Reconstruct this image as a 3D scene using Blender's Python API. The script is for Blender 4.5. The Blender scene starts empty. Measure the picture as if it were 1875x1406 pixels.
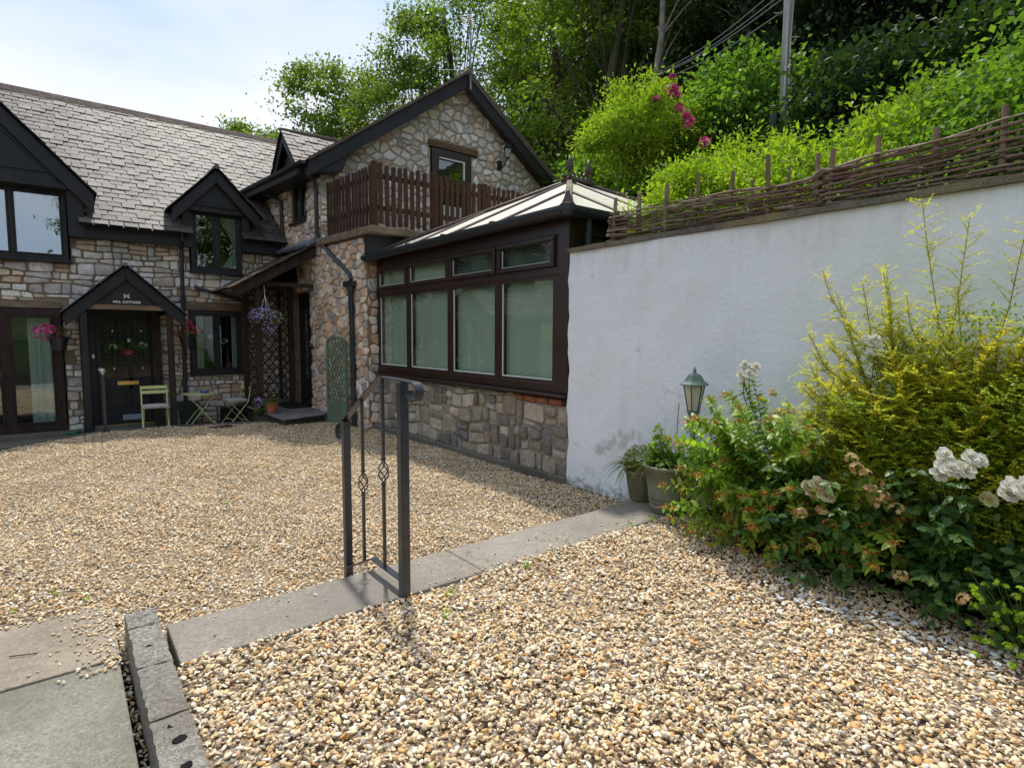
import bpy, math, random
import numpy as np
from mathutils import Vector, Matrix
rad = math.radians
scene = bpy.context.scene
COL = scene.collection
# ------------------------------------------------------------ camera
EYE = Vector((0, 0, 1.65))
yaw, pitch, roll = rad(38.31), rad(4.84), rad(0.29)
fw = Vector((math.sin(yaw)*math.cos(pitch), math.cos(yaw)*math.cos(pitch), -math.sin(pitch)))
rt0 = Vector((math.cos(yaw), -math.sin(yaw), 0)); up0 = rt0.cross(fw)
rt = rt0*math.cos(roll) + up0*math.sin(roll); up = up0*math.cos(roll) - rt0*math.sin(roll)
cam = bpy.data.cameras.new('camera'); camo = bpy.data.objects.new('camera', cam); COL.objects.link(camo)
camo.matrix_world = Matrix(((rt.x, up.x, -fw.x, EYE.x), (rt.y, up.y, -fw.y, EYE.y), (rt.z, up.z, -fw.z, EYE.z), (0, 0, 0, 1)))
cam.sensor_width = 36; cam.lens = 1045/1875*36; cam.clip_start = 0.05; cam.clip_end = 3000
scene.camera = camo
# ------------------------------------------------------------ sky, sun, exposure
SUN = Vector((0.20, 0.45, 1.0)).normalized()
world = bpy.data.worlds.new('World'); scene.world = world; world.use_nodes = True
wt = world.node_tree; wt.nodes.clear()
def wn(t, **k):
    n = wt.nodes.new(t)
    for a, b in k.items(): setattr(n, a, b)
    return n
sky = wn('ShaderNodeTexSky', sky_type='NISHITA'); sky.sun_disc = False
sky.sun_elevation = math.asin(SUN.z); sky.sun_rotation = math.atan2(SUN.x, SUN.y)
sky.air_density = 1.0; sky.dust_density = 1.5; sky.ozone_density = 1.0
tc = wn('ShaderNodeTexCoord'); mp = wn('ShaderNodeMapping'); mp.inputs['Scale'].default_value = (1.0, 1.0, 2.6)
nz = wn('ShaderNodeTexNoise'); nz.inputs['Scale'].default_value = 1.9; nz.inputs['Detail'].default_value = 7; nz.inputs['Roughness'].default_value = .52
cr = wn('ShaderNodeValToRGB'); cr.color_ramp.elements[0].position = .36; cr.color_ramp.elements[1].position = .66
cr.color_ramp.elements[0].color = (.80, .80, .80, 1); cr.color_ramp.elements[1].color = (.98, .98, .98, 1)
nz2 = wn('ShaderNodeTexNoise'); nz2.inputs['Scale'].default_value = 1.1; nz2.inputs['Detail'].default_value = 4
cc = wn('ShaderNodeValToRGB'); cc.color_ramp.elements[0].position = .38; cc.color_ramp.elements[1].position = .62
cc.color_ramp.elements[0].color = (1.45, 2.0, 2.65, 1); cc.color_ramp.elements[1].color = (3.15, 3.02, 3.15, 1)
mx = wn('ShaderNodeMixRGB'); bg = wn('ShaderNodeBackground'); bg.inputs['Strength'].default_value = 0.15
ow = wn('ShaderNodeOutputWorld'); L = wt.links.new
L(tc.outputs['Generated'], mp.inputs['Vector']); L(mp.outputs['Vector'], nz.inputs['Vector']); L(mp.outputs['Vector'], nz2.inputs['Vector'])
L(nz.outputs['Fac'], cr.inputs['Fac']); L(nz2.outputs['Fac'], cc.inputs['Fac'])
L(cr.outputs['Color'], mx.inputs['Fac']); L(sky.outputs['Color'], mx.inputs['Color1']); L(cc.outputs['Color'], mx.inputs['Color2'])
L(mx.outputs['Color'], bg.inputs['Color']); L(bg.outputs['Background'], ow.inputs['Surface'])
sl = bpy.data.lights.new('sun', 'SUN'); sl.energy = 2.05; sl.angle = rad(3.0); sl.color = (1.0, .95, .86)
so = bpy.data.objects.new('sun', sl); COL.objects.link(so); so.rotation_euler = SUN.to_track_quat('Z', 'Y').to_euler()
vs = scene.view_settings; vs.view_transform = 'Standard'; vs.look = 'None'; vs.exposure = 1.16; vs.gamma = 1; vs.use_curve_mapping = False
scene.render.engine = 'CYCLES'
try:
    scene.cycles.max_bounces = 8; scene.cycles.transparent_max_bounces = 8; scene.cycles.diffuse_bounces = 5
except Exception: pass

# ------------------------------------------------------------ materials
class NT:
    def __init__(s, name):
        s.m = bpy.data.materials.new(name); s.m.use_nodes = True; s.t = s.m.node_tree; s.t.nodes.clear()
        s.out = s.n('ShaderNodeOutputMaterial'); s.tc = None
    def n(s, t, **k):
        x = s.t.nodes.new(t)
        for a, b in k.items(): setattr(x, a, b)
        return x
    def l(s, a, b): s.t.links.new(a, b)
    def coord(s):
        if not s.tc: s.tc = s.n('ShaderNodeNewGeometry')
        return s.tc.outputs['Position']
    def noise(s, scale, detail=4, rough=.55, stretch=None, vec=None):
        x = s.n('ShaderNodeTexNoise'); x.inputs['Scale'].default_value = scale; x.inputs['Detail'].default_value = detail; x.inputs['Roughness'].default_value = rough
        v = vec or s.coord()
        if stretch:
            mpp = s.n('ShaderNodeMapping'); mpp.inputs['Scale'].default_value = stretch; s.l(v, mpp.inputs['Vector']); v = mpp.outputs['Vector']
        s.l(v, x.inputs['Vector']); return x.outputs['Fac']
    def ramp(s, fac, stops, interp='LINEAR'):
        r = s.n('ShaderNodeValToRGB'); e = r.color_ramp; e.interpolation = interp
        while len(e.elements) < len(stops): e.elements.new(.5)
        for el, (p, c) in zip(e.elements, stops):
            el.position = p; el.color = (c, c, c, 1) if not hasattr(c, '__len__') else (*c, 1)
        s.l(fac, r.inputs['Fac']); return r.outputs['Color']
    def mix(s, f, a, b, mode='MIX'):
        x = s.n('ShaderNodeMixRGB', blend_type=mode)
        for k, v in (('Fac', f), ('Color1', a), ('Color2', b)):
            if hasattr(v, 'is_linked'): s.l(v, x.inputs[k])
            elif hasattr(v, '__len__'): x.inputs[k].default_value = (*v, 1)
            else: x.inputs[k].default_value = v if k == 'Fac' else (v, v, v, 1)
        return x.outputs['Color']
    def bsdf(s, color, rough=.8, spec=.3, bumps=(), metal=0, coat=0):
        b = s.n('ShaderNodeBsdfPrincipled')
        if hasattr(color, 'is_linked'): s.l(color, b.inputs['Base Color'])
        else: b.inputs['Base Color'].default_value = (*color, 1)
        if hasattr(rough, 'is_linked'): s.l(rough, b.inputs['Roughness'])
        else: b.inputs['Roughness'].default_value = rough
        b.inputs['Specular IOR Level'].default_value = spec; b.inputs['Metallic'].default_value = metal
        b.inputs['Coat Weight'].default_value = coat
        nrm = None
        for h, st, d in bumps:
            bp = s.n('ShaderNodeBump'); bp.inputs['Strength'].default_value = st; bp.inputs['Distance'].default_value = d
            s.l(h, bp.inputs['Height'])
            if nrm: s.l(nrm, bp.inputs['Normal'])
            nrm = bp.outputs['Normal']
        if nrm: s.l(nrm, b.inputs['Normal'])
        return b.outputs['BSDF']
    def done(s, sh): s.l(sh, s.out.inputs['Surface']); return s.m

def plain(name, c, rough=.6, spec=.4, var=.25, scale=6, bump=.0, dist=.004, bscale=60, metal=0, dark=None, stretch=None, coat=0):
    t = NT(name); f = t.noise(scale, 5, .6, stretch)
    col = t.ramp(f, [(.3, tuple(x*(1-var) for x in (dark or c))), (.7, tuple(min(1, x*(1+var*.6)) for x in c))])
    bs = [(t.noise(bscale, 4, .6, stretch), bump, dist)] if bump else []
    return t.done(t.bsdf(col, rough, spec, bs, metal, coat))

M = {}
def objcol(t): return t.n('ShaderNodeObjectInfo').outputs['Color']
def vcol(t):
    a = t.n('ShaderNodeAttribute'); a.attribute_name = 'Col'; return a.outputs['Color']
for nm, src in (('stone', objcol), ('stone_joined', vcol)):
    t = NT(nm); base = src(t)
    f1 = t.noise(9, 6, .65); f2 = t.noise(40, 5, .7); f3 = t.noise(3.1, 3, .5)
    c = t.mix(t.ramp(f1, [(.35, 0), (.65, 1)]), t.mix(1, base, (.80, .77, .73), 'MULTIPLY'), t.mix(1, base, (1.18, 1.18, 1.18), 'MULTIPLY'))
    c = t.mix(t.ramp(f2, [(.5, 0), (.68, .55)]), c, t.mix(1, base, (.52, .46, .40), 'MULTIPLY'))
    c = t.mix(t.ramp(f3, [(.56, 0), (.7, .35)]), c, (.40, .25, .16))
    f4 = t.noise(17, 7, .78); c = t.mix(t.ramp(f4, [(.54, 0), (.62, .5)]), c, t.mix(1, base, (1.3, 1.3, 1.28), 'MULTIPLY')); f5 = t.noise(6.5, 7, .75); c = t.mix(t.ramp(f5, [(.53, 0), (.64, .5)]), c, t.mix(1, base, (.50, .48, .44), 'MULTIPLY'))
    M[nm] = t.done(t.bsdf(c, .85, .25, [(f1, .8, .025), (f4, .6, .012), (f2, .6, .008)]))
for nm, src in (('slate', objcol), ('slate_joined', vcol)):
    t = NT(nm); base = src(t); f1 = t.noise(5, 5, .6, (1, .35, .35)); f2 = t.noise(45, 4, .7); f3 = t.noise(1.2, 4, .6, (1.0, .3, .3))
    c = t.mix(t.ramp(f1, [(.3, 0), (.7, 1)]), t.mix(1, base, (.74, .72, .70), 'MULTIPLY'), t.mix(1, base, (1.12, 1.12, 1.1), 'MULTIPLY'))
    c = t.mix(t.ramp(f3, [(.44, 0), (.56, .75)]), c, t.mix(1, base, (.60, .54, .54), 'MULTIPLY'))
    c = t.mix(t.ramp(f2, [(.58, 0), (.72, .5)]), c, (.27, .26, .19)); f6 = t.noise(2.3, 6, .7); c = t.mix(t.ramp(f6, [(.58, 0), (.70, .55)]), c, (.15, .14, .07))
    M[nm] = t.done(t.bsdf(c, .62, .35, [(f1, .3, .01), (f2, .5, .004)]))
def mortar(nm, a, b):
    t = NT(nm); f = t.noise(6, 5, .6); g = t.noise(70, 5, .75)
    c = t.ramp(f, [(.3, a), (.7, b)]); c = t.mix(t.ramp(g, [(.45, 0), (.75, .5)]), c, tuple(x*.5 for x in a))
    M[nm] = t.done(t.bsdf(c, .95, .1, [(f, .5, .03), (g, .9, .012)]))
mortar('mortar_tan', (.19, .145, .10), (.32, .255, .185)); mortar('mortar_grey', (.33, .29, .24), (.47, .42, .35))
M['black_wood'] = plain('black_wood', (.018, .019, .022), .5, .35, .35, 4, .35, .004, 50, stretch=(1, 1, 1))
M['black_metal'] = plain('black_metal', (.016, .018, .022), .33, .5, .4, 8, .12, .002, 90)
M['rail_metal'] = plain('rail_metal', (.034, .040, .050), .30, .55, .45, 14, .25, .002, 130)
M['brown_frame'] = plain('brown_frame', (.032, .015, .012), .33, .5, .3, 3, .1, .002, 40)
M['brown_roof_bar'] = plain('brown_roof_bar', (.075, .048, .042), .45, .4, .25, 5)
M['black_plastic'] = plain('black_plastic', (.022, .026, .034), .34, .5, .3, 4)
t = NT('picket_wood'); f = t.noise(14, 5, .6, (1, 1, .12)); g = t.noise(2.5, 3)
c = t.ramp(f, [(.3, (.028, .014, .009)), (.7, (.085, .042, .026))]); c = t.mix(t.ramp(g, [(.4, 0), (.7, .5)]), c, (.05, .03, .024))
M['picket_wood'] = t.done(t.bsdf(c, .8, .2, [(f, .5, .004)]))
t = NT('dark_timber'); f = t.noise(16, 5, .6, (1, 1, .15))
M['dark_timber'] = t.done(t.bsdf(t.ramp(f, [(.3, (.016, .010, .008)), (.7, (.05, .03, .022))]), .7, .3, [(f, .4, .004)]))
t = NT('weathered_lintel'); f = t.noise(10, 5, .65, (.3, 1, 1)); g = t.noise(60, 4, .7)
M['lintel'] = t.done(t.bsdf(t.ramp(f, [(.3, (.12, .085, .06)), (.7, (.26, .20, .145))]), .9, .1, [(f, .4, .01), (g, .5, .004)]))
t = NT('gable_lintel'); f = t.noise(14, 5, .65, (.2, 1, 1))
M['gable_lintel'] = t.done(t.bsdf(t.ramp(f, [(.3, (.09, .055, .035)), (.7, (.20, .125, .08))]), .85, .1, [(f, .5, .01)]))
# concrete family
def concrete(nm, a, b, sp=.5, stain=None, bump=.6):
    t = NT(nm); f = t.noise(2.2, 6, .62); g = t.noise(120, 4, .75); h = t.noise(22, 5, .65)
    c = t.ramp(f, [(.3, a), (.7, b)]); c = t.mix(t.ramp(g, [(.47, 0), (.60, sp*1.3)]), c, tuple(x*.42 for x in a)); gg = t.noise(55, 6, .8); c = t.mix(t.ramp(gg, [(.50, 0), (.62, sp*.8)]), c, tuple(min(1, x*1.45) for x in b)); pt = t.noise(16, 6, .75); c = t.mix(t.ramp(pt, [(.55, 0), (.66, sp)]), c, tuple(x*.55 for x in a))
    c = t.mix(t.ramp(h, [(.5, 0), (.75, .35)]), c, tuple(min(1, x*1.25) for x in b))
    if stain:
        k = t.noise(1.1, 5, .6); c = t.mix(t.ramp(k, [(.46, 0), (.6, .65)]), c, stain)
    M[nm] = t.done(t.bsdf(c, .88, .2, [(h, .5, .015), (gg, bump, .008), (g, bump, .004)]))
concrete('strip_concrete', (.235, .21, .18), (.36, .325, .275), .5, (.185, .165, .15))
concrete('slab_concrete', (.24, .205, .16), (.36, .31, .245), .4)
concrete('slab_mossy', (.20, .19, .155), (.335, .33, .27), .5, (.13, .12, .10))
concrete('block_concrete', (.21, .20, .18), (.42, .40, .355), .8, (.15, .125, .10), 1.0)
concrete('terrace_concrete', (.11, .10, .09), (.19, .175, .155), .5)
concrete('step_slab', (.15, .15, .155), (.27, .265, .265), .4, (.12, .11, .10))
concrete('plinth_concrete', (.12, .108, .092), (.22, .20, .17), .6, (.075, .07, .058))
concrete('coping_concrete', (.10, .09, .078), (.24, .22, .185), .6, (.30, .23, .09))
# painted render wall with weather stains near its foot
t = NT('white_render'); g1 = t.noise(26, 5, .6); g2 = t.noise(95, 4, .6); g3 = t.noise(1.6, 4, .6)
c = t.ramp(g3, [(.3, (.80, .84, .92)), (.7, (.84, .88, .95))])
sx = t.n('ShaderNodeSeparateXYZ'); t.l(t.coord(), sx.inputs[0])
d1 = t.noise(4.5, 7, .68, (1, 1, .75)); d2 = t.noise(2.0, 4, .6, (1, 1, 2.2))
dz = t.n('ShaderNodeMapRange'); dz.inputs['From Min'].default_value = .35; dz.inputs['From Max'].default_value = 1.55; dz.inputs['To Min'].default_value = .12; dz.inputs['To Max'].default_value = -.12
t.l(sx.outputs['Z'], dz.inputs['Value'])
ad = t.n('ShaderNodeMath', operation='ADD'); t.l(d1, ad.inputs[0]); t.l(dz.outputs['Result'], ad.inputs[1])
ad2 = t.n('ShaderNodeMath', operation='MULTIPLY'); t.l(ad.outputs[0], ad2.inputs[0]); t.l(d2, ad2.inputs[1])
c = t.mix(t.ramp(ad2.outputs[0], [(.325, 0), (.40, .6)]), c, (.36, .37, .38))
dz2 = t.n('ShaderNodeMapRange'); dz2.inputs['From Min'].default_value = .0; dz2.inputs['From Max'].default_value = .24; dz2.inputs['To Min'].default_value = .22; dz2.inputs['To Max'].default_value = -.1
t.l(sx.outputs['Z'], dz2.inputs['Value']); ad3 = t.n('ShaderNodeMath', operation='ADD'); t.l(t.noise(14, 6, .7), ad3.inputs[0]); t.l(dz2.outputs['Result'], ad3.inputs[1])
c = t.mix(t.ramp(ad3.outputs[0], [(.58, 0), (.70, .8)]), c, (.13, .15, .09))
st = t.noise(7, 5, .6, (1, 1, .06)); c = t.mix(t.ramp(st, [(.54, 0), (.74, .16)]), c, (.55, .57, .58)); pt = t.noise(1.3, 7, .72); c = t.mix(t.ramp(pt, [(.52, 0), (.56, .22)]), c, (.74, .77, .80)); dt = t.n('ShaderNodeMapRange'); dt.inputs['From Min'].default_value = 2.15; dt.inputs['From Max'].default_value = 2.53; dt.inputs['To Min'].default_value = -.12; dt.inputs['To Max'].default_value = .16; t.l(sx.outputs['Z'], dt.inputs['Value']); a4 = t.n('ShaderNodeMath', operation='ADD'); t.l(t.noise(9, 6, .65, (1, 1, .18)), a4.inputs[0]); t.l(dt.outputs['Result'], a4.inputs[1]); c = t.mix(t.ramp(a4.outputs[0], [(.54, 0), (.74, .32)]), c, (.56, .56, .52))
M['white_render'] = t.done(t.bsdf(c, .85, .2, [(g1, .26, .03), (g2, .3, .008), (g3, .6, .05)]))
# ground under the pebbles
t = NT('gravel_bed'); v = t.n('ShaderNodeTexVoronoi'); v.inputs['Scale'].default_value = 48; t.l(t.coord(), v.inputs['Vector'])
hv = t.n('ShaderNodeSeparateColor'); t.l(v.outputs['Color'], hv.inputs[0])
c = t.ramp(hv.outputs[0], [(0, (.34, .25, .15)), (.3, (.22, .15, .09)), (.55, (.40, .32, .22)), (.8, (.17, .14, .11)), (1, (.45, .41, .34))])
c = t.mix(t.ramp(v.outputs['Distance'], [(.35, 0), (.75, .9)]), c, (.07, .05, .03))
M['gravel_bed'] = t.done(t.bsdf(c, .85, .2, [(v.outputs['Distance'], -.8, .01)]))
t = NT('pebble'); a = t.n('ShaderNodeAttribute'); a.attribute_type = 'INSTANCER'; a.attribute_name = 'rnd'
c = t.ramp(a.outputs['Fac'], [(0, (0.752, 0.638, 0.433)), (.10, (0.661, 0.479, 0.251)), (.19, (0.752, 0.695, 0.570)), (.29, (0.593, 0.456, 0.285)), (.38, (0.707, 0.547, 0.319)), (.48, (0.502, 0.422, 0.319)), (.54, (0.752, 0.627, 0.422)), (.64, (0.638, 0.376, 0.137)), (.69, (0.730, 0.616, 0.433)), (.79, (0.800, 0.787, 0.695)), (.86, (0.513, 0.410, 0.296)), (.93, (0.308, 0.291, 0.274)), (.96, (0.593, 0.319, 0.125)), (.98, (0.593, 0.422, 0.319))], 'CONSTANT')
oc = t.n('ShaderNodeTexCoord'); f = t.noise(55, 4, .6, None, oc.outputs['Object'])
c = t.mix(t.ramp(f, [(.35, 0), (.7, .6)]), c, t.mix(1, c, (.70, .62, .52), 'MULTIPLY'))
lg = t.noise(1.1, 5, .6); c = t.mix(1, c, t.ramp(lg, [(.32, (.97, .95, .94)), (.62, (1.15, 1.14, 1.14))]), 'MULTIPLY'); M['pebble'] = t.done(t.bsdf(c, .58, .35))
t = NT('slate_chip'); M['chip'] = t.done(t.bsdf(t.ramp(t.noise(20), [(.3, (.50, .55, .56)), (.7, (.68, .72, .72))]), .5, .4))
# glass
def glassm(nm, tint, refl, rough=.01):
    t = NT(nm); tr = t.n('ShaderNodeBsdfTransparent'); tr.inputs['Color'].default_value = (*tint, 1)
    gl = t.n('ShaderNodeBsdfGlossy'); gl.inputs['Roughness'].default_value = rough; gl.inputs['Color'].default_value = (.95, .97, 1, 1)
    fr = t.n('ShaderNodeLayerWeight'); fr.inputs['Blend'].default_value = .5; pw = t.n('ShaderNodeMath', operation='POWER'); pw.inputs[1].default_value = 4.5; t.l(fr.outputs['Facing'], pw.inputs[0])
    mr = t.n('ShaderNodeMath', operation='MULTIPLY_ADD'); mr.inputs[1].default_value = .9; mr.inputs[2].default_value = refl*.6; mr.use_clamp = True
    t.l(pw.outputs[0], mr.inputs[0])
    bp = t.n('ShaderNodeBump'); bp.inputs['Strength'].default_value = .12; bp.inputs['Distance'].default_value = .02; t.l(t.noise(1.6, 2), bp.inputs['Height']); t.l(bp.outputs[0], gl.inputs['Normal'])
    ms = t.n('ShaderNodeMixShader'); t.l(mr.outputs[0], ms.inputs[0]); t.l(tr.outputs[0], ms.inputs[1]); t.l(gl.outputs[0], ms.inputs[2])
    M[nm] = t.done(ms.outputs[0])
glassm('glass', (.86, .92, .88), .16); glassm('glass_sky', (.75, .82, .84), .42); glassm('leaded_glass', (.65, .66, .60), .06, .12); M['lamp_glass'] = plain('lamp_glass', (.50, .49, .42), .25, .5, .15, 20)
M['interior_dark'] = plain('interior_dark', (.012, .012, .012), .9, .1)  # near-black; the darkness of rooms and holes is put into the colour
M['room'] = plain('room', (.10, .09, .08), .9, .1)
M['blind'] = plain('blind', (.78, .80, .72), .45, .4, .06, 2)
M['seal'] = plain('seal', (.62, .68, .66), .5, .4, .1)
M['white_upvc'] = plain('white_upvc', (.75, .77, .78), .4, .4, .08)
t = NT('curtain'); tl = t.n('ShaderNodeBsdfTranslucent'); tl.inputs['Color'].default_value = (.7, .8, .82, 1)
ms = t.n('ShaderNodeMixShader'); ms.inputs[0].default_value = .35; t.l(t.bsdf((.66, .74, .76), .8, .2), ms.inputs[1]); t.l(tl.outputs[0], ms.inputs[2]); M['curtain'] = t.done(ms.outputs[0])
t = NT('polycarbonate'); f = t.noise(3, 5, .6); ru = t.n('ShaderNodeTexWave'); ru.inputs['Scale'].default_value = 9; ru.bands_direction = 'Y'; t.l(t.coord(), ru.inputs['Vector'])
c = t.ramp(f, [(.3, (.66, .63, .53)), (.7, (.80, .77, .68))]); c = t.mix(t.ramp(t.noise(12, 6, .7), [(.5, 0), (.75, .5)]), c, (.42, .40, .31))
M['poly'] = t.done(t.bsdf(c, .35, .5, [(ru.outputs['Fac'], .15, .004)]))
# wood, bark, wattle
t = NT('wattle_rod'); oi = t.n('ShaderNodeObjectInfo'); f = t.noise(60, 4, .6)
c = t.ramp(oi.outputs['Random'], [(0, (.15, .085, .062)), (.35, (.27, .19, .14)), (.6, (.11, .06, .05)), (1, (.34, .27, .21))])
c = t.mix(t.ramp(f, [(.4, 0), (.7, .6)]), c, t.mix(1, c, (.5, .45, .45), 'MULTIPLY')); M['wattle'] = t.done(t.bsdf(c, .75, .25, [(f, .5, .003)]))
M['stake'] = plain('stake', (.24, .17, .12), .85, .2, .45, 18, .5, .004, 50, stretch=(1, 1, .2))
t = NT('bark'); f = t.noise(5, 6, .7, (1, 1, .3)); c = t.ramp(f, [(.3, (.035, .028, .02)), (.7, (.12, .10, .075))])
c = t.mix(t.ramp(t.noise(1.2, 4), [(.5, 0), (.62, .7)]), c, (.04, .07, .015)); M['bark'] = t.done(t.bsdf(c, .9, .1, [(f, .8, .03)]))
M['pale_bark'] = plain('pale_bark', (.24, .21, .18), .9, .1, .4, 4, .6, .02, 12)
M['stem'] = plain('stem', (.09, .045, .02), .7, .3, .3, 20)
M['gold_stem'] = plain('gold_stem', (.20, .12, .03), .7, .3, .3, 20)
M['green_stem'] = plain('green_stem', (.10, .13, .03), .6, .3, .3, 20)
M['pole_wood'] = plain('pole_wood', (.48, .48, .47), .8, .2, .35, 5, .4, .01, 20, stretch=(1, 1, .15))
t = NT('hill_soil'); f = t.noise(.6, 6, .65); c = t.ramp(f, [(.3, (.018, .028, .010)), (.7, (.045, .060, .018))]); M['hill'] = t.done(t.bsdf(c, .95, .1, [(t.noise(3, 5), .8, .2)]))
t = NT('far_hill'); f = t.noise(.05, 8, .7); c = t.ramp(f, [(.35, (.035, .055, .02)), (.65, (.09, .12, .045))]); M['far_hill'] = t.done(t.bsdf(c, .95, .1, [(t.noise(.3, 6), 1, 3)]))
def leaf(nm, cols, tr=.42, rough=.45, spec=.35, trc=None):
    t = NT(nm); a = t.n('ShaderNodeAttribute'); a.attribute_name = 'rnd'
    k = len(cols); c = t.ramp(a.outputs['Fac'], [(i/(k-1), x) for i, x in enumerate(cols)])
    b = t.bsdf(c, rough, spec); tl = t.n('ShaderNodeBsdfTranslucent')
    t.l(t.mix(1, c, trc or (1.5, 1.75, .5), 'MULTIPLY'), tl.inputs['Color'])
    ms = t.n('ShaderNodeMixShader'); ms.inputs[0].default_value = tr; t.l(b, ms.inputs[1]); t.l(tl.outputs[0], ms.inputs[2])
    M[nm] = t.done(ms.outputs[0])
leaf('leaf_tree', [(.09, .13, .038), (.13, .18, .05), (.19, .23, .075)], .5, .65, .2)
leaf('leaf_yellowgreen', [(.10, .15, .03), (.16, .22, .042), (.23, .28, .065)], .55)
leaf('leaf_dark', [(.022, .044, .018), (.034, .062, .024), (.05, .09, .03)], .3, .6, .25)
leaf('leaf_hedge', [(.14, .22, .024), (.24, .33, .035), (.34, .41, .055)], .45, .65, .2)
leaf('leaf_hazel', [(.08, .15, .03), (.12, .21, .04), (.17, .27, .055)], .42, .55, .25)
leaf('leaf_ivy', [(.09, .15, .028), (.15, .23, .036), (.24, .33, .055)], .4, .55, .3)
leaf('leaf_gold', [(.26, .40, .035), (.46, .56, .05), (.62, .62, .06), (.68, .56, .07)], .45, .5, .3, (1.3, 1.3, .5))
leaf('leaf_gold_green', [(.12, .24, .03), (.22, .36, .04), (.38, .48, .055)], .35, .4, .4)
leaf('leaf_hyper', [(.13, .24, .03), (.21, .33, .04), (.33, .41, .06)], .42, .4, .4)
leaf('leaf_rose', [(.05, .115, .038), (.08, .16, .045), (.13, .22, .055)], .36, .42, .4)
leaf('leaf_lime', [(.20, .32, .02), (.32, .45, .03), (.40, .50, .06)], .4)
leaf('grass_dry', [(.30, .22, .10), (.38, .28, .10), (.25, .28, .06)], .4)
leaf('petal_white', [(.78, .78, .72), (.84, .83, .76), (.74, .72, .58)], .35, .6, .2, (1, 1, .95))
leaf('petal_cream', [(.62, .58, .38), (.74, .70, .50), (.50, .36, .17)], .35, .7, .2, (1, 1, .9))
leaf('petal_brown', [(.40, .25, .10), (.52, .36, .17), (.60, .50, .30)], .3, .8, .1, (1, 1, .8))
leaf('petal_pink', [(.55, .05, .20), (.72, .12, .34), (.78, .28, .48)], .35, .6, .2, (1, .8, .9))
leaf('petal_red', [(.42, .02, .05), (.60, .05, .12), (.65, .20, .22)], .3, .6, .2, (1, .8, .8))
leaf('petal_violet', [(.22, .14, .50), (.38, .26, .66), (.70, .66, .82), (.42, .16, .46)], .3, .6, .2, (1, .9, 1))
leaf('petal_yellow', [(.62, .40, .02), (.75, .52, .04)], .3, .6, .2, (1, 1, .6))
leaf('berry', [(.42, .16, .02), (.48, .05, .03), (.50, .30, .04), (.30, .03, .03)], .0, .3, .5)
M['terracotta'] = plain('terracotta', (.42, .15, .07), .85, .2, .25, 8, .3, .003, 50)
M['pot_green'] = plain('pot_green', (.175, .19, .125), .6, .35, .25, 7, .3, .003, 50, dark=(.14, .145, .10))
M['soil'] = plain('soil', (.03, .022, .015), .95, .1, .4, 30, .8, .01, 60)
M['lamp_green'] = plain('lamp_green', (.11, .18, .14), .5, .4, .25, 14, .2, .002, 60)
M['lamp_bulb'] = plain('lamp_bulb', (.7, .7, .64), .4, .4, .1)
M['chair_paint'] = plain('chair_paint', (.66, .70, .33), .4, .4, .1, 6)
t = NT('cushion'); v = t.n('ShaderNodeTexVoronoi'); v.inputs['Scale'].default_value = 42; oc = t.n('ShaderNodeTexCoord'); t.l(oc.outputs['Object'], v.inputs['Vector'])
M['cushion'] = t.done(t.bsdf(t.mix(t.ramp(v.outputs['Distance'], [(.24, 1), (.34, 0)]), (.62, .58, .57), (.10, .07, .12)), .9, .1))
M['blue_dish'] = plain('blue_dish', (.03, .12, .42), .25, .5, .2); M['brass'] = plain('brass', (.70, .48, .15), .32, .5, .1, 6, metal=.8)
M['steel'] = plain('steel', (.55, .55, .55), .35, .5, .1, 6, metal=.7)
M['sign_white'] = plain('sign_white', (.78, .78, .76), .5, .3, .05)
M['plaque'] = plain('plaque', (.28, .33, .42), .5, .3, .5, 60)
M['green_trellis'] = plain('green_trellis', (.13, .20, .135), .75, .25, .25, 6, .3, .003, 40, stretch=(1, 1, .3))
M['lead'] = plain('lead', (.16, .19, .24), .5, .4, .3, 9); M['mat'] = plain('mat', (.035, .028, .022), .95, .1, .5, 40, .8, .006, 150)
M['mat_edge'] = plain('mat_edge', (.02, .02, .02), .8, .2)
M['brick'] = plain('brick', (.33, .13, .075), .9, .15, .35, 12, .6, .006, 60)
M['wire'] = plain('wire', (.30, .30, .30), .5, .3); M['planter_green'] = plain('planter_green', (.035, .05, .04), .6, .3)
M['hose'] = plain('hose', (.02, .16, .07), .4, .4); M['white_plastic'] = plain('white_plastic', (.72, .73, .72), .4, .4, .1)

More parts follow.
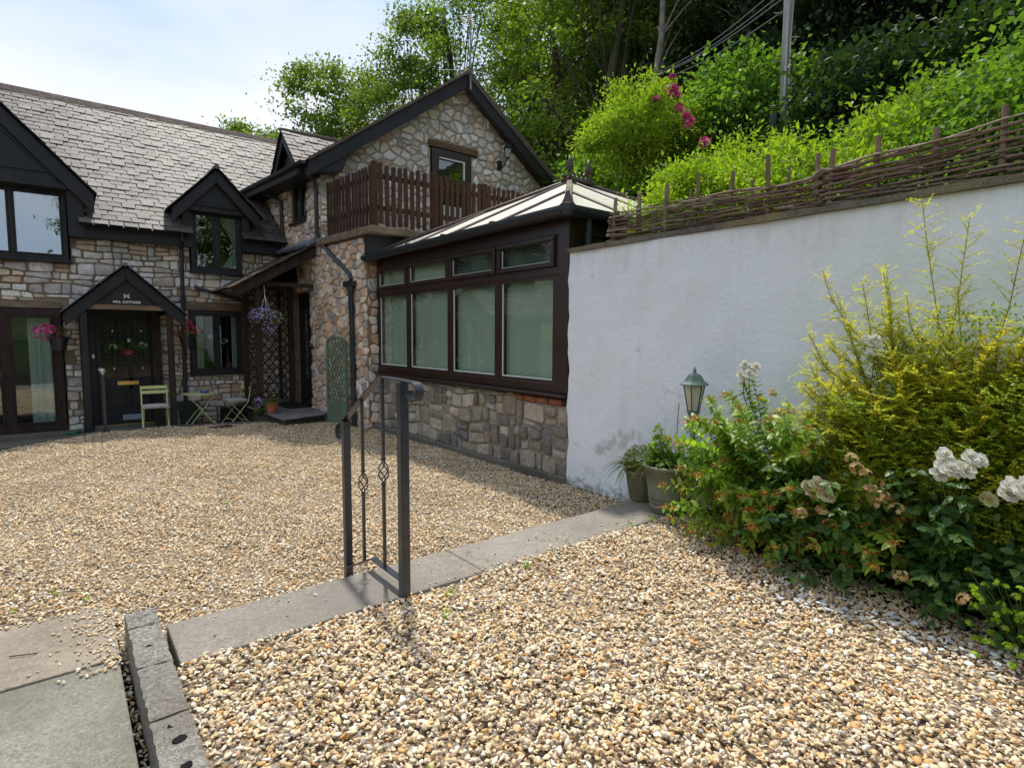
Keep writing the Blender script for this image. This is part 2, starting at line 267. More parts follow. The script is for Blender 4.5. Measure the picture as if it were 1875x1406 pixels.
# ------------------------------------------------------------ building blocks
def org(o): return Vector(o['_o']) if o is not None and '_o' in o else Vector((0, 0, 0))
ORG = {}
def tag(o, label=None, cat=None, group=None, kind=None):
    if label: o['label'] = label
    if cat: o['category'] = cat
    if group: o['group'] = group
    if kind: o['kind'] = kind
    return o
def thing(name, label, cat, loc=(0, 0, 0), group=None):
    o = bpy.data.objects.new(name, None); COL.objects.link(o); o.location = loc; o.empty_display_size = .1
    ORG[o.name] = Vector(loc); return tag(o, label, cat, group)
def link(name, me, parent=None):
    o = bpy.data.objects.new(name, me); COL.objects.link(o)
    if parent is not None: o.parent = parent; ORG[o.name] = ORG[parent.name]
    else: ORG[o.name] = Vector((0, 0, 0))
    return o
class MB:
    def __init__(s): s.v = []; s.f = []
    def add(s, vs, fs):
        n = len(s.v); s.v += [tuple(v) for v in vs]; s.f += [tuple(i+n for i in f) for f in fs]; return s
    def box(s, x0, x1, y0, y1, z0, z1):
        return s.add([(x, y, z) for z in (z0, z1) for y in (y0, y1) for x in (x0, x1)], [(0, 2, 3, 1), (4, 5, 7, 6), (0, 1, 5, 4), (2, 6, 7, 3), (0, 4, 6, 2), (1, 3, 7, 5)])
    def obox(s, c, u, v, w):     # centre and three half vectors
        c, u, v, w = map(Vector, (c, u, v, w)); return s.add([c+a*u+b*v+d*w for d in (-1, 1) for b in (-1, 1) for a in (-1, 1)], [(0, 2, 3, 1), (4, 5, 7, 6), (0, 1, 5, 4), (2, 6, 7, 3), (0, 4, 6, 2), (1, 3, 7, 5)])
    def prism(s, pts, d):        # closed polygon extruded by the vector d
        n = len(pts); d = Vector(d); pts = [Vector(p) for p in pts]
        return s.add(pts+[p+d for p in pts], [tuple(range(n))[::-1], tuple(range(n, 2*n))]+[(i, (i+1) % n, n+(i+1) % n, n+i) for i in range(n)])
    def bar(s, a, b, w, h, upv=(0, 0, 1)):
        a, b = Vector(a), Vector(b); d = (b-a); l = d.length; d.normalize(); sd = d.cross(Vector(upv))
        if sd.length < 1e-4: sd = Vector((1, 0, 0))
        sd.normalize(); u = sd.cross(d); return s.obox((a+b)/2, d*l/2, sd*w/2, u*h/2)
    def tube(s, pts, r, n=8, caps=True):
        pts = [Vector(p) for p in pts]; R = r if hasattr(r, '__len__') else [r]*len(pts); rings = []
        pu = None
        for i, p in enumerate(pts):
            d = (pts[min(i+1, len(pts)-1)]-pts[max(i-1, 0)]).normalized()
            if pu is None: pu = Vector((0, 0, 1)) if abs(d.z) < .9 else Vector((1, 0, 0))
            a = d.cross(pu); a = a.normalized() if a.length > 1e-5 else Vector((1, 0, 0)); b = a.cross(d); pu = b
            rings.append([p+(a*math.cos(2*math.pi*k/n)+b*math.sin(2*math.pi*k/n))*R[i] for k in range(n)])
        fs = [(i*n+k, i*n+(k+1) % n, (i+1)*n+(k+1) % n, (i+1)*n+k) for i in range(len(pts)-1) for k in range(n)]
        if caps: fs += [tuple(range(n))[::-1], tuple((len(pts)-1)*n+k for k in range(n))]
        return s.add([v for r_ in rings for v in r_], fs)
    def lathe(s, c, prof, n=20):
        cx, cy, cz = c; vs = [(cx+r*math.cos(2*math.pi*k/n), cy+r*math.sin(2*math.pi*k/n), cz+z) for r, z in prof for k in range(n)]
        m = len(prof); return s.add(vs, [(i*n+k, i*n+(k+1) % n, (i+1)*n+(k+1) % n, (i+1)*n+k) for i in range(m-1) for k in range(n)]+[tuple(range(n))[::-1], tuple((m-1)*n+k for k in range(n))])
    def build(s, name, mat, parent=None, smooth=False, bevel=0, label=None):
        o_ = ORG[parent.name] if parent is not None else Vector((0, 0, 0))
        me = bpy.data.meshes.new(name); me.from_pydata([(v[0]-o_.x, v[1]-o_.y, v[2]-o_.z) for v in s.v], [], s.f); me.materials.append(M[mat] if isinstance(mat, str) else mat)
        if smooth: me.polygons.foreach_set('use_smooth', [True]*len(me.polygons))
        me.update(); o = link(name, me, parent)
        if bevel:
            b = o.modifiers.new('edge', 'BEVEL'); b.width = bevel; b.segments = 1; b.limit_method = 'ANGLE'; b.angle_limit = rad(40)
        if label: o['label'] = label
        return o
def npmesh(name, V, F, mat, parent=None, rnd=None, col=None, smooth=False):
    """V (n,3), F (m,k) arrays of equal-sized faces"""
    V = np.asarray(V, np.float32); F = np.asarray(F, np.int32)
    if parent is not None: V = V-np.array(ORG[parent.name], np.float32)
    me = bpy.data.meshes.new(name); me.vertices.add(len(V)); me.vertices.foreach_set('co', V.ravel())
    k = F.shape[1]; me.loops.add(F.size); me.loops.foreach_set('vertex_index', F.ravel())
    me.polygons.add(len(F)); me.polygons.foreach_set('loop_start', np.arange(0, F.size, k, dtype=np.int32))
    try: me.polygons.foreach_set('loop_total', np.full(len(F), k, np.int32))
    except Exception: pass
    if rnd is not None:
        a = me.attributes.new('rnd', 'FLOAT', 'POINT'); a.data.foreach_set('value', np.asarray(rnd, np.float32))
    if col is not None:
        a = me.attributes.new('Col', 'FLOAT_COLOR', 'POINT'); a.data.foreach_set('color', np.asarray(col, np.float32).ravel())
    if smooth: me.polygons.foreach_set('use_smooth', np.ones(len(F), bool))
    me.materials.append(M[mat]); me.update(calc_edges=True); me.validate(); return link(name, me, parent)
# ---- leaves as folded rhombi: P base points, D directions, N normals (all n,3), length, width
def nrm(a): return a/np.maximum(np.linalg.norm(a, axis=1, keepdims=True), 1e-9)
def leafgeo(P, D, N, Ln, Wd):
    P, D, N = map(np.asarray, (P, D, N)); D = nrm(D); S = nrm(np.cross(D, N)); N = np.cross(S, D)
    Ln = np.broadcast_to(Ln, (len(P),))[:, None]; Wd = np.broadcast_to(Wd, (len(P),))[:, None]
    V = np.stack([P, P+D*Ln*.45+S*Wd*.5+N*Wd*.10, P+D*Ln-N*Ln*.08, P+D*Ln*.45-S*Wd*.5+N*Wd*.10], 1).reshape(-1, 3)
    n = len(P); b = np.arange(n)[:, None]*4
    F = np.concatenate([b+np.array([[0, 1, 2]]), b+np.array([[0, 2, 3]])], 1).reshape(-1, 3); return V, F
def leaves(name, mat, parent, P, D, N, Ln, Wd, rng, rnd=None):
    V, F = leafgeo(P, D, N, Ln, Wd)
    r = rng.random(len(P)) if rnd is None else rnd
    return npmesh(name, V, F, mat, parent, np.repeat(r, 4))
# ------------------------------------------------------------ rubble stonework
def clip(poly, px, py, nx, ny):      # keep the side where (p-P).n <= 0
    out = []; m = len(poly)
    for i in range(m):
        a = poly[i]; b = poly[(i+1) % m]; da = (a[0]-px)*nx+(a[1]-py)*ny; db = (b[0]-px)*nx+(b[1]-py)*ny
        if da <= 0: out.append(a)
        if (da < 0 < db) or (db < 0 < da):
            t = da/(da-db); out.append((a[0]+(b[0]-a[0])*t, a[1]+(b[1]-a[1])*t))
    return out
def area(p): return sum(p[i][0]*p[(i+1) % len(p)][1]-p[(i+1) % len(p)][0]*p[i][1] for i in range(len(p)))/2
def clip_outline(poly, ol):          # convex outline, counter-clockwise
    for i in range(len(ol)):
        if len(poly) < 3: return poly
        a = ol[i]; b = ol[(i+1) % len(ol)]; poly = clip(poly, a[0], a[1], b[1]-a[1], -(b[0]-a[0]))
    return poly
def inout(x, y, ol): return all((x-ol[i][0])*(ol[(i+1) % len(ol)][1]-ol[i][1])-(y-ol[i][1])*(ol[(i+1) % len(ol)][0]-ol[i][0]) <= 0 for i in range(len(ol)))
def sites_rows(rng, u0, u1, v0, v1, su, sv, jit):
    S = []; v = v0
    while v < v1+sv:
        h = sv*rng.uniform(.7, 1.35); u = u0-rng.random()*su
        while u < u1+su:
            w = su*rng.choice((.5, .7, .9, 1.0, 1.2, 1.5)); S.append((u+w/2+rng.uniform(-jit, jit)*su*.4, v+h/2+rng.uniform(-jit, jit)*sv)); u += w
        v += h
    return S
def pick(rng, pal, var=.10):
    c = rng.choice(pal); k = 1+rng.uniform(-var, var); return tuple(max(.01, min(1, x*k*(1+rng.uniform(-.03, .03)))) for x in c)
def rubble(parent, P0, U, N, ol, holes, su, sv, pal, gap=.02, h=.035, seed=1, jit=.3, keep=300, view=None, rough=.06, mort='mortar_tan', thick=.3, V=(0, 0, 1), backing=True, name='stone', dark=None, mode='voronoi'):
    rng = random.Random(seed); P0, U, N, V = Vector(P0), Vector(U).normalized(), Vector(N).normalized(), Vector(V).normalized()
    us = [p[0] for p in ol]; vs_ = [p[1] for p in ol]; u0, u1, v0, v1 = min(us), max(us), min(vs_), max(vs_)
    if backing:
        bu = sorted(set([u0, u1]+[x for r in holes for x in r[:2] if u0 < x < u1])); bv = sorted(set([v0, v1]+[x for r in holes for x in r[2:] if v0 < x < v1])); mb = MB()
        for i in range(len(bu)-1):
            for j in range(len(bv)-1):
                cx, cy = (bu[i]+bu[i+1])/2, (bv[j]+bv[j+1])/2
                if any(r[0] < cx < r[1] and r[2] < cy < r[3] for r in holes): continue
                pg = clip_outline([(bu[i], bv[j]), (bu[i+1], bv[j]), (bu[i+1], bv[j+1]), (bu[i], bv[j+1])], ol)
                if len(pg) > 2 and abs(area(pg)) > 1e-5: mb.prism([P0+U*a+V*b for a, b in pg], -N*thick)
        mb.build('mortar_wall', mort, parent)
    S = sites_rows(rng, u0, u1, v0, v1, su, sv, jit)
    grid = {}
    for k, (x, y) in enumerate(S): grid.setdefault((int(x//(su*1.5)), int(y//(sv*1.5))), []).append(k)
    cells = []
    for k, (x, y) in enumerate(S):
        if not inout(x, y, ol): continue
        if any(r[0]-.01 < x < r[1]+.01 and r[2]-.01 < y < r[3]+.01 for r in holes): continue
        pg = [(x-su*1.3, y-sv*1.3), (x+su*1.3, y-sv*1.3), (x+su*1.3, y+sv*1.3), (x-su*1.3, y+sv*1.3)]
        gx, gy = int(x//(su*1.5)), int(y//(sv*1.5))
        for ii in range(gx-2, gx+3):
            for jj in range(gy-2, gy+3):
                for q in grid.get((ii, jj), ()):
                    if q == k: continue
                    qx, qy = S[q]; pg = clip(pg, (x+qx)/2, (y+qy)/2, (qx-x)/su**2, (qy-y)/sv**2)
                    if len(pg) < 3: break
        if len(pg) < 3: continue
        pg = clip_outline(pg, ol)
        for r in holes:
            if len(pg) < 3: break
            if min(p[0] for p in pg) < r[1] and max(p[0] for p in pg) > r[0] and min(p[1] for p in pg) < r[3] and max(p[1] for p in pg) > r[2]:
                d = [(r[0]-x, (r[0], y, 1, 0)), (x-r[1], (r[1], y, -1, 0)), (r[2]-y, (x, r[2], 0, 1)), (y-r[3], (x, r[3], 0, -1))]; e = max(d, key=lambda t_: t_[0])[1]; pg = clip(pg, *e)
        if len(pg) < 3: continue
        a = abs(area(pg))
        if a < su*sv*.12: continue
        cells.append(pg)
    if mode == 'course':            # wavering courses of squared rubble
        cells = []; vb = [v0]; 
        while vb[-1] < v1: vb.append(vb[-1]+sv*rng.uniform(.62, 1.5))
        amp = [(rng.uniform(0, 6), rng.uniform(0, 6), rng.uniform(1.5, 3.2)) for _ in vb]
        def bv_(k, u): return vb[k]+(0 if k == 0 else sv*.20*math.sin(u*amp[k][2]+amp[k][0])+sv*.12*math.sin(u*7+amp[k][1]))
        for r_ in range(len(vb)-1):
            u = u0-rng.random()*su; hr_ = (vb[r_+1]-vb[r_])/sv; tl0 = tl1 = 0
            while u < u1:
                w = su*rng.choice((.42, .55, .7, .85, 1.0, 1.2, 1.5))*(1.15 if hr_ < .9 else .95); e0, e1 = rng.uniform(-.1, .1)*su*.5, rng.uniform(-.1, .1)*su*.5
                q = [(u+tl0, bv_(r_, u)), (u+w*.5, bv_(r_, u+w*.5)), (u+w+e0, bv_(r_, u+w)), (u+w+e1, bv_(r_+1, u+w)), (u+w*.5, bv_(r_+1, u+w*.5)), (u+tl1, bv_(r_+1, u))]
                if hr_ > 1.15 and rng.random() < .38:
                    f = rng.uniform(.4, .6); mdl = (q[0][0]*(1-f)+q[5][0]*f, q[0][1]*(1-f)+q[5][1]*f); mdr = (q[2][0]*(1-f)+q[3][0]*f, q[2][1]*(1-f)+q[3][1]*f); mm = ((mdl[0]+mdr[0])/2, (mdl[1]+mdr[1])/2+rng.uniform(-.1, .1)*sv)
                    new = [[q[0], q[1], q[2], mdr, mm, mdl], [mdl, mm, mdr, q[3], q[4], q[5]]]
                else: new = [q]
                for pg in new:
                    n_ = len(pg); x = sum(p[0] for p in pg)/n_; y = sum(p[1] for p in pg)/n_; pg = clip_outline(pg, ol)
                    if len(pg) < 3 or any(r[0] < x < r[1] and r[2] < y < r[3] for r in holes): continue
                    for r in holes:
                        if len(pg) > 2 and min(p[0] for p in pg) < r[1] and max(p[0] for p in pg) > r[0] and min(p[1] for p in pg) < r[3] and max(p[1] for p in pg) > r[2]:
                            d = [(r[0]-x, (r[0], y, 1, 0)), (x-r[1], (r[1], y, -1, 0)), (r[2]-y, (x, r[2], 0, 1)), (y-r[3], (x, r[3], 0, -1))]; e = max(d, key=lambda t_: t_[0])[1]; pg = clip(pg, *e)
                    if len(pg) > 2 and abs(area(pg)) > su*sv*.10: cells.append(pg)
                tl0, tl1 = e0, e1; u += w
    made = []
    for pg in cells:
        n = len(pg); cx = sum(p[0] for p in pg)/n; cy = sum(p[1] for p in pg)/n
        q = []
        for i in range(n):               # one round of corner cutting
            a = pg[i]; b = pg[(i+1) % n]; k = .13 if mode != 'course' else .16; q += [(a[0]+(b[0]-a[0])*k, a[1]+(b[1]-a[1])*k), (b[0]+(a[0]-b[0])*k, b[1]+(a[1]-b[1])*k)]
        while len(q) > 12:               # drop the shortest edge
            j = min(range(len(q)), key=lambda i: (q[i][0]-q[(i+1) % len(q)][0])**2+(q[i][1]-q[(i+1) % len(q)][1])**2); a, b = q[j], q[(j+1) % len(q)]
            m_ = ((a[0]+b[0])/2, (a[1]+b[1])/2); jj = (j+1) % len(q); q[j] = m_; q.pop(jj)
        w = max(abs(p[0]-cx) for p in q); hh = max(abs(p[1]-cy) for p in q); g2 = gap*rng.uniform(.7, 1.5)/2
        q = [(cx+(p[0]-cx)*max(.3, 1-g2/max(w, .02))*(1+rng.uniform(-rough, rough)), cy+(p[1]-cy)*max(.3, 1-g2/max(hh, .02))*(1+rng.uniform(-rough, rough))) for p in q]
        hs = h*rng.uniform(.45, 1.25); m = len(q); vv = []; tl = (rng.uniform(-.25, .25), rng.uniform(-.25, .25))
        for sc, z in ((1.0, -.015), (.965, hs*.72), (.84, hs)):
            for p in q:
                dx, dy = p[0]-cx, p[1]-cy; zz = z if z < 0 else z*(1+rng.uniform(-.18, .18))+(dx/w*tl[0]+dy/hh*tl[1])*hs*.5
                vv.append(P0+U*(cx+dx*sc)+V*(cy+dy*sc)+N*zz)
        vv.append(P0+U*cx+V*cy+N*hs*rng.uniform(.80, 1.15))
        ff = [(r_*m+i, r_*m+(i+1) % m, (r_+1)*m+(i+1) % m, (r_+1)*m+i) for r_ in (0, 1) for i in range(m)]+[(2*m+i, 2*m+(i+1) % m, 3*m) for i in range(m)]
        pc = P0+U*cx+V*cy; col = pick(rng, pal, .16)
        if dark: col = tuple(c*dark(pc) for c in col) if callable(dark) else col
        vis = (view(pc) if view else True); size = abs(area(q))/((pc-EYE).length_squared)
        made.append((0 if vis else 1, -size, vv, ff, col))
    made.sort(key=lambda t_: (t_[0], t_[1]))
    rest = MB(); rc = []
    for i, (nv, s_, vv, ff, col) in enumerate(made):
        if i < keep and not nv:
            mb = MB(); mb.add(vv, ff); o = mb.build(name, 'stone', parent, smooth=rng.random() < .45); o.color = (*col, 1)
        else: rest.add(vv, ff); rc += [(*col, 1)]*len(vv)
    if rest.v:
        o = rest.build('joined_'+name+'s', 'stone_joined', parent, smooth=True); a = o.data.attributes.new('Col', 'FLOAT_COLOR', 'POINT'); a.data.foreach_set('color', np.array(rc, np.float32).ravel()); tag(o, kind='stuff')
    return len(made)
def inview(p, m=1.06):
    d = Vector(p)-EYE; z = d.dot(fw)
    return z > .2 and abs(d.dot(rt)/z*1045/937.5) < m and abs(d.dot(up)/z*1045/703) < m
# ------------------------------------------------------------ slates
SLM = {}
def slates(parent, O, U, W, N, width, length, exp, sw, keepf, nobj, pal, seed, name='slate', deckm='black_wood', th=.009, streak=0):
    rng = random.Random(seed); O, U, W, N = Vector(O), Vector(U).normalized(), Vector(W).normalized(), Vector(N).normalized(); key = (exp, sw)
    hw, hl = sw/2-.004, (exp+.07)/2
    lv = [(x, y, z+(0 if y > 0 else .012)) for z in (0, th) for y in (-hl, hl) for x in (-hw, hw)]; lf = [(0, 2, 3, 1), (4, 5, 7, 6), (0, 1, 5, 4), (2, 6, 7, 3), (0, 4, 6, 2), (1, 3, 7, 5)]
    nr_ = max(1, math.ceil(length/exp-.01)); exp = length/nr_; hl = (exp+.07)/2; lv = [(x, y, z+(0 if y > 0 else .012)) for z in (0, th) for y in (-hl, hl) for x in (-hw, hw)]
    items = []; deck = MB(); row = 0; w = 0
    while row < nr_:
        u = -(row % 2)*sw/2+rng.uniform(-.02, .02)
        while u < width:
            ua, ub = max(u, 0), min(u+sw, width); cw = (ub-ua)/sw; c = O+U*((ua+ub)/2)+W*(w+exp/2)
            if cw > .25 and keepf(c):
                items.append((c, rng.uniform(-.020, .020), cw*rng.uniform(.95, 1.0), rng.choice((0, .001, .003, .006, .010)), pick(rng, pal, .20)))
                a = O+U*ua+W*(w-.01)-N*.012; deck.add([a, a+U*(ub-ua+.004), a+U*(ub-ua+.004)+W*(exp+.02), a+W*(exp+.02)], [(0, 1, 2, 3)])
            u += sw
        w += exp; row += 1
    deck.build('roof_deck', deckm, parent)
    items.sort(key=lambda t_: (not inview(t_[0]), (t_[0]-EYE).length_squared))
    lw_ = length-exp*1.2
    if nobj:
        me = bpy.data.meshes.new(name); me.from_pydata(lv, [], lf); me.materials.append(M['slate']); me.update()
    B = Matrix(((U.x, W.x, N.x), (U.y, W.y, N.y), (U.z, W.z, N.z))); jv = []; jc = []
    for i, (c, rz, sc, lift, col) in enumerate(items):
        last = (c-O).dot(W) > lw_; sy = exp/(exp+.07) if last else 1; off = 0 if last else .03
        if i < nobj:
            o = link(name, me, parent); o.matrix_basis = Matrix.Translation(c+W*off+N*lift-ORG[parent.name]) @ (B @ Matrix.Rotation(rz, 3, 'Z')).to_4x4() @ Matrix.Diagonal((sc, sy, 1, 1)); o.color = (*col, 1)
        else:
            R_ = B @ Matrix.Rotation(rz, 3, 'Z'); jv += [R_ @ Vector((v[0]*sc, v[1]*sy, v[2]))+c+W*off+N*lift for v in lv]; jc += [(*col, 1)]*8
    if jv:
        mb = MB(); mb.v = [tuple(v) for v in jv]; mb.f = [tuple(i*8+k for k in f) for i in range(len(jv)//8) for f in lf]
        o = mb.build('joined_'+name+'s', 'slate_joined', parent); a = o.data.attributes.new('Col', 'FLOAT_COLOR', 'POINT'); a.data.foreach_set('color', np.array(jc, np.float32).ravel()); tag(o, kind='stuff')
# ------------------------------------------------------------ windows: P0 lower left corner, U along, N outward
def win(parent, P0, U, N, w, h, splits, fr, mat='black_wood', glass='glass', label=None, dep=.06, rows=None, name='window', pane=True, mull=None):
    P0, U, N = Vector(P0), Vector(U).normalized(), Vector(N).normalized(); Z = Vector((0, 0, 1)); mb = MB(); mull = mull or fr*.8
    def bx(u0, u1, v0, v1, d0, d1): mb.obox(P0+U*(u0+u1)/2+Z*(v0+v1)/2+N*(d0+d1)/2, U*(u1-u0)/2, Z*(v1-v0)/2, N*(d1-d0)/2)
    bx(0, w, 0, fr, -dep, 0); bx(0, w, h-fr, h, -dep, 0); bx(0, fr, fr, h-fr, -dep, 0); bx(w-fr, w, fr, h-fr, -dep, 0)
    for s_ in splits: bx(s_-mull/2, s_+mull/2, fr, h-fr, -dep+.004, .004)
    e = [fr]+[x for s_ in splits for x in (s_-mull/2, s_+mull/2)]+[w-fr]
    for i in range(0, len(e), 2):        # slim casement in each light
        a, b = e[i], e[i+1]; k = .028
        for q in ((a, b, fr, fr+k), (a, b, h-fr-k, h-fr), (a, a+k, fr+k, h-fr-k), (b-k, b, fr+k, h-fr-k)): bx(*q, -dep+.01, .010)
    o = mb.build(name, mat, parent, bevel=.004, label=label)
    if pane:
        for i in range(0, len(e), 2):
            a, b = e[i]+.02, e[i+1]-.02; g = MB(); g.obox(P0+U*(a+b)/2+Z*h/2-N*.03, U*(b-a)/2, Z*(h/2-fr-.02), N*.003); g.build('pane', glass, o)
    return o
def curtain(P0, U, w, h, tie, label, dirn=1, seed=0, n=26, mat='curtain'):
    """a gathered curtain: P0 top outer corner, hanging down, pulled towards dirn at the tie height"""
    P0, U = Vector(P0), Vector(U).normalized(); N = U.cross(Vector((0, 0, 1))); V = []; F = []; m = 14; rng = random.Random(seed); ph = rng.random()*6
    for j in range(m+1):
        t_ = j/m; z = -h*t_
        if tie: ww = w*(1-.85*math.sin(min(1, t_/tie)*math.pi/2)**1.6) if t_ < tie else w*(.15+1.0*((t_-tie)/(1-tie))**.9)
        else: ww = w
        for i in range(n+1):
            s_ = i/n; V.append(P0+U*dirn*s_*ww+Vector((0, 0, z))+N*.022*math.sin(s_*w*60+ph+math.sin(s_*9)*1.2))
    F = [(j*(n+1)+i, j*(n+1)+i+1, (j+1)*(n+1)+i+1, (j+1)*(n+1)+i) for j in range(m) for i in range(n)]
    mb = MB(); mb.add(V, F); o = mb.build('curtain', mat, None, smooth=True); return tag(o, label, 'curtain')
def barge(parent, pk, ft, dep, th, N, mat='black_wood', foot=.0, name='bargeboard'):
    """board along the verge from peak to foot, hanging dep below the roof line"""
    pk, ft, N = Vector(pk), Vector(ft), Vector(N).normalized(); d = (ft-pk).normalized(); Z = Vector((0, 0, 1)); k = dep/abs(d.cross(Z).length) if d.cross(Z).length > 0 else dep
    pts = [pk, ft, ft-Z*(k+foot), pk+d*0-Z*k]
    mb = MB(); mb.prism(pts, N*th); return mb.build(name, mat, parent, bevel=.006)

# ============================================================ THE SETTING
def struct(name, mb, mat, smooth=False): o = mb.build(name, mat, None, smooth); o['kind'] = 'structure'; return o
m = MB(); m.add([(-700, -700, -.45), (700, -700, -.45), (700, 700, -.45), (-700, 700, -.45)], [(0, 1, 2, 3)]); struct('ground', m, 'hill')
# courtyard gravel base, upper gravel base (a wedge of solid fill), path
m = MB(); m.prism([(x, y, -.3) for x, y in ((-6, 4.2), (.17, 4.2), (.17, 3.42), (.34, 3.42), (.34, 3.33), (4.37, 3.33), (4.37, 9.35), (4.2, 9.35), (4.04, 10.95), (3.1, 11.15), (2.5, 11.42), (1.5, 11.62), (.58, 11.70), (.34, 11.6), (-.2, 11.22), (-.8, 10.67), (-1.8, 9.91), (-3, 9.2), (-6, 8.23))], (0, 0, .288))
struct('courtyard', m, 'gravel_bed')
m = MB(); m.box(.335, 4.37, -4, 2.87, -.3, .135); struct('upper_gravel', m, 'gravel_bed')
m = MB(); m.box(-9, 4.4, 11.0, 12.95, -.44, -.13); m.box(-9, -.2, 9.0, 11.0, -.44, -.16); struct('terrace', m, 'terrace_concrete')
# kerb along the terrace
m = MB(); kp = [(-6, 8.25), (-3, 9.22), (-1.8, 9.93), (-.8, 10.69), (-.2, 11.24), (.34, 11.62), (.58, 11.72), (1.5, 11.64), (2.5, 11.44), (3.12, 11.17)]
ko = []; 
for i, p in enumerate(kp):
    a = Vector(kp[max(0, i-1)]); b = Vector(kp[min(len(kp)-1, i+1)]); d = (b-a).normalized(); ko.append(Vector(p)+Vector((-d.y, d.x))*.085)
for i in range(len(kp)-1): m.prism([(kp[i][0], kp[i][1], -.4), (kp[i+1][0], kp[i+1][1], -.4), (ko[i+1].x, ko[i+1].y, -.4), (ko[i].x, ko[i].y, -.4)], (0, 0, .415))
struct('terrace_kerb', m, 'terrace_concrete')
# concrete strip edging the upper gravel: two long pours with a joint
m = MB(); m.box(.36, 2.05, 2.87, 3.33, -.1, .155); m.box(2.056, 4.37, 2.868, 3.334, -.1, .153)
o = struct('concrete_strip', m, 'strip_concrete'); b = o.modifiers.new('edge', 'BEVEL'); b.width = .012; b.segments = 2
# paving slabs of the path on the left
m = MB(); m.box(-9, .335, -6, 4.2, -.44, -.07); struct('path_bed', m, 'soil')
for nm, q, mt in (('paving_slab', (-.62, .165, 3.42, 4.17, -.06, .008), 'slab_concrete'), ('paving_slab', (-1.5, -.63, 3.43, 4.2, -.06, .004), 'slab_concrete'), ('paving_slab', (-.8, .158, 2.3, 3.408, -.09, .004), 'slab_mossy'), ('paving_slab', (-.8, .15, 1.3, 2.29, -.09, .002), 'slab_mossy'), ('paving_slab', (-1.7, -.81, 2.2, 3.41, -.09, .003), 'slab_mossy')):
    m = MB(); m.box(*q); o = struct(nm, m, mt); b = o.modifiers.new('edge', 'BEVEL'); b.width = .008; b.segments = 2
# hillside behind the white wall and the conservatory
def hz(x, y):
    z = 2.42+.40*max(0, x-4.7); z += .22*max(0, x-14)
    z += .5*math.sin(x*.5+y*.3)*min(1, max(0, (x-9)/4)) + .02*max(0, -y)*max(0, min(1, (x-6)/5))
    if y > 14: z = z*max(.15, 1-(y-14)/26) if x < 26 else z
    return z
def hillmesh(x0, x1, y0, y1, st):
    nx = int((x1-x0)/st)+1; ny = int((y1-y0)/st)+1; V = [(x0+i*st, y0+j*st, hz(x0+i*st, y0+j*st)) for j in range(ny) for i in range(nx)]
    F = [(j*nx+i, j*nx+i+1, (j+1)*nx+i+1, (j+1)*nx+i) for j in range(ny-1) for i in range(nx-1)]; return V, F, nx, ny
m = MB(); V, F, nx, ny = hillmesh(4.6, 70.6, -39.8, 4.2, 1.0); m.add(V, F)
V2, F2, nx2, ny2 = hillmesh(10.9, 70.9, 4.2, 64.2, 1.0); m.add(V2, F2)
m.prism([(4.6, 4.22, -.4), (10.9, 4.22, -.4), (10.9, 4.22, hz(10.9, 4.2)), (4.6, 4.22, hz(4.6, 4.2))], (0, -.02, 0))
for j in range(ny2-1): y = 4.2+j; m.add([(10.9, y, -.4), (10.9, y+1, -.4), (10.9, y+1, hz(10.9, y+1)), (10.9, y, hz(10.9, y))], [(0, 1, 2, 3)])
struct('hillside', m, 'hill', True)
m = MB(); rng = random.Random(4); n = 96; prof = [(150, -.5), (190, 10), (230, 24), (300, 40), (420, 44)]
def hh(a, k): return 1+.35*math.sin(a*2+1.2)+.22*math.sin(a*5+.4)+.1*math.sin(a*11+k)
V = [(r_*math.cos(2*math.pi*i/n), r_*math.sin(2*math.pi*i/n), z*hh(2*math.pi*i/n, r_*.01)*(.55 if 1.2 < 2*math.pi*i/n < 2.6 else 1)) for r_, z in prof for i in range(n)]
m.add(V, [(k*n+i, k*n+(i+1) % n, (k+1)*n+(i+1) % n, (k+1)*n+i) for k in range(len(prof)-1) for i in range(n)]); struct('far_hills', m, 'far_hill', True)

# ============================================================ COTTAGE
PALC = [(0.69, 0.628, 0.542), (0.76, 0.715, 0.653), (0.579, 0.554, 0.53), (0.702, 0.592, 0.469), (0.493, 0.443, 0.407), (0.76, 0.76, 0.715), (0.64, 0.53, 0.419), (0.542, 0.394, 0.296), (0.455, 0.431, 0.431), (0.715, 0.678, 0.653)]
PALW = [(0.665, 0.552, 0.439), (0.753, 0.665, 0.577), (0.603, 0.464, 0.352), (0.502, 0.439, 0.389), (0.678, 0.502, 0.364), (0.76, 0.728, 0.652), (0.552, 0.364, 0.251), (0.389, 0.376, 0.389), (0.728, 0.589, 0.489), (0.627, 0.552, 0.502)]
SLP = [(0.12, 0.106, 0.101), (0.144, 0.131, 0.126), (0.096, 0.084, 0.083), (0.131, 0.116, 0.106), (0.155, 0.143, 0.136), (0.083, 0.072, 0.073), (0.124, 0.109, 0.096)]
YC = 12.9
cot = thing('stone_cottage', 'two storey rubble stone cottage with long slate roof, dark dormers and gabled front porch', 'cottage', (0, YC, -.1))
holes = [(.34+3.2, 1.52+3.2, 0, 2.27), (0, 3.25, 0, 2.35), (2.02+3.2, 2.98+3.2, 1.0, 2.27), (1.95+3.2, 3.06+3.2, 2.27, 2.42), (1.0, 3.42, 3.05, 4.0), (2.08+3.2, 3.02+3.2, 3.03, 4.0)]
n1 = rubble(cot, (-3.2, YC, -.15), (1, 0, 0), (0, -1, 0), [(0, 0), (7.08, 0), (7.08, 3.85), (0, 3.85)], holes, .26, .125, PALC, .020, .030, 11, .34, 300, lambda p: inview(p), .085, 'mortar_tan', .35, mode='course')
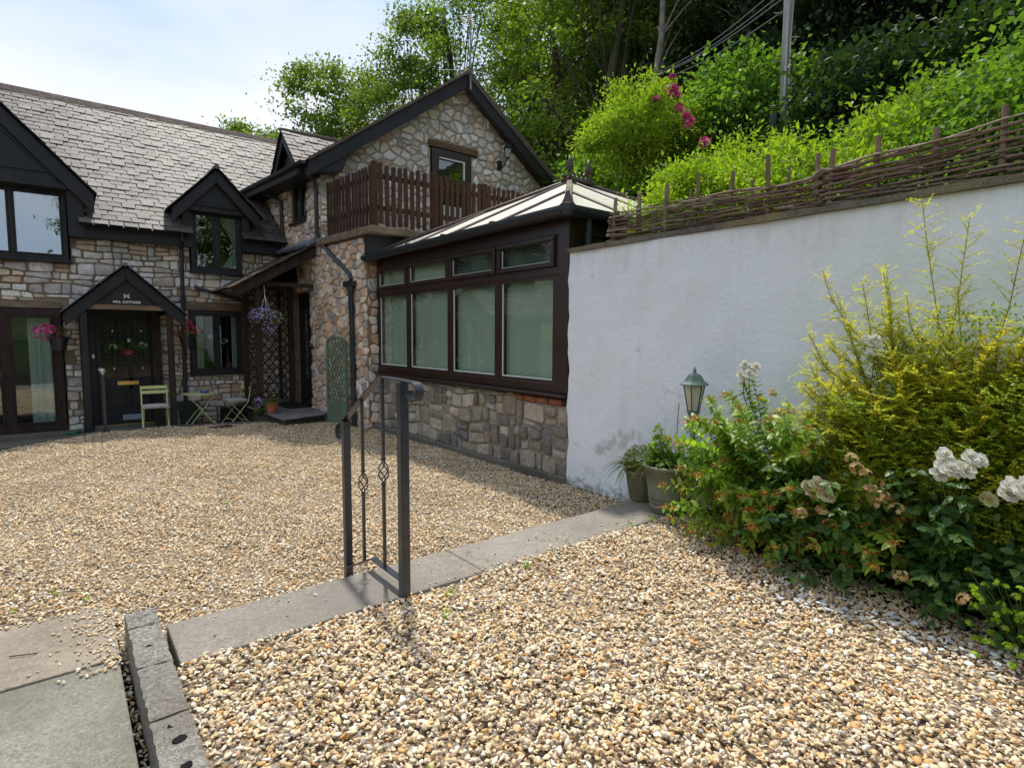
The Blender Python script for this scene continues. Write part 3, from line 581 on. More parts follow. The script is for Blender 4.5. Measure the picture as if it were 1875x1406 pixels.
m = MB(); m.box(-3.2, .05, YC-.03, YC+.3, 2.08, 2.2); m.build('lintel', 'lintel', cot, bevel=.01); m = MB(); m.box(1.95, 3.06, YC-.03, YC+.3, 2.12, 2.27); m.build('lintel', 'lintel', cot, bevel=.01)
m = MB(); m.box(-3.2, 4.0, 13.75, 13.8, -.1, 4.2); m.box(-3.2, 4.0, 13.2, 13.75, 2.45, 2.6); m.build('dark_room_backing', 'interior_dark', cot)  # near-black panels behind the windows stand in for unlit room depth
# main roof
def czr(y): return 3.63+.888*(y-12.6)
sl_ = math.hypot(1, .888); Wc = (0, 1/sl_, .888/sl_); Nc = (0, -.888/sl_, 1/sl_)
def keepc(c):
    x, y, z = c
    if 2.02 < x < 3.08 and z < 4.82-1.05*abs(x-2.55)+.0: return False
    if x < .42 and z < 5.5-1.05*abs(x+.84): return False
    if z < 4.84 and x > 3.86-(y-12.9)*.0986: return False
    if z >= 4.84 and x > 3.70+(z-4.80)/.7102: return False
    return True
slates(cot, (-3.4, 12.52, czr(12.52)), (1, 0, 0), Wc, Nc, 10.2, 4.62, .155, .22, keepc, 300, SLP, 5, 'slate')
m = MB(); m.prism([(-3.4, 16.02, 6.60), (-3.4, 15.88, 6.58), (-3.4, 15.98, 6.73), (-3.4, 16.06, 6.73), (-3.4, 16.16, 6.58)], (9.7, 0, 0))
m.build('ridge_tiles', 'stone', cot).color = (.17, .13, .115, 1)
m = MB(); m.prism([(-3.4, 16.02, 6.62), (6.3, 16.02, 6.62), (6.3, 19.5, 3.5), (-3.4, 19.5, 3.5)], (0, 0, -.05)); m.build('rear_roof_slope', 'slate', cot).color = (.2, .18, .18, 1)
# eaves: fascia, gutter
for x0, x1 in ((.42, 1.98), (3.12, 3.84)):
    m = MB(); m.box(x0, x1, 12.70, 12.74, 3.33, 3.60); m.box(x0, x1, 12.74, 12.9, 3.33, 3.36); m.build('fascia_board', 'black_wood', cot)
    m = MB(); m.prism([(x0-.02, 12.70+.062*math.cos(a)-.06, 3.60+.062*math.sin(a)) for a in [math.pi+i*math.pi/8 for i in range(9)]]+[(x0-.02, 12.69, 3.60), (x0-.02, 12.59, 3.60)][:0], (x1-x0+.06, 0, 0)); m.build('gutter', 'black_plastic', cot)
# left gabled dormer
yb = 12.52
for sx in (1, -1):
    barge(cot, (-.84, yb, 5.56), (-.84+1.42*sx, yb, 4.07), .20, .05, (0, 1, 0), foot=.05)
m = MB(); m.prism([(-2.0, 12.60, 4.10), (.34, 12.60, 4.10), (-.84, 12.60, 5.3)], (0, .05, 0)); m.box(-2.0, .34, 12.57, 12.63, 4.10, 4.20); m.build('gable_panel', 'black_wood', cot, bevel=.004)
m = MB(); m.bar((.12, 12.59, 4.22), (-.80, 12.59, 5.16), .03, .04, (0, 1, 0)); m.bar((-1.8, 12.59, 4.22), (-.88, 12.59, 5.16), .03, .04, (0, 1, 0)); m.box(-1.7, .02, 12.575, 12.60, 4.34, 4.37); m.build('gable_moulding', 'black_wood', cot)
m = MB(); m.box(.205, .43, 12.62, 12.9, 3.33, 4.12); m.box(.205, .43, 12.9, 13.6, 3.5, 4.12); m.build('dormer_cheek', 'black_wood', cot)
win(cot, (-1.86, 12.80, 2.92), (1, 0, 0), (0, -1, 0), 2.05, 1.19, [.68, 1.31], .07, glass='glass_sky', label='wide three light upper window with net curtain')
# dormer roofs
def dormer_roof(par, px, pz, hwid, fz, yf, name, nobj, seed, sl=1.05):
    yback = 12.6+(pz-3.63)/.888
    for sx in (1, -1):
        k = math.hypot(1, sl); W = Vector((-sx/k, 0, sl/k)); N = Vector((sx*sl/k, 0, 1/k)); O = Vector((px+sx*(hwid+.03), yf-.04, fz-.02)) if sx < 0 else Vector((px+sx*(hwid+.03), yf-.04, fz-.02))
        U = Vector((0, 1, 0))
        slates(par, O, U, W, N, yback-yf+.1, hwid*k+.02, .16, .22, lambda c: c.z > czr(c.y)-.12, 0, SLP, seed+sx, 'slate')
    m = MB(); m.tube([(px, yf-.06, pz+.02), (px, yback, pz+.02)], .045, 8); m.build('ridge_tiles', 'stone', par).color = (.17, .13, .115, 1)
dormer_roof(cot, -.84, 5.58, 1.42, 4.09, 12.5, 'd', 0, 31); dormer_roof(cot, 2.54, 4.86, .80, 4.02, 12.5, 'd', 0, 41)
# centre dormer
for sx in (1, -1): barge(cot, (2.54, yb, 4.83), (2.54+.78*sx, yb, 4.01), .17, .05, (0, 1, 0), foot=.02)
m = MB(); m.prism([(2.0, 12.62, 4.02), (3.08, 12.62, 4.02), (2.54, 12.62, 4.62)], (0, .05, 0)); m.box(2.0, 3.08, 12.59, 12.64, 4.12, 4.17); m.build('gable_panel', 'black_wood', cot, bevel=.004)
m = MB()
for a, b in ((1.95, 2.09), (3.01, 3.16)): m.box(a, b, 12.68, 12.9, 3.33, 4.02); m.box(a, b, 12.9, 13.6, 3.5, 4.1)
m.build('dormer_cheek', 'black_wood', cot)
win(cot, (2.09, 12.78, 2.88), (1, 0, 0), (0, -1, 0), .92, 1.20, [.46], .075, label='tall two light dormer window with tied white curtains', glass='glass')
win(cot, (2.03, 12.84, .86), (1, 0, 0), (0, -1, 0), .94, 1.25, [.47], .075, label='ground floor two light window with flowers on its sill', glass='glass')
m = MB(); m.box(2.0, 3.0, 12.80, 13.0, .82, .862); m.box(2.06, 3.04, 12.76, 12.95, 2.845, 2.88); m.box(-1.9, .22, 12.76, 12.95, 2.88, 2.92); m.build('window_sill', 'black_wood', cot)
# french windows
fwn = win(cot, (-2.3, 12.84, -.06), (1, 0, 0), (0, -1, 0), 2.33, 2.13, [.80, 1.57], .13, mat='dark_timber', name='french_window', glass='glass', mull=.13, dep=.08)
m = MB(); m.bar((-.76, 12.80, .95), (-.68, 12.80, .95), .02, .02); m.bar((-.80, 12.81, .90), (-.80, 12.81, 1.02), .03, .02, (0, 1, 0)); m.build('door_handle', 'black_metal', fwn)
m = MB(); m.box(-3.0, .26, 12.45, 12.95, -.20, -.07); m.build('door_step', 'terrace_concrete', cot)
# front door
dr = MB(); dr.box(.36, .50, 12.86, 13.0, -.1, 2.12); dr.box(1.42, 1.52, 12.86, 13.0, -.1, 2.12); dr.box(.5, 1.42, 12.86, 13.0, 2.0, 2.12)
dr.build('door_frame', 'black_wood', cot, bevel=.006)
P1 = [(.585, .83), (.985, .83), (.985, 1.93), (.80, 1.90), (.66, 1.83), (.585, 1.76)]; P2 = [(1.05, .83), (1.345, .83), (1.345, 1.76), (1.29, 1.83), (1.20, 1.90), (1.05, 1.93)]
d = MB()
for q in ((.50, .585, -.03, 2.0), (1.345, 1.42, -.03, 2.0), (.985, 1.05, .62, 2.0), (.585, 1.345, .62, .83), (.585, .985, 1.93, 2.0), (1.05, 1.345, 1.93, 2.0)): d.box(q[0], q[1], 12.90, 12.95, q[2], q[3])
d.prism([(.585, 12.90, 1.76), (.66, 12.90, 1.83), (.80, 12.90, 1.90), (.985, 12.90, 1.93), (.585, 12.90, 1.93)][::-1], (0, .05, 0)); d.prism([(1.345, 12.90, 1.76), (1.345, 12.90, 1.93), (1.05, 12.90, 1.93), (1.20, 12.90, 1.90), (1.29, 12.90, 1.83)][::-1], (0, .05, 0))
d.box(.585, 1.345, 12.915, 12.945, -.03, .62); d.box(.94, 1.0, 12.895, 12.93, .22, .62); d.box(.585, 1.345, 12.895, 12.93, -.03, .22)
for a, b in ((.62, .91), (1.03, 1.31)): d.box(a, b, 12.893, 12.92, .27, .56)
door = d.build('front_door', 'black_wood', cot, bevel=.005)
for P_ in (P1, P2):
    g = MB(); g.prism([(a, 12.925, b) for a, b in P_], (0, .006, 0)); g.build('pane', 'leaded_glass', door)
ld = MB(); 
for P_ in (P1, P2):
    a, b = min(p[0] for p in P_), max(p[0] for p in P_)
    for k in range(1, 4): x = a+(b-a)*k/4; ld.box(x-.004, x+.004, 12.916, 12.924, .84, 1.86 if 1 < k < 3 or True else 1.8)
    for z in (1.02, 1.22, 1.42, 1.62, 1.78): ld.box(a, b, 12.917, 12.925, z-.004, z+.004)
    cx = (a+b)/2
    for k in (1.68, 1.0): ld.tube([(cx+.04*math.cos(t_), 12.912, k+.05*math.sin(t_)) for t_ in [i*math.pi/6 for i in range(13)]], .005, 5)
ld.build('leading', 'black_metal', door)
for P_, c_ in ((P1, -1), (P2, 1)):
    for z in (1.70, 1.0):
        m = MB(); cx = sum(p[0] for p in P_)/len(P_); m.prism([(cx, 12.910, z-.02), (cx+.016, 12.910, z), (cx, 12.910, z+.02), (cx-.016, 12.910, z)], (0, .004, 0)); m.build('glass_bevel', 'steel', door)
m = MB(); m.box(.80, 1.14, 12.884, 12.90, .69, .765); m.box(.83, 1.11, 12.878, 12.886, .705, .75); m.build('letterbox', 'brass', door, bevel=.004)
m = MB(); m.lathe((0, 0, 0), [(.02, 0), (.02, .02), (.045, .04), (.045, .06), (.02, .075)], 14); m.v = [(v[0]+.55, 12.90-v[2], v[1]+.99) for v in m.v]; m.build('door_knob', 'steel', door, smooth=True)
m = MB(); m.lathe((0, 0, 0), [(.04, 0), (.035, .02), (.01, .03)], 12); m.v = [(v[0]+1.015, 12.90-v[2], v[1]*1.5+1.52) for v in m.v]; m.build('knocker', 'steel', door, smooth=True)
m = MB(); m.box(.44, .475, 12.845, 12.86, 1.20, 1.27); m.build('door_bell', 'sign_white', cot); m = MB(); m.lathe((0, 0, 0), [(.016, 0), (.014, .015), (.004, .02)], 10); m.v = [(v[0]+.47, 12.895-v[2], v[1]+1.12) for v in m.v]; m.build('door_lock', 'steel', door)
m = MB(); m.box(.86, 1.20, 12.885, 12.897, .03, .13); m.build('door_plaque', 'plaque', door)
m = MB(); m.box(.42, 1.5, 12.80, 12.95, -.13, -.04); m.build('threshold', 'terrace_concrete', cot); m = MB(); m.box(.45, 1.45, 12.795, 12.81, -.05, -.035); m.build('threshold_strip', 'brass', cot)
# porch
yp = 11.88
for sx in (1, -1): barge(cot, (.935, yp, 2.80), (.935+.86*sx, yp, 2.00), .17, .05, (0, 1, 0), foot=.0)
m = MB(); m.prism([(.32, yp+.06, 2.12), (1.55, yp+.06, 2.12), (.935, yp+.06, 2.66)], (0, .04, 0)); m.build('gable_panel', 'black_wood', cot); m = MB(); m.box(.30, 1.57, yp+.03, yp+.10, 2.06, 2.14); m.build('porch_beam', 'lintel', cot)
for x in (.27, 1.52):
    m = MB(); m.box(x, x+.10, yp+.04, yp+.14, -.13, 2.10); m.build('porch_post', 'black_wood' if x < 1 else 'dark_timber', cot, bevel=.006)
m = MB(); m.box(1.36, 1.50, 12.72, 12.86, -.1, 2.1); m.box(.27, .37, 12.74, 12.86, -.1, 2.1); m.build('wall_post', 'dark_timber', cot); m = MB(); m.box(.27, .37, yp+.14, 12.9, 2.0, 2.1); m.box(1.52, 1.62, yp+.14, 12.9, 2.0, 2.1); m.build('side_beam', 'dark_timber', cot)
k = math.hypot(1, .93)
for sx in (1, -1): slates(cot, (.935+sx*.90, yp-.05, 1.985), (0, 1, 0), (-sx/k, 0, .93/k), (sx*.93/k, 0, 1/k), 1.08, .90*k, .15, .2, lambda c: True, 0, [(.13, .15, .19), (.17, .17, .18)], 61+sx, 'slate')
m = MB(); m.tube([(.935, yp-.06, 2.83), (.935, 12.9, 2.83)], .035, 8); m.build('ridge_tiles', 'stone', cot).color = (.14, .11, .09, 1)
# sign on the porch gable
m = MB(); m.box(.765, 1.105, yp+.045, yp+.062, 2.155, 2.225); sg = m.build('name_board', 'black_metal', cot)
def text(s_, size, loc, parent, mat, ext=.003):
    c = bpy.data.curves.new('lettering', 'FONT'); c.body = s_; c.size = size; c.align_x = 'CENTER'; c.align_y = 'CENTER'; c.extrude = ext; c.space_character = 1.12; c.offset = .0016
    o = bpy.data.objects.new('lettering', c); COL.objects.link(o); dg = bpy.context.evaluated_depsgraph_get(); me = bpy.data.meshes.new_from_object(o.evaluated_get(dg)); bpy.data.objects.remove(o)
    me.materials.clear(); me.materials.append(M[mat]); q = link('lettering', me, parent); q.rotation_euler = (rad(90), 0, 0); q.location = Vector(loc)-ORG[parent.name]; return q
text('MILL COTTAGE', .052, (.935, yp+.04, 2.19), sg, 'sign_white')
m = MB()
for a0 in (35, 145, 215, 325): 
    a = rad(a0); m.prism([(.935, yp+.052, 2.295), (.935+.035*math.cos(a+.35), yp+.052, 2.295+.035*math.sin(a+.35)), (.935+.058*math.cos(a), yp+.052, 2.295+.055*math.sin(a)), (.935+.035*math.cos(a-.35), yp+.052, 2.295+.035*math.sin(a-.35))], (0, -.006, 0))
m.build('emblem', 'sign_white', cot)
m = MB(); m.box(.875, .995, yp+.054, yp+.062, 2.24, 2.35); m.build('emblem_board', 'black_metal', cot)
# pipes on the cottage front
def pipe(par, pts, r=.036, mat='black_plastic', name='downpipe', clips=()):
    m = MB(); m.tube(pts, r, 10)
    for c in clips: m.tube([Vector(c)-Vector((0, 0, .02)), Vector(c)+Vector((0, 0, .02))], r*1.25, 10)
    return m.build(name, mat, par, smooth=False)
pipe(cot, [(1.93, 12.62, 3.58), (1.93, 12.66, 3.42), (1.93, 12.80, 3.30), (1.93, 12.82, 3.1), (1.89, 12.82, .05)], clips=((1.93, 12.82, 3.2), (1.92, 12.82, 2.3), (1.90, 12.82, 1.2)))
pipe(cot, [(2.12, 12.78, 2.58), (2.2, 12.78, 2.55), (2.6, 12.78, 2.44), (3.3, 12.78, 2.25)], name='waste_pipe')
pipe(cot, [(3.70, 12.62, 3.60), (3.70, 12.72, 3.45), (3.72, 12.80, 3.35), (3.72, 12.80, .2)])
# ============================================================ WING WITH GABLE AND BALCONY
def xw(y): return 4.2-.0986*(y-9.35)
wing = thing('gabled_wing', 'taller rubble stone wing with big gable, black bargeboards and picket fenced balcony', 'house', (6.5, 11.5, -.05))
Uw = Vector((-.0986, 1, 0)).normalized(); Nw = Vector((-1, -.0986, 0)).normalized(); kU = math.hypot(1, .0986)
def yu(y): return (y-9.35)*kU
GC = 11.05
hw_ = [(-.1, yu(GC), 3.38, 6), (yu(11.58), yu(12.36), .18, 2.55), (yu(11.63), yu(12.34), 3.98, 4.98)]
rubble(wing, (4.2, 9.35, -.05), Uw, Nw, [(0, 0), (yu(14.4), 0), (yu(14.4), 4.92), (0, 4.92)], hw_, .175, .14, PALW, .014, .030, 21, .62, 190, lambda p: inview(p) and not (p.y > 12.9 and p.z < 4), .09, 'mortar_tan', .3)
rubble(wing, (4.03, GC, 3.4), (1, 0, 0), (0, -1, 0), [(0, 0), (6.25, 0), (6.25, 1.45), (3.15, 3.78), (0, 1.50)], [(2.42, 3.49, -.1, 2.44), (2.38, 3.64, 2.27, 2.45)], .215, .165, [(.76, .73, .68), (.70, .65, .58), (.62, .58, .52), (.74, .72, .70), (.58, .46, .37), (.68, .57, .46), (.50, .47, .45)], .042, .028, 22, .7, 110, lambda p: inview(p) and p.z > 3.9, .14, 'mortar_grey', .3)
rubble(wing, (4.2, 9.35, -.05), (1, 0, 0), (0, -1, 0), [(0, 0), (.22, 0), (.22, 2.98), (0, 2.98)], [], .16, .17, PALW, .02, .04, 23, .3, 12, inview, .08, 'mortar_tan', .25)
# masonry core under the balcony, ledge, fascia
m = MB(); m.box(4.46, 9.4, 9.36, 11.0, -.05, 2.95); m.build('inner_wall', 'mortar_tan', wing)
m = MB(); m.prism([(xw(9.0)-.10, 9.0, 3.34), (9.6, 9.0, 3.34), (9.6, 11.04, 3.34), (xw(11.04)-.10, 11.04, 3.34)], (0, 0, .13)); m.build('balcony_ledge', 'lintel', wing, bevel=.015)
m = MB(); m.box(4.16, 9.3, 9.20, 9.26, 2.90, 3.335); m.box(4.16, 4.20, 9.262, 9.36, 2.90, 3.335); m.build('fascia_board', 'black_wood', wing)
m = MB(); m.box(6.40, 7.68, GC-.05, GC+.2, 5.70, 5.84); m.build('lintel', 'gable_lintel', wing, bevel=.008)
gd = win(wing, (6.47, 10.99, 3.47), (1, 0, 0), (0, -1, 0), 1.0, 2.20, [], .13, mat='brown_frame', label='balcony door with white inner panel', dep=.08, name='balcony_door')
m = MB(); m.box(6.66, 7.28, 11.02, 11.04, 3.65, 4.50); m.build('door_panel', 'white_upvc', gd); m = MB(); m.box(7.255, 7.295, 10.97, 11.0, 3.62, 5.50); m.box(6.64, 7.255, 10.97, 11.0, 5.47, 5.50); m.build('door_seal', 'seal', gd)
m = MB(); m.box(6.3, 7.8, 11.5, 11.55, 3.4, 5.9); m.box(4.15, 4.2, 11.4, 12.7, 3.9, 5.0); m.box(4.35, 4.4, 11.4, 12.7, 0, 2.6); m.build('dark_room_backing', 'interior_dark', wing)  # dark sheets behind the openings, indoor shade put into their colour
# roof
RX, RZ, EX, EZ = 7.2, 7.30, 3.68, 4.80
ks = (RZ-EZ)/(RX-EX)
k = math.hypot(1, ks); 
def keepw(c): return not (c.x < 4.7 and abs(c.y-11.85) < .75 and c.z < 5.55-1.0*abs(c.y-11.85))
slates(wing, (EX-.03, 10.66, EZ-.02), (0, 1, 0), (1/k, 0, ks/k), (-ks/k, 0, 1/k), 8, (RX-EX)*k+.02, .17, .25, keepw, 60, SLP, 71, 'slate')
m = MB(); m.prism([(RX, 10.68, RZ), (RX, 18.6, RZ), (2*RX-EX, 18.6, EZ), (2*RX-EX, 10.68, EZ)], (0, 0, -.05)); m.build('rear_roof_slope', 'slate', wing).color = (.2, .18, .18, 1)
m = MB(); m.tube([(RX, 10.6, RZ+.01), (RX, 18.6, RZ+.01)], .06, 8); m.build('ridge_tiles', 'stone', wing).color = (.16, .13, .11, 1)
for sx in (-1, 1):
    f = (RX+sx*3.5, 10.72, RZ-3.5*ks); barge(wing, (RX, 10.72, RZ-.02), f, .24, .06, (0, 1, 0))
    m = MB(); m.bar((RX, 10.69, RZ+.02), (f[0], 10.69, f[2]+.02), .05, .05, (0, 1, 0)); m.build('verge_tiles', 'stone', wing).color = (.14, .11, .09, 1)
m = MB(); m.prism([(3.70, 10.75, 4.62), (4.35, 10.75, 4.72), (4.55, 10.75, 5.15), (4.2, 10.75, 5.1), (3.70, 10.75, 4.80)], (0, .28, 0)); m.build('box_end', 'black_wood', wing, bevel=.006)
m = MB(); m.prism([(3.62, 11.0, 4.62), (4.02, 11.0, 4.62), (4.02, 11.0, 4.78), (3.62, 11.0, 4.78)], (-.32, 3.2, 0)); m.build('soffit', 'black_wood', wing)
m = MB(); m.prism([(3.62+.06*math.cos(a), 10.72, 4.80+.06*math.sin(a)) for a in [math.pi+i*math.pi/8 for i in range(9)]], (-.34, 3.5, 0)); m.build('gutter', 'black_plastic', wing)
# west facing dormer on the wing
wx = 3.60
for sy in (1, -1): barge(wing, (wx, 11.85, 5.60), (wx, 11.85+.80*sy, 4.82), .15, .05, (1, 0, 0))
m = MB(); m.prism([(wx+.12, 11.2, 4.86), (wx+.12, 12.5, 4.86), (wx+.12, 11.85, 5.5)], (.05, 0, 0)); m.box(wx+.10, wx+.16, 11.2, 12.5, 4.82, 4.90); m.build('gable_panel', 'black_wood', wing)
for sy in (-1, 1):
    slates(wing, (wx-.04, 11.85+sy*.84, 4.79), (1, 0, 0), Vector((0, -sy*.707, .707)), Vector((0, sy*.707, .707)), 1.35, 1.16, .14, .2, lambda c: c.z > EZ+(c.x-EX)*ks-.1, 60 if sy < 0 else 0, SLP, 77+sy, 'slate')
m = MB(); m.tube([(wx-.05, 11.85, 5.63), (4.95, 11.85, 5.66)], .04, 8); m.build('ridge_tiles', 'stone', wing).color = (.16, .13, .11, 1)
wy = 11.65; win(wing, (xw(wy)+.02, wy, 3.93), Uw, Nw, .68, .93, [.34], .06, dep=.06, label='narrow upstairs side window', glass='glass')
m = MB(); m.obox(Vector((xw(12)-.02, 12.0, 3.90)), Uw*.38, Nw*.05, Vector((0, 0, .02))); m.build('window_sill', 'black_wood', wing)
# side door
P_ = Vector((xw(11.60)+.10, 11.60, .17)); sd = win(wing, P_, Uw, Nw, .76, 2.33, [], .10, mat='dark_timber', name='side_door', dep=.08, pane=False)
m = MB(); m.obox(P_+Uw*.38-Nw*.02+Vector((0, 0, 1.15)), Uw*.28, Nw*.02, Vector((0, 0, 1.05))); m.build('door_leaf', 'black_wood', sd)
m = MB(); m.obox(P_+Uw*.40+Nw*.004+Vector((0, 0, 1.3)), Uw*.05, Nw*.006, Vector((0, 0, .72))); m.build('pane', 'glass_sky', sd)
m = MB(); m.obox(P_+Uw*(-.12)+Nw*.13+Vector((0, 0, 1.25)), Uw*.03, Nw*.015, Vector((0, 0, .06))); m.build('door_bell', 'black_plastic', wing)
# downpipes on the side wall
def wp(y, z, off=.06): return Vector((xw(y), y, z))+Nw*off
pipe(wing, [wp(11.12, 4.78, .36), wp(11.12, 4.68, .34), wp(11.10, 4.60, .10), wp(11.10, 4.45), wp(11.10, 3.55), wp(11.0, 3.42), wp(9.85, 2.72), wp(9.80, 2.62)], .036, clips=(wp(11.10, 4.3), wp(11.1, 3.6)))
m = MB(); c = wp(9.78, 2.5, .09); m.obox(c+Vector((0, 0, .04)), Uw*.12, Nw*.08, Vector((0, 0, .05))); m.prism([c+Uw*a+Nw*b+Vector((0, 0, -.01)) for a, b in ((-.11, -.07), (.11, -.07), (.11, .07), (-.11, .07))], (0, 0, .001)); m.build('hopper', 'black_plastic', wing, bevel=.008)
m = MB(); m.lathe(tuple(c+Vector((0, 0, -.14))), [(.04, 0), (.05, .04), (.10, .13)], 4); m.build('hopper_cone', 'black_plastic', wing)
pipe(wing, [wp(9.78, 2.38, .09), wp(9.78, 2.1, .08), wp(9.74, .02, .08)], .045, clips=(wp(9.77, 2.1, .08), wp(9.75, 1.1, .08)))
pipe(wing, [wp(13.9, 4.76, .30), wp(13.0, 4.6, .20), wp(12.72, 4.45, .07), wp(12.68, 3.2, .07)], .036)
# balcony fence: every picket a part
bal = thing('balcony_fence', 'dark brown round topped picket fence around the upper balcony', 'fence', (4.2, 9.05, 3.47))
def picketmesh(h, w=.075, t_=.018):
    pr = [(-w/2, 0), (w/2, 0), (w/2, h-w/2)]+[(w/2*math.cos(a), h-w/2+w/2*math.sin(a)) for a in [math.pi*i/6 for i in range(1, 6)]]+[(-w/2, h-w/2)]
    m = MB(); m.prism([(a, -t_/2, b) for a, b in pr], (0, t_, 0)); me = bpy.data.meshes.new('picket'); me.from_pydata(m.v, [], m.f); me.materials.append(M['picket_wood']); me.update(); return me
pm = picketmesh(1.0); rng = random.Random(8)
def put(me, name, parent, loc, rz, tilt=0): 
    o = link(name, me, parent); o.location = Vector(loc)-ORG[parent.name]; o.rotation_euler = (0, tilt, rz); return o
x = 4.34; i = 0
while x < 9.3:
    if i not in (8,): put(pm, 'picket', bal, (x, 9.07+rng.uniform(-.004, .004), 3.50+rng.uniform(-.02, .02)), 0, rng.uniform(-.012, .012))
    x += .118; i += 1
y = 9.18
while y < 10.75: put(pm, 'picket', bal, (xw(y)-.02, y, 3.47+rng.uniform(-.015, .015)), rad(90)+.0983, rng.uniform(-.01, .01)); y += .116
for (x, y) in ((4.24, 9.10), (5.38, 9.12), (7.62, 9.12), (6.5, 9.12)):
    m = MB(); m.box(x-.045, x+.045, y-.045, y+.045, 3.47, 4.53); m.build('post', 'picket_wood', bal, bevel=.006)
for z in (3.78, 4.30):
    m = MB(); m.box(4.25, 9.3, 9.082, 9.12, z-.04, z+.04); m.build('rail', 'picket_wood', bal); m = MB(); m.bar((xw(9.15)+.02, 9.15, z), (xw(10.75)+.02, 10.75, z), .035, .08); m.build('rail', 'picket_wood', bal)
# ============================================================ side porch canopy and trellis
can = thing('porch_canopy', 'black sloping lean-to porch canopy over the side door with lattice sides', 'porch', (3.3, 12.0, .2))
m = MB(); m.prism([(2.46, 11.2, 2.46), (2.46, 11.2, 2.36), (2.60, 11.2, 2.36), (3.97, 11.2, 3.16), (3.97, 11.2, 3.36)], (0, .045, 0)); m.build('bargeboard', 'dark_timber', can, bevel=.005)
cs = (3.40-2.50)/(3.97-2.44); k = math.hypot(1, cs)
slates(can, (2.42, 11.12, 2.47), (0, 1, 0), (1/k, 0, cs/k), (-cs/k, 0, 1/k), 1.72, 1.55*k, .14, .2, lambda c: True, 50, [(.13, .10, .08), (.17, .13, .10), (.10, .08, .07)], 91, 'slate', 'dark_timber')
m = MB(); m.prism([(3.80, 11.15, 3.33), (3.98, 11.15, 3.44), (3.99, 11.15, 3.52), (3.77, 11.15, 3.38)], (-.12, 1.55, 0)); m.build('flashing', 'lead', can)
m = MB(); m.box(2.90, 3.97, 11.36, 11.44, 2.56, 2.64); m.build('beam', 'dark_timber', can); m = MB(); m.box(2.87, 2.95, 11.44, 12.25, 2.50, 2.58); m.build('beam', 'dark_timber', can); m = MB(); m.box(2.9, 3.85, 12.2, 12.26, 2.56, 2.64); m.build('beam', 'dark_timber', can)
for x, y in ((2.93, 11.40), (2.90, 12.22), (3.78, 12.22)):
    m = MB(); m.box(x-.05, x+.05, y-.05, y+.05, .10, 2.60); m.build('post', 'dark_timber', can, bevel=.005)
m = MB(); m.prism([(3.02, 11.2, 2.62), (3.9, 11.2, 3.12), (3.9, 11.2, 2.64), (3.02, 11.2, 2.60)], (0, .01, 0)) ; m.v = [(v[0], v[1]+.9, v[2]) for v in m.v]; m.build('inner_panel', 'interior_dark', can)
def lattice(parent, P0, U, w, h, sp, lw, th, mat, N, name='lath', arch=0):
    """crossed laths clipped to a w x h panel; one object per lath"""
    P0, U, N = Vector(P0), Vector(U).normalized(), Vector(N).normalized(); Z = Vector((0, 0, 1)); slope = 1.25
    for s_ in (1, -1):
        k = -int(h/slope/sp)-1 if s_ > 0 else 0
        while True:
            c = k*sp
            if (s_ > 0 and c > w) or (s_ < 0 and c > w+h/slope): break
            # line: u = c + s_*v/slope
            pts = []
            va, vb = 0.0, h
            if s_ > 0: va = max(va, -c*slope); vb = min(vb, (w-c)*slope)
            else: va = max(va, (c-w)*slope); vb = min(vb, c*slope)
            if vb-va > .04:
                if arch: vb = min(vb, h)
                a = P0+U*(c+s_*va/slope)+Z*va+N*th*(.5*s_); b = P0+U*(c+s_*vb/slope)+Z*vb+N*th*(.5*s_); m = MB(); m.bar(a, b, lw, th*.9, N); m.build(name, mat, parent)
            k += 1
lattice(can, (2.95, 12.22, .32), (1, 0, 0), .78, 2.25, .15, .022, .008, 'dark_timber', (0, -1, 0))
lattice(can, (2.93, 11.46, .22), (0, 1, 0), .72, 2.30, .15, .022, .008, 'dark_timber', (-1, 0, 0))
# raised slab with mat
m = MB(); m.prism([(3.08, 10.52, .10), (xw(10.85)-.02, 10.85, .10), (xw(12.86)-.02, 12.86, .24), (2.80, 12.86, .24), (2.88, 12.0, .18)], (0, 0, .03)); o = m.build('porch_slab', 'step_slab', None, bevel=.008); tag(o, 'grey stone slab landing in front of the side door', 'step')
m = MB(); m.prism([(3.20, 10.75, -.1), (4.0, 11.0, -.1), (3.9, 12.84, -.1), (2.95, 12.84, -.1)], (0, 0, .19)); struct('landing_base', m, 'terrace_concrete')
m = MB(); m.prism([(3.48, 11.55, .180), (3.95, 11.55, .180), (3.86, 12.25, .232), (3.38, 12.25, .232)], (0, 0, .012)); o = m.build('door_mat', 'mat', None); tag(o, 'brown doormat on the slab before the side door', 'doormat')
# ============================================================ CONSERVATORY
con = thing('conservatory', 'dark brown framed conservatory with closed blinds and cream hipped roof on a stone base', 'conservatory', (6.6, 6.95, 0))
CX = 4.37; NX = Vector((-1, 0, 0)); UY = Vector((0, 1, 0))
m = MB(); Y = [4.55, 4.80, 5.84, 6.98, 8.22, 9.34]
def cb(y0, y1, z0, z1, x0, x1): m.box(x0, x1, y0, y1, z0, z1)
cb(4.55, 9.34, 1.0, 1.11, CX, CX+.09); cb(4.55, 9.34, 2.33, 2.42, CX, CX+.09); cb(4.55, 9.34, 2.76, 2.92, CX, CX+.09)
for y0, y1 in ((4.55, 4.78), (5.80, 5.88), (6.94, 7.02), (8.18, 8.26), (9.28, 9.34)): cb(y0, y1, 1.11, 2.33, CX+.003, CX+.087); cb(y0, y1, 2.42, 2.76, CX+.003, CX+.087)
m.box(CX-.005, CX+.14, 4.545, 4.70, 1.0, 2.93)
m.build('main_frame', 'brown_frame', con, bevel=.006)
m = MB(); cb(4.53, 9.36, .965, 1.0, CX-.09, CX+.1); m.build('sill', 'brown_frame', con, bevel=.006)
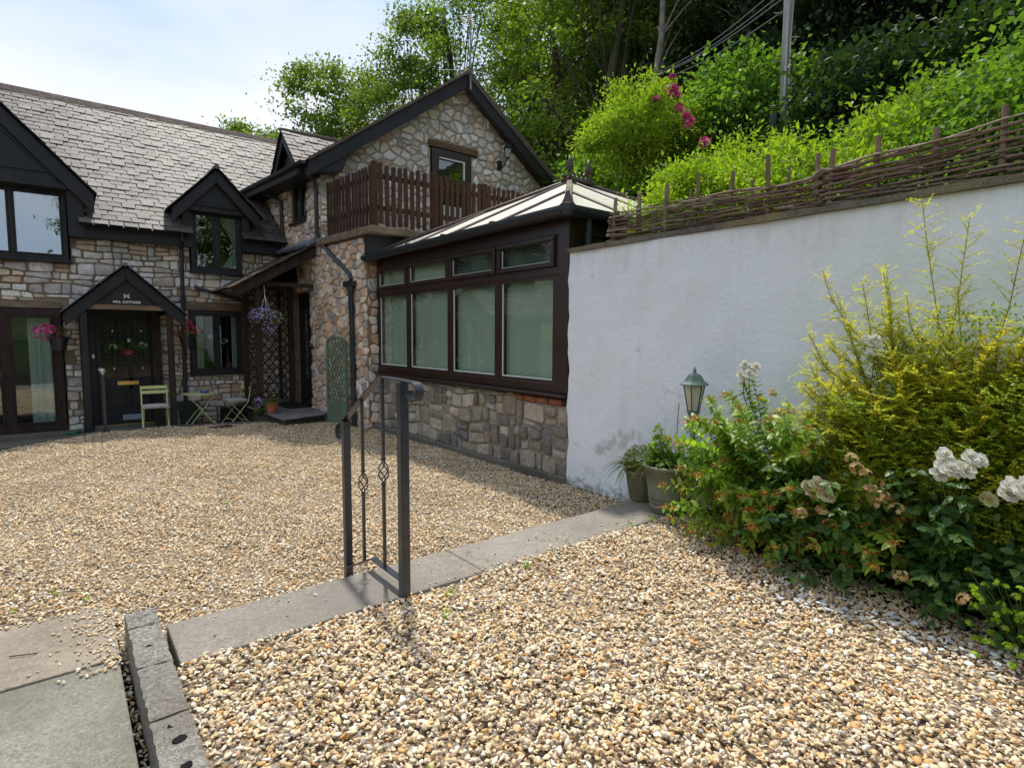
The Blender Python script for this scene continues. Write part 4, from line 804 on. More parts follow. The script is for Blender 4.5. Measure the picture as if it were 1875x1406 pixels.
lights = [(4.78, 5.80), (5.88, 6.94), (7.02, 8.18), (8.26, 9.28)]
for i, (y0, y1) in enumerate(lights):
    m = MB(); k = .03
    for q in ((y0, y1, 1.11, 1.14), (y0, y1, 2.30, 2.33), (y0, y0+k, 1.14, 2.30), (y1-k, y1, 1.14, 2.30)): cb(*q, CX+.012, CX+.07)
    lf_ = m.build('window_frame', 'brown_frame', con)
    m = MB(); cb(y0+k, y1-k, 1.14, 2.30, CX+.035, CX+.041); m.build('pane', 'glass', lf_)
    m = MB(); cb(y0+k, y1-k, 1.14, 1.158, CX+.026, CX+.034); cb(y1-k-.018, y1-k, 1.158, 2.29, CX+.026, CX+.034); m.build('gasket', 'seal', lf_)
    m = MB(); pr = .035 if i < 2 else .022     # projecting top light sash
    for q in ((y0-.02, y1+.02, 2.42, 2.475), (y0-.02, y1+.02, 2.71, 2.765), (y0-.02, y0+.045, 2.475, 2.71), (y1-.045, y1+.02, 2.475, 2.71)): cb(*q, CX-pr, CX+.06)
    tf = m.build('top_light_frame', 'brown_frame', con, bevel=.008)
    m = MB(); cb(y0+.045, y1-.045, 2.475, 2.71, CX+.02, CX+.026); m.build('pane', 'glass', tf)
    m = MB(); cb(y0+.045, y1-.045, 2.475, 2.489, CX+.006, CX+.014); cb(y1-.059, y1-.045, 2.489, 2.70, CX+.006, CX+.014); m.build('gasket', 'seal', tf)
    m = MB(); z = 1.13                          # venetian blind
    while z < 2.33:
        a = rad(56); cy = (y0+y1)/2; m.obox((CX+.105, cy, z), (0, (y1-y0)/2-.02, 0), (.0125*math.cos(a), 0, .0125*math.sin(a)), (.0005*math.sin(a), 0, -.0005*math.cos(a))); z += .0225
    z = 2.45
    while z < 2.76:
        a = rad(60 if i > 1 else 28); m.obox((CX+.09, (y0+y1)/2, z), (0, (y1-y0)/2-.03, 0), (.0135*math.cos(a), 0, .0135*math.sin(a)), (.0006*math.sin(a), 0, -.0006*math.cos(a))); z += .0225 if i > 1 else .026
    bl = m.build('blind_slats', 'blind', None); tag(bl, ['blind in the conservatory window nearest the white wall', 'blind in the conservatory window second from the white wall', 'blind in the conservatory window third from the white wall', 'blind in the conservatory window nearest the stone wing'][i], 'blind', 'blinds behind the conservatory windows'); bl.name = 'window_blind'
# south side above the white wall
m = MB()
for q in ((4.70, 9.0, 2.76, 2.92), (4.70, 9.0, 1.9, 2.0)): m.box(q[0], q[1], 4.55, 4.63, q[2], q[3])
for x in (5.6, 6.6, 7.6, 8.6): m.box(x, x+.08, 4.553, 4.627, 2.0, 2.76)
m.build('side_frame', 'brown_frame', con)
m = MB(); m.box(4.70, 9.0, 4.59, 4.596, 2.0, 2.76); m.build('pane', 'glass', con); m = MB(); m.box(4.72, 8.98, 4.68, 4.69, 1.95, 2.62); m.build('side_blind', 'blind', con)
m = MB(); m.box(4.95, 9.1, 5.1, 9.2, -.02, .05); m.box(9.1, 9.2, 4.6, 9.3, 0, 2.9); m.box(4.6, 9.1, 4.72, 4.76, 0, 2.6); m.build('inner_wall', 'room', con)
rubble(con, (CX+.02, 9.34, .06), (0, -1, 0), (-1, 0, 0), [(0, 0), (4.81, 0), (4.81, .88), (0, .88)], [(3.9, 4.8, .80, .9)], .27, .19, [(.30, .275, .24), (.37, .34, .295), (.23, .215, .195), (.42, .385, .33), (.32, .285, .235), (.20, .19, .185), (.48, .44, .38)], .026, .042, 33, .5, 200, inview, .08, 'mortar_grey', .25, mode='course')
for k in range(4):
    m = MB(); y = 5.42-.225*k; m.box(CX-.005, CX+.1, y-.105, y+.105, .868, .935); m.build('brick', 'brick', con, bevel=.008)
m = MB(); m.prism([(CX+.04, 9.34, -.1), (CX+.04, 4.52, -.1), (CX-.05, 4.52, -.1), (CX-.10, 6.9, -.1), (CX-.09, 9.34, -.1)], (0, 0, .185)); o = m.build('plinth', 'plinth_concrete', con, bevel=.02)
# roof
A1, A2, zE = (4.24, 4.44), (4.24, 9.44), 2.99; R1, R2 = (6.67, 6.95, 4.16), (7.10, 6.95, 4.16); B1, B2 = (9.5, 4.44), (9.5, 9.44)
def panel(pts, nm='roof_panel'):
    m = MB(); m.prism(pts, (0, 0, -.025)); return m.build(nm, 'poly', con)
panel([(*A1, zE), (*R1[:2], R1[2]), (*A2, zE)]); panel([(*A1, zE), (*B1, zE), R2, R1]); panel([(*A2, zE), R1, R2, (*B2, zE)]); panel([(*B1, zE), (*B2, zE), R2])
def rbar(a, b, w=.05, h=.028, mat='brown_roof_bar', nm='glazing_bar'):
    m = MB(); a, b = Vector(a)+Vector((0, 0, .02)), Vector(b)+Vector((0, 0, .02)); m.bar(a, b, w, h); o = m.build(nm, mat, con, bevel=.01)
    return o
sw_ = (R1[2]-zE)/(R1[0]-4.24); ss = (R1[2]-zE)/(R1[1]-4.44)
for y in (5.75, 6.90, 7.93):
    t_ = 1-abs(y-6.95)/2.5; rbar((4.22, y, zE-.01), (4.24+(R1[0]-4.24)*t_, y, zE+(R1[2]-zE)*t_))
    m = MB(); m.box(4.19, 4.25, y-.035, y+.035, zE-.005, zE+.05); m.build('bar_end_cap', 'brown_roof_bar', con, bevel=.006)
for x in (5.45, 6.67, 7.9):
    t_ = min(1, (x-4.24)/(R1[0]-4.24), (9.5-x)/(9.5-R2[0])); rbar((x, 4.43, zE-.01), (x, 4.44+(R1[1]-4.44)*t_, zE+(R1[2]-zE)*t_))
for a, b in (((*A1, zE+.01), R1), ((*A2, zE+.01), R1), ((*B1, zE+.01), R2), ((*B2, zE+.01), R2)): rbar(a, b, .09, .045, 'brown_roof_bar' if a[:2] != A1 else 'coping_concrete', 'hip_bar')
m = MB(); m.lathe((4.30, 4.50, 2.98), [(.09, 0), (.10, .05), (.05, .14), (.02, .2)], 4); m.build('hip_end_cap', 'brown_roof_bar', con)
m = MB(); m.box(6.55, 7.22, 6.85, 7.05, 4.17, 4.21); m.box(6.5, 7.27, 6.92, 6.98, 4.21, 4.25); m.build('ridge_cap', 'brown_roof_bar', con, bevel=.01)
for p in (R1, R2):
    m = MB(); m.lathe((p[0], p[1], 4.22), [(.05, 0), (.06, .03), (.03, .05), (.025, .10), (.055, .15), (.06, .19), (.035, .28), (.008, .36)], 10); m.build('finial', 'brown_roof_bar', con, smooth=True)
m = MB(); x = 6.72
while x < 7.1: m.tube([(x+.04*math.cos(a), 6.95, 4.30+.04*math.sin(a)) for a in [i*math.pi/5 for i in range(11)]], .008, 5); x += .1
m.build('ridge_cresting', 'brown_roof_bar', con)
# gutter and eaves beam
m = MB(); gp = [(.07*math.cos(a), .07*math.sin(a)) for a in [math.pi+i*math.pi/8 for i in range(9)]]
m.prism([(4.20+a, 4.38, 2.97+b) for a, b in gp]+[(4.27, 4.38, 3.0), (4.13, 4.38, 3.0)], (0, 5.08, 0)); m.prism([(4.25, 4.40+a, 2.97+b) for a, b in gp]+[(4.25, 4.47, 3.0), (4.25, 4.33, 3.0)], (5.2, 0, 0)); m.lathe((4.205, 4.405, 2.895), [(.06, 0), (.085, .05), (.085, .115)], 12); m.build('gutter', 'black_plastic', con)
m = MB(); m.box(4.28, 4.46, 4.46, 9.34, 2.925, 2.96); m.box(4.46, 9.3, 4.46, 4.6, 2.925, 2.96); m.build('eaves_beam', 'brown_frame', con)
pipe(con, [(4.56, 4.44, 2.93), (4.56, 4.46, 2.0)], .035)
# ============================================================ WHITE RENDERED WALL
wall = thing('white_garden_wall', 'long white rendered retaining wall with thin grey coping', 'wall', (4.5, 1, 0))
m = MB(); ny_, nz_ = 90, 26; rng = random.Random(3); V = []; y0, y1 = -6.0, 4.515; X = 4.352
def wav(y, z): return .008*math.sin(y*1.7+z*2.1)+.006*math.sin(y*4.1-z*3.3)+.004*math.sin(y*9.3+z*7)
for j in range(nz_+1):
    for i in range(ny_+1): y = y0+(y1-y0)*i/ny_; z = 2.538*j/nz_; V.append((X+wav(y, z), y+(.012*math.sin(z*9)+.008*math.sin(z*23) if i == ny_ else 0), z))
m.add(V, [(j*(ny_+1)+i, j*(ny_+1)+i+1, (j+1)*(ny_+1)+i+1, (j+1)*(ny_+1)+i) for j in range(nz_) for i in range(ny_)])
e = [j*(ny_+1)+ny_ for j in range(nz_+1)]; nb = len(m.v); m.v += [(4.56, m.v[k][1], m.v[k][2]) for k in e]; m.f += [(e[j], nb+j, nb+j+1, e[j+1]) for j in range(nz_)]
m.box(4.40, 4.56, -6, 4.45, 0, 2.537); m.build('rendered_face', 'white_render', wall, smooth=False)
m = MB(); N_ = 60
V = []; 
for i in range(N_+1):
    y = -6+(4.53+6)*i/N_; a = rng.uniform(-.006, .006); b = rng.uniform(-.008, .008)
    V += [(4.325+a, y, 2.540), (4.325+a, y, 2.586+b*.6), (4.60, y, 2.590+b*.6), (4.60, y, 2.540)]
m.add(V, [(i*4+k, i*4+(k+1) % 4, i*4+4+(k+1) % 4, i*4+4+k) for i in range(N_) for k in range(4)]+[(0, 1, 2, 3), (N_*4+3, N_*4+2, N_*4+1, N_*4)]); m.build('coping', 'coping_concrete', wall)
# narrow open gap between wall end and conservatory
# ============================================================ WATTLE FENCE
wf = thing('wattle_fence', 'woven brown hazel rod fence along the top of the white wall', 'fence', (4.5, 1, 2.59))
rng = random.Random(12); xs0 = 4.47
stk = [4.0, 3.68, 3.36, 3.05, 2.72, 2.38, 2.02, 1.92, 1.62, 1.27, .94, .60, .26, -.1, -.5, -.9]
for k, y in enumerate(stk):
    h = rng.uniform(.40, .50); m = MB(); r_ = rng.uniform(.016, .021); x = xs0+rng.uniform(-.01, .01); ty = rng.uniform(-.02, .02)
    m.tube([(x, y, 2.57), (x+rng.uniform(-.01, .01), y+ty*.5, 2.57+h/2), (x, y+ty, 2.59+h)], [r_*1.05, r_, r_*.95], 8); m.build('stake', 'stake', wf)
for k, y in enumerate([3.82, 3.2, 2.6, 2.3, 1.8]):
    h = rng.uniform(.30, .38); m = MB(); m.tube([(xs0+.13, y, 2.50), (xs0+.14, y, 2.62+h)], .013, 7); m.build('stake', 'stake', wf)
def top(y): return 2.835+.035*math.sin(y*1.9+.6)+(.04 if y < 2 else 0)-(.02 if y > 3.2 else 0)
panels = [(4.06, 1.98, 0), (2.06, -1.2, 1)]
for ya, yb_, par in panels:
    nrow = 16
    for r_ in range(nrow):
        y = ya+rng.uniform(-.04, .05)
        while y > yb_:
            ln = rng.uniform(.9, 1.9); ye = max(yb_-.05, y-ln); pts = []; rr = rng.uniform(.0075, .0135); ph = (r_ % 2); yy = y; dz = rng.uniform(-.008, .008); wob = rng.uniform(0, 6)
            while yy >= ye:
                # in front of one stake, behind the next
                idx = min(range(len(stk)), key=lambda q: abs(stk[q]-yy)); s_ = 1 if (idx+ph) % 2 else -1; d_ = max(0, 1-abs(stk[idx]-yy)/.17)
                z = 2.612+(top(yy)-2.60)*(r_+.3)/nrow*1.12+dz+.006*math.sin(yy*7+wob)
                pts.append((xs0-s_*.026*d_, yy, z)); yy -= .055
            if len(pts) > 3:
                m = MB(); L_ = len(pts); m.tube(pts, [rr*(1-.45*i/L_) for i in range(L_)], 6); m.build('rod', 'wattle', wf, smooth=True)
            y = ye+rng.uniform(.02, .12) if ye > yb_ else yb_-1
# ============================================================ CONCRETE BLOCK WALL BESIDE THE PATH
bw = thing('low_block_wall', 'low wall of rough grey concrete blocks between paving and gravel', 'wall', (.27, 2.8, -.3))
rng = random.Random(9)
def block(y0, y1, z0, z1, nm='block'):
    m = MB(); n_y = 18; n_x = 4; V = []
    for j in range(n_y+1):
        for i in range(n_x+1):
            x = .198+(.333-.198)*i/n_x; y = y0+(y1-y0)*j/n_y; ed = (i in (0, n_x)) or (j in (0, n_y)); V.append((x+(rng.uniform(-.004, .004) if ed else 0), y+(rng.uniform(-.003, .003) if j not in (0, n_y) else 0), z1+rng.uniform(-.004, .004)-(.006 if ed else 0)))
    m.add(V, [(j*(n_x+1)+i, j*(n_x+1)+i+1, (j+1)*(n_x+1)+i+1, (j+1)*(n_x+1)+i) for j in range(n_y) for i in range(n_x)])
    rim = [i for i in range(n_x+1)]+[j*(n_x+1)+n_x for j in range(1, n_y+1)]+[n_y*(n_x+1)+i for i in range(n_x-1, -1, -1)]+[j*(n_x+1) for j in range(n_y-1, 0, -1)]
    b0 = len(m.v); m.v += [(m.v[k][0], m.v[k][1], z0) for k in rim]; L_ = len(rim); m.f += [(rim[(k+1) % L_], rim[k], b0+k, b0+(k+1) % L_) for k in range(L_)]
    return m.build(nm, 'block_concrete', bw)
for a, b in ((3.36, 3.55), (2.925, 3.35), (2.485, 2.915), (2.045, 2.475), (1.6, 2.035)): block(a, b, -.06, .172)
for a, b in ((3.1, 3.54), (2.66, 3.09), (2.22, 2.65), (1.6, 2.21)): block(a, b, -.3, -.07)
for y, r_ in ((3.10, .014), (2.40, .015), (2.30, .022), (2.14, .018)):
    m = MB(); m.lathe((.262+(.01 if y < 2.35 else 0), y, .1695), [(r_*1.1, 0), (r_*1.05, .004), (r_*.5, .0045)], 11); m.v = [(v[0]+rng.uniform(-.2, .2)*r_, v[1]+rng.uniform(-.2, .2)*r_, v[2]) for v in m.v]; m.build('dark_hole_disc', 'interior_dark', bw)  # flat dark discs; shade inside the block holes is painted, nothing is cut
# ============================================================ HANDRAIL ON THE STEP
hr = thing('step_handrail', 'dark grey wrought iron step handrail with two basket twist balusters', 'handrail', (1.49, 3.3, .15))
RXX = 1.49
def post(y, z0, z1, hwx=.024): 
    m = MB(); m.box(RXX-hwx, RXX+hwx, y-hwx, y+hwx, z0, z1); m.build('post', 'rail_metal', hr, bevel=.003)
post(2.875, .15, 1.388, .026); post(3.70, -.02, 1.07, .024)
m = MB(); m.box(RXX-.05, RXX+.05, 2.83, 2.92, .152, .160)
def strip(path, w, th, name):
    """flat bar following a path in the y-z plane"""
    m = MB(); n = len(path); V = []
    for i, (y, z) in enumerate(path):
        a = path[max(0, i-1)]; b = path[min(n-1, i+1)]; dy, dz = b[0]-a[0], b[1]-a[1]; l = math.hypot(dy, dz) or 1; ny, nz_ = -dz/l*th/2, dy/l*th/2
        V += [(RXX-w/2, y+ny, z+nz_), (RXX+w/2, y+ny, z+nz_), (RXX+w/2, y-ny, z-nz_), (RXX-w/2, y-ny, z-nz_)]
    m.add(V, [(i*4+k, i*4+(k+1) % 4, i*4+4+(k+1) % 4, i*4+4+k) for i in range(n-1) for k in range(4)]+[(0, 1, 2, 3), (n*4-1, n*4-2, n*4-3, n*4-4)]); return m.build(name, 'rail_metal', hr, bevel=.0015)
scr = [(2.735+.052*math.cos(a), 1.343+.052*math.sin(a)) for a in [rad(95+15*i) for i in range(0, 19)]]
scr = scr[::-1]
far = [(3.80+.05*math.cos(a)-.02, .985+.05*math.sin(a)) for a in [rad(70-18*i) for i in range(0, 17)]]
strip(scr+[(2.80, 1.397), (2.95, 1.400), (3.10, 1.402), (3.14, 1.400), (3.17, 1.388)]+[(3.17+(3.70-3.17)*t_/6, 1.388-(1.388-1.085)*t_/6) for t_ in range(1, 7)]+far[1:], .050, .010, 'top_rail')
strip([(2.90, .238), (3.26, .240), (3.30, .238), (3.33, .226), (3.69, .055)], .042, .010, 'bottom_rail')
for y, zt, zb, zc in ((3.13, 1.395, .24, .83), (3.43, 1.24, .18, .70)):
    r_ = .0085; m = MB(); m.box(RXX-r_, RXX+r_, y-r_, y+r_, zc+.075, zt); m.box(RXX-r_, RXX+r_, y-r_, y+r_, zb, zc-.075)
    bb = m.build('baluster', 'rail_metal', hr)
    m = MB()
    for k in range(4): m.tube([(RXX+(.003+.030*math.sin(math.pi*i/14)**1.2)*math.cos(k*math.pi/2+i/14*math.pi*1.15), y+(.003+.030*math.sin(math.pi*i/14)**1.2)*math.sin(k*math.pi/2+i/14*math.pi*1.15), zc-.072+.144*i/14) for i in range(15)], .0042, 6)
    m.build('twist_basket', 'rail_metal', bb, smooth=True)
    m = MB()
    for z in (zc+.078, zc-.078): m.lathe((RXX, y, z-.009), [(.010, 0), (.0155, .004), (.0155, .014), (.010, .018)], 10)
    m.build('collar', 'rail_metal', bb)
# ball topped post at the terrace
t_ = thing('ball_topped_post', 'slim black post with a silver ball on top before the front door', 'post', (.53, 11.72, 0))
m = MB(); m.box(.505, .555, 11.70, 11.75, -.02, .97); m.build('shaft', 'rail_metal', t_, bevel=.004); m = MB(); m.lathe((.53, 11.725, .965), [(.03, 0), (.022, .01), (.04, .035), (.047, .06), (.04, .088), (.012, .105)], 14); m.build('ball', 'steel', t_, smooth=True); m = MB(); m.box(.48, .58, 11.675, 11.775, .014, .026); m.build('foot_plate', 'rail_metal', t_)
# ============================================================ BISTRO SET (built about the origin, then placed)
def chair(label, cush, loc, rz):
    c = thing('bistro_chair', label, 'chair', (0, 0, 0), 'folding bistro chairs on the terrace'); w = .20
    for k, z in enumerate((.80, .715)):
        m = MB(); m.v = []; n = 8; V = []
        for i in range(n+1):
            a = -1+2*i/n; x = a*.215; y = .175+.06*(z-.45)/.35-.022*a*a; hh_ = .030-.004*abs(a)**3; V += [(x, y-.006, z-hh_), (x, y+.006, z-hh_), (x, y+.006, z+hh_), (x, y-.006, z+hh_)]
        m.add(V, [(i*4+q, i*4+(q+1) % 4, i*4+4+(q+1) % 4, i*4+4+q) for i in range(n) for q in range(4)]+[(3, 2, 1, 0), (n*4, n*4+1, n*4+2, n*4+3)]); m.build('back_slat', 'chair_paint', c)
    for sx in (-1, 1):
        m = MB(); m.bar((sx*w, -.22, 0), (sx*w, .16, .45), .010, .022, (1, 0, 0)); m.bar((sx*w, .16, .45), (sx*w, .235, .83), .010, .022, (1, 0, 0)); m.build('back_leg', 'chair_paint', c)
        m = MB(); m.bar((sx*(w-.02), .20, 0), (sx*(w-.02), -.17, .45), .010, .022, (1, 0, 0)); m.build('front_leg', 'chair_paint', c)
    m = MB(); m.bar((-w, -.13, .11), (w, -.13, .11), .012, .012); m.bar((-w, .14, .07), (w, .14, .07), .012, .012); m.build('stretcher', 'chair_paint', c)
    for k in range(6): m = MB(); y = -.19+k*.066; m.box(-.205, .205, y, y+.05, .452, .462); m.build('seat_slat', 'chair_paint', c)
    if loc is not None: c.location = loc; c.rotation_euler = (0, 0, rz)
    cu = MB(); n = 10; V = []
    for sgn in (1, -1):
        for j in range(n+1):
            for i in range(n+1):
                u = -1+2*i/n; v = -1+2*j/n; e_ = (1-abs(u)**4)*(1-abs(v)**4); z = .034*e_**.6*(1-.35*math.exp(-((abs(u)-.42)**2+(abs(v)-.42)**2)*30)) if sgn > 0 else -.004*e_; V.append((u*.205, v*.20-.02, .482+z*sgn if sgn > 0 else .470))
    q = (n+1)**2; F = [(j*(n+1)+i, j*(n+1)+i+1, (j+1)*(n+1)+i+1, (j+1)*(n+1)+i) for j in range(n) for i in range(n)]; cu.add(V, F+[tuple(q+x for x in f)[::-1] for f in F]); rim = [i for i in range(n+1)]+[j*(n+1)+n for j in range(1, n+1)]+[n*(n+1)+i for i in range(n-1, -1, -1)]+[j*(n+1) for j in range(n-1, 0, -1)]
    cu.f += [(rim[k], rim[(k+1) % len(rim)], q+rim[(k+1) % len(rim)], q+rim[k]) for k in range(len(rim))]
    o = cu.build('seat_cushion', 'cushion', None, smooth=True); tag(o, cush, 'cushion', 'floral cushions on the bistro chairs'); o.location = loc; o.rotation_euler = (0, 0, rz); return c
chair('pale green folding chair in front of the black front door', 'small floral cushion on the chair before the front door', (1.295, 12.08, -.13), rad(-4))
chair('pale green folding chair right of the table, seen from the side', 'small floral cushion on the chair right of the table', (2.69, 12.28, -.13), rad(-80))
tb = thing('bistro_table', 'round pale green folding bistro table between two chairs', 'table', (2.06, 12.28, -.13))
m = MB(); m.lathe((2.06, 12.28, .50), [(.305, 0), (.318, .006), (.318, .018), (.30, .022)], 28); m.build('table_top', 'chair_paint', tb)
for sy in (-1, 1):
    for sx in (-1, 1): m = MB(); y = 12.28+sy*(.19 if sx > 0 else .175); m.bar((2.06-sx*.26, y, -.13), (2.06+sx*.22, y, .50), .011, .024, (0, 1, 0)); m.build('leg', 'chair_paint', tb)
m = MB(); m.bar((1.83, 12.1, -.06), (1.83, 12.46, -.06), .012, .012); m.bar((2.29, 12.1, -.06), (2.29, 12.46, -.06), .012, .012); m.build('stretcher', 'chair_paint', tb)
d = MB(); d.lathe((2.13, 12.24, .524), [(.06, 0), (.075, .01), (.08, .045), (.068, .045), (.06, .02)], 16); o = d.build('dish', 'blue_dish', None, smooth=True); tag(o, 'small round blue dish on the pale green table', 'dish'); m = MB(); m.lathe((2.13, 12.24, .555), [(.06, 0), (.05, .012), (.01, .018)], 10); m.build('dish_filling', 'petal_yellow', o)
# planters behind the furniture
def tapered(c, r0, r1, h, mat, parent, name, n=20, rim=.012):
    m = MB(); m.lathe(c, [(r0, 0), (r0+(r1-r0)*.92, h*.90), (r1+rim, h*.91), (r1+rim, h), (r1-.01, h), (r1-.02, h-.03), (.01, h-.03)], n); return m.build(name, mat, parent, smooth=False)
p = thing('square_planter', 'dark green square tapered planter behind the bistro table', 'planter', (1.86, 12.6, -.13))
m = MB(); m.lathe((1.90, 12.62, -.13), [(.17, 0), (.24, .42), (.25, .42), (.25, .45), (.22, .45), (.21, .40), (.01, .40)], 4); m.v = [((v[0]-1.90)*math.cos(.78)-(v[1]-12.62)*math.sin(.78)+1.90, (v[0]-1.90)*math.sin(.78)+(v[1]-12.62)*math.cos(.78)+12.62, v[2]) for v in m.v]; m.build('tub', 'planter_green', p)
p2 = thing('brown_planter', 'low brown tub behind the second bistro chair', 'planter', (2.75, 12.66, -.13)); m = MB(); m.box(2.5, 2.98, 12.58, 12.8, -.13, .16); m.build('tub', 'dark_timber', p2, bevel=.01)
# ============================================================ POTS, LANTERN
rng = random.Random(5)
def rpot(c, r0, r1, h, nm, label, rings=True):
    t_ = thing(nm, label, 'plant pot', c)
    prof = [(r0*.96, 0), (r0, .015)]
    if rings:
        for k in range(3): z = h*(.12+.10*k); r_ = r0+(r1-r0)*z/h; prof += [(r_, z), (r_+.004, z+.004), (r_+.004, z+.010), (r_, z+.014)]
    prof += [(r1, h*.93), (r1+.013, h*.94), (r1+.014, h*.99), (r1+.008, h), (r1-.012, h), (r1-.02, h-.05), (.005, h-.045)]
    m = MB(); m.lathe(c, prof, 40); b = m.build('pot_body', 'pot_green', t_, smooth=True)
    m = MB(); m.lathe((c[0], c[1], c[2]+h-.05), [(r1-.018, 0), (r1-.05, .012), (.01, .018)], 16); m.build('potting_soil', 'soil', t_); return t_
pot2 = rpot((4.03, 2.93, .155), .15, .208, .41, 'large_pot', 'large olive green pot beside the white wall, lantern post behind')
pot1 = rpot((4.14, 3.30, .155), .115, .155, .28, 'small_pot', 'smaller olive green pot left of the large one, with trailing grass', False)
# garden lantern
lt = thing('garden_lantern', 'verdigris green post lantern with six tapered glass panes', 'lantern', (4.12, 2.77, .15))
lx, ly = 4.12, 2.77
from math import cos, sin
lz = 1.0
m = MB(); m.lathe((lx, ly, .15), [(.06, 0), (.06, .02), (.028, .05), (.024, .25), (.022, .78), (.026, .79), (.026, .83), (.018, .85), (.045, .905), (.055, .93), (.055, .94)], 16); m.v = [(v[0], v[1], v[2]-.05 if v[2] > .5 else v[2]) for v in m.v]; m.build('post', 'lamp_green', lt, smooth=False)
z0, z1, r0, r1 = 1.035, 1.25, .047, .088
m = MB()
for k in range(6):
    a = math.pi/3*k+.3; m.bar((lx+r0*cos(a), ly+r0*sin(a), z0), (lx+r1*cos(a), ly+r1*sin(a), z1), .007, .007)
for rr, z in ((r0, z0), (r1, z1)):
    pts = [(lx+rr*cos(math.pi/3*k+.3), ly+rr*sin(math.pi/3*k+.3), z) for k in range(7)]; m.tube(pts, .005, 5)
m.lathe((lx, ly, z0-.012), [(.03, 0), (r0+.004, .006), (r0+.004, .014)], 6); m.build('cage', 'black_metal', lt)
for k in range(6):
    a, b = math.pi/3*k+.3, math.pi/3*(k+1)+.3; f_ = .97; m = MB(); m.add([(lx+r0*f_*cos(a), ly+r0*f_*sin(a), z0), (lx+r0*f_*cos(b), ly+r0*f_*sin(b), z0), (lx+r1*f_*cos(b), ly+r1*f_*sin(b), z1), (lx+r1*f_*cos(a), ly+r1*f_*sin(a), z1)], [(0, 1, 2, 3)]); m.build('pane', 'lamp_glass', lt)
m = MB(); m.lathe((lx, ly, z0), [(.012, 0), (.014, .12), (.02, .15), (.01, .18)], 10); m.build('bulb', 'lamp_bulb', lt, smooth=True)
m = MB(); m.lathe((lx, ly, z1), [(.118, -.002), (.120, .006), (.085, .030), (.072, .05), (.052, .082), (.018, .098), (.012, .105), (.013, .125), (.006, .135), (.003, .15)], 6); m.v = [(lx+(v[0]-lx)*cos(.3)-(v[1]-ly)*sin(.3), ly+(v[0]-lx)*sin(.3)+(v[1]-ly)*cos(.3), v[2]) for v in m.v]; m.build('hood', 'lamp_green', lt)
# wall lamp by the balcony door
wl = thing('wall_lantern', 'black coach lantern on the gable wall beside the balcony door', 'wall lamp', (8.35, 11.0, 5.7))
m = MB(); m.tube([(8.28, 11.0, 5.60), (8.28, 10.92, 5.56), (8.30, 10.80, 5.62), (8.32, 10.74, 5.72)], .014, 7); m.box(8.23, 8.33, 10.97, 11.03, 5.52, 5.72); m.build('bracket', 'black_metal', wl)
m = MB(); c = (8.32, 10.74)
for k in range(6): a = math.pi/3*k; m.bar((c[0]+.05*cos(a), c[1]+.05*sin(a), 5.74), (c[0]+.085*cos(a), c[1]+.085*sin(a), 5.94), .012, .012)
m.lathe((*c, 5.72), [(.02, 0), (.055, .02), (.055, .03)], 6); m.lathe((*c, 5.94), [(.12, 0), (.09, .03), (.05, .09), (.015, .11), (.012, .15)], 6); b = m.build('lantern_frame', 'black_metal', wl)
m = MB(); m.lathe((*c, 5.745), [(.045, 0), (.08, .19)], 6); m.build('pane', 'lamp_glass', b)
# aerial
an = thing('tv_aerial', 'thin grey television aerial mast at the gable peak', 'aerial', (7.24, 10.66, 7.0))
m = MB(); m.tube([(7.24, 10.66, 6.95), (7.24, 10.66, 8.45)], .018, 7); m.build('mast', 'wire', an)
m = MB(); m.tube([(7.0, 10.5, 8.32), (7.3, 10.75, 8.35)], .010, 5)
for k in range(6): x = 7.0+.06*k; y = 10.5+.05*k; m.tube([(x-.09, y+.11, 8.325), (x+.09, y-.11, 8.325)], .006, 4)
m.tube([(7.24, 10.66, 7.35), (7.75, 10.5, 7.30)], .008, 4); m.tube([(7.24, 10.66, 7.36), (6.5, 10.8, 7.2)], .006, 4); m.build('aerial_rods', 'wire', an)
# green trellis screen leaning on the wing wall
gt = thing('green_trellis_screen', 'sage green arched lattice screen with solid base against the stone wall', 'trellis', (4.1, 10.5, 0))
ua = 10.62; ub = 9.86; Pg = Vector((xw(ua)-.14, ua, 0)); Ug = Vector((xw(ub)-.14-Pg.x, ub-ua, 0)).normalized(); Ng = Vector((-1, -.09, 0)).normalized(); wg = .76
def gpt(u, z): return Pg+Ug*u+Vector((0, 0, z))
m = MB()
for u in (.025, wg-.025): m.obox(gpt(u, .76), Ug*.025, Ng*.02, (0, 0, .76))
arc = [gpt(wg/2-(wg/2-.02)*cos(math.pi*i/12), 1.50+.10*sin(math.pi*i/12)) for i in range(13)]
for i in range(12): m.bar(arc[i], arc[i+1], .04, .05, (0, 0, 1))
m.obox(gpt(wg/2, .20), Ug*wg/2, Ng*.012, (0, 0, .20)); m.build('frame', 'green_trellis', gt, bevel=.004)
lattice(gt, gpt(.05, .40), Ug, wg-.10, 1.16, .12, .022, .008, 'green_trellis', Ng)
m = MB(); m.tube([(3.96, 9.15, .05), (4.28, 9.40, .05)], .026, 10); o = m.build('waste_pipe', 'white_plastic', None); tag(o, 'short white plastic pipe coming out of the wall base onto gravel', 'pipe')
m = MB(); m.box(1.99, 2.36, 11.06, 11.22, -.02, .008); 
gr_ = m.build('drain_grate', 'black_metal', None); tag(gr_, 'small dark drain grate set in gravel before the chairs', 'drain cover')
for k in range(7): m = MB(); x = 2.01+k*.05; m.box(x, x+.028, 11.065, 11.215, .008, .016); m.build('bar', 'black_metal', gr_)
m = MB(); rng = random.Random(2); pts = []
for i in range(60): a = i*.55; pts.append((.10+(.09+.02*sin(i))*cos(a), 12.30+(.07+.01*cos(i*2))*sin(a), -.115+.02*(i//14)+rng.uniform(-.005, .01)))
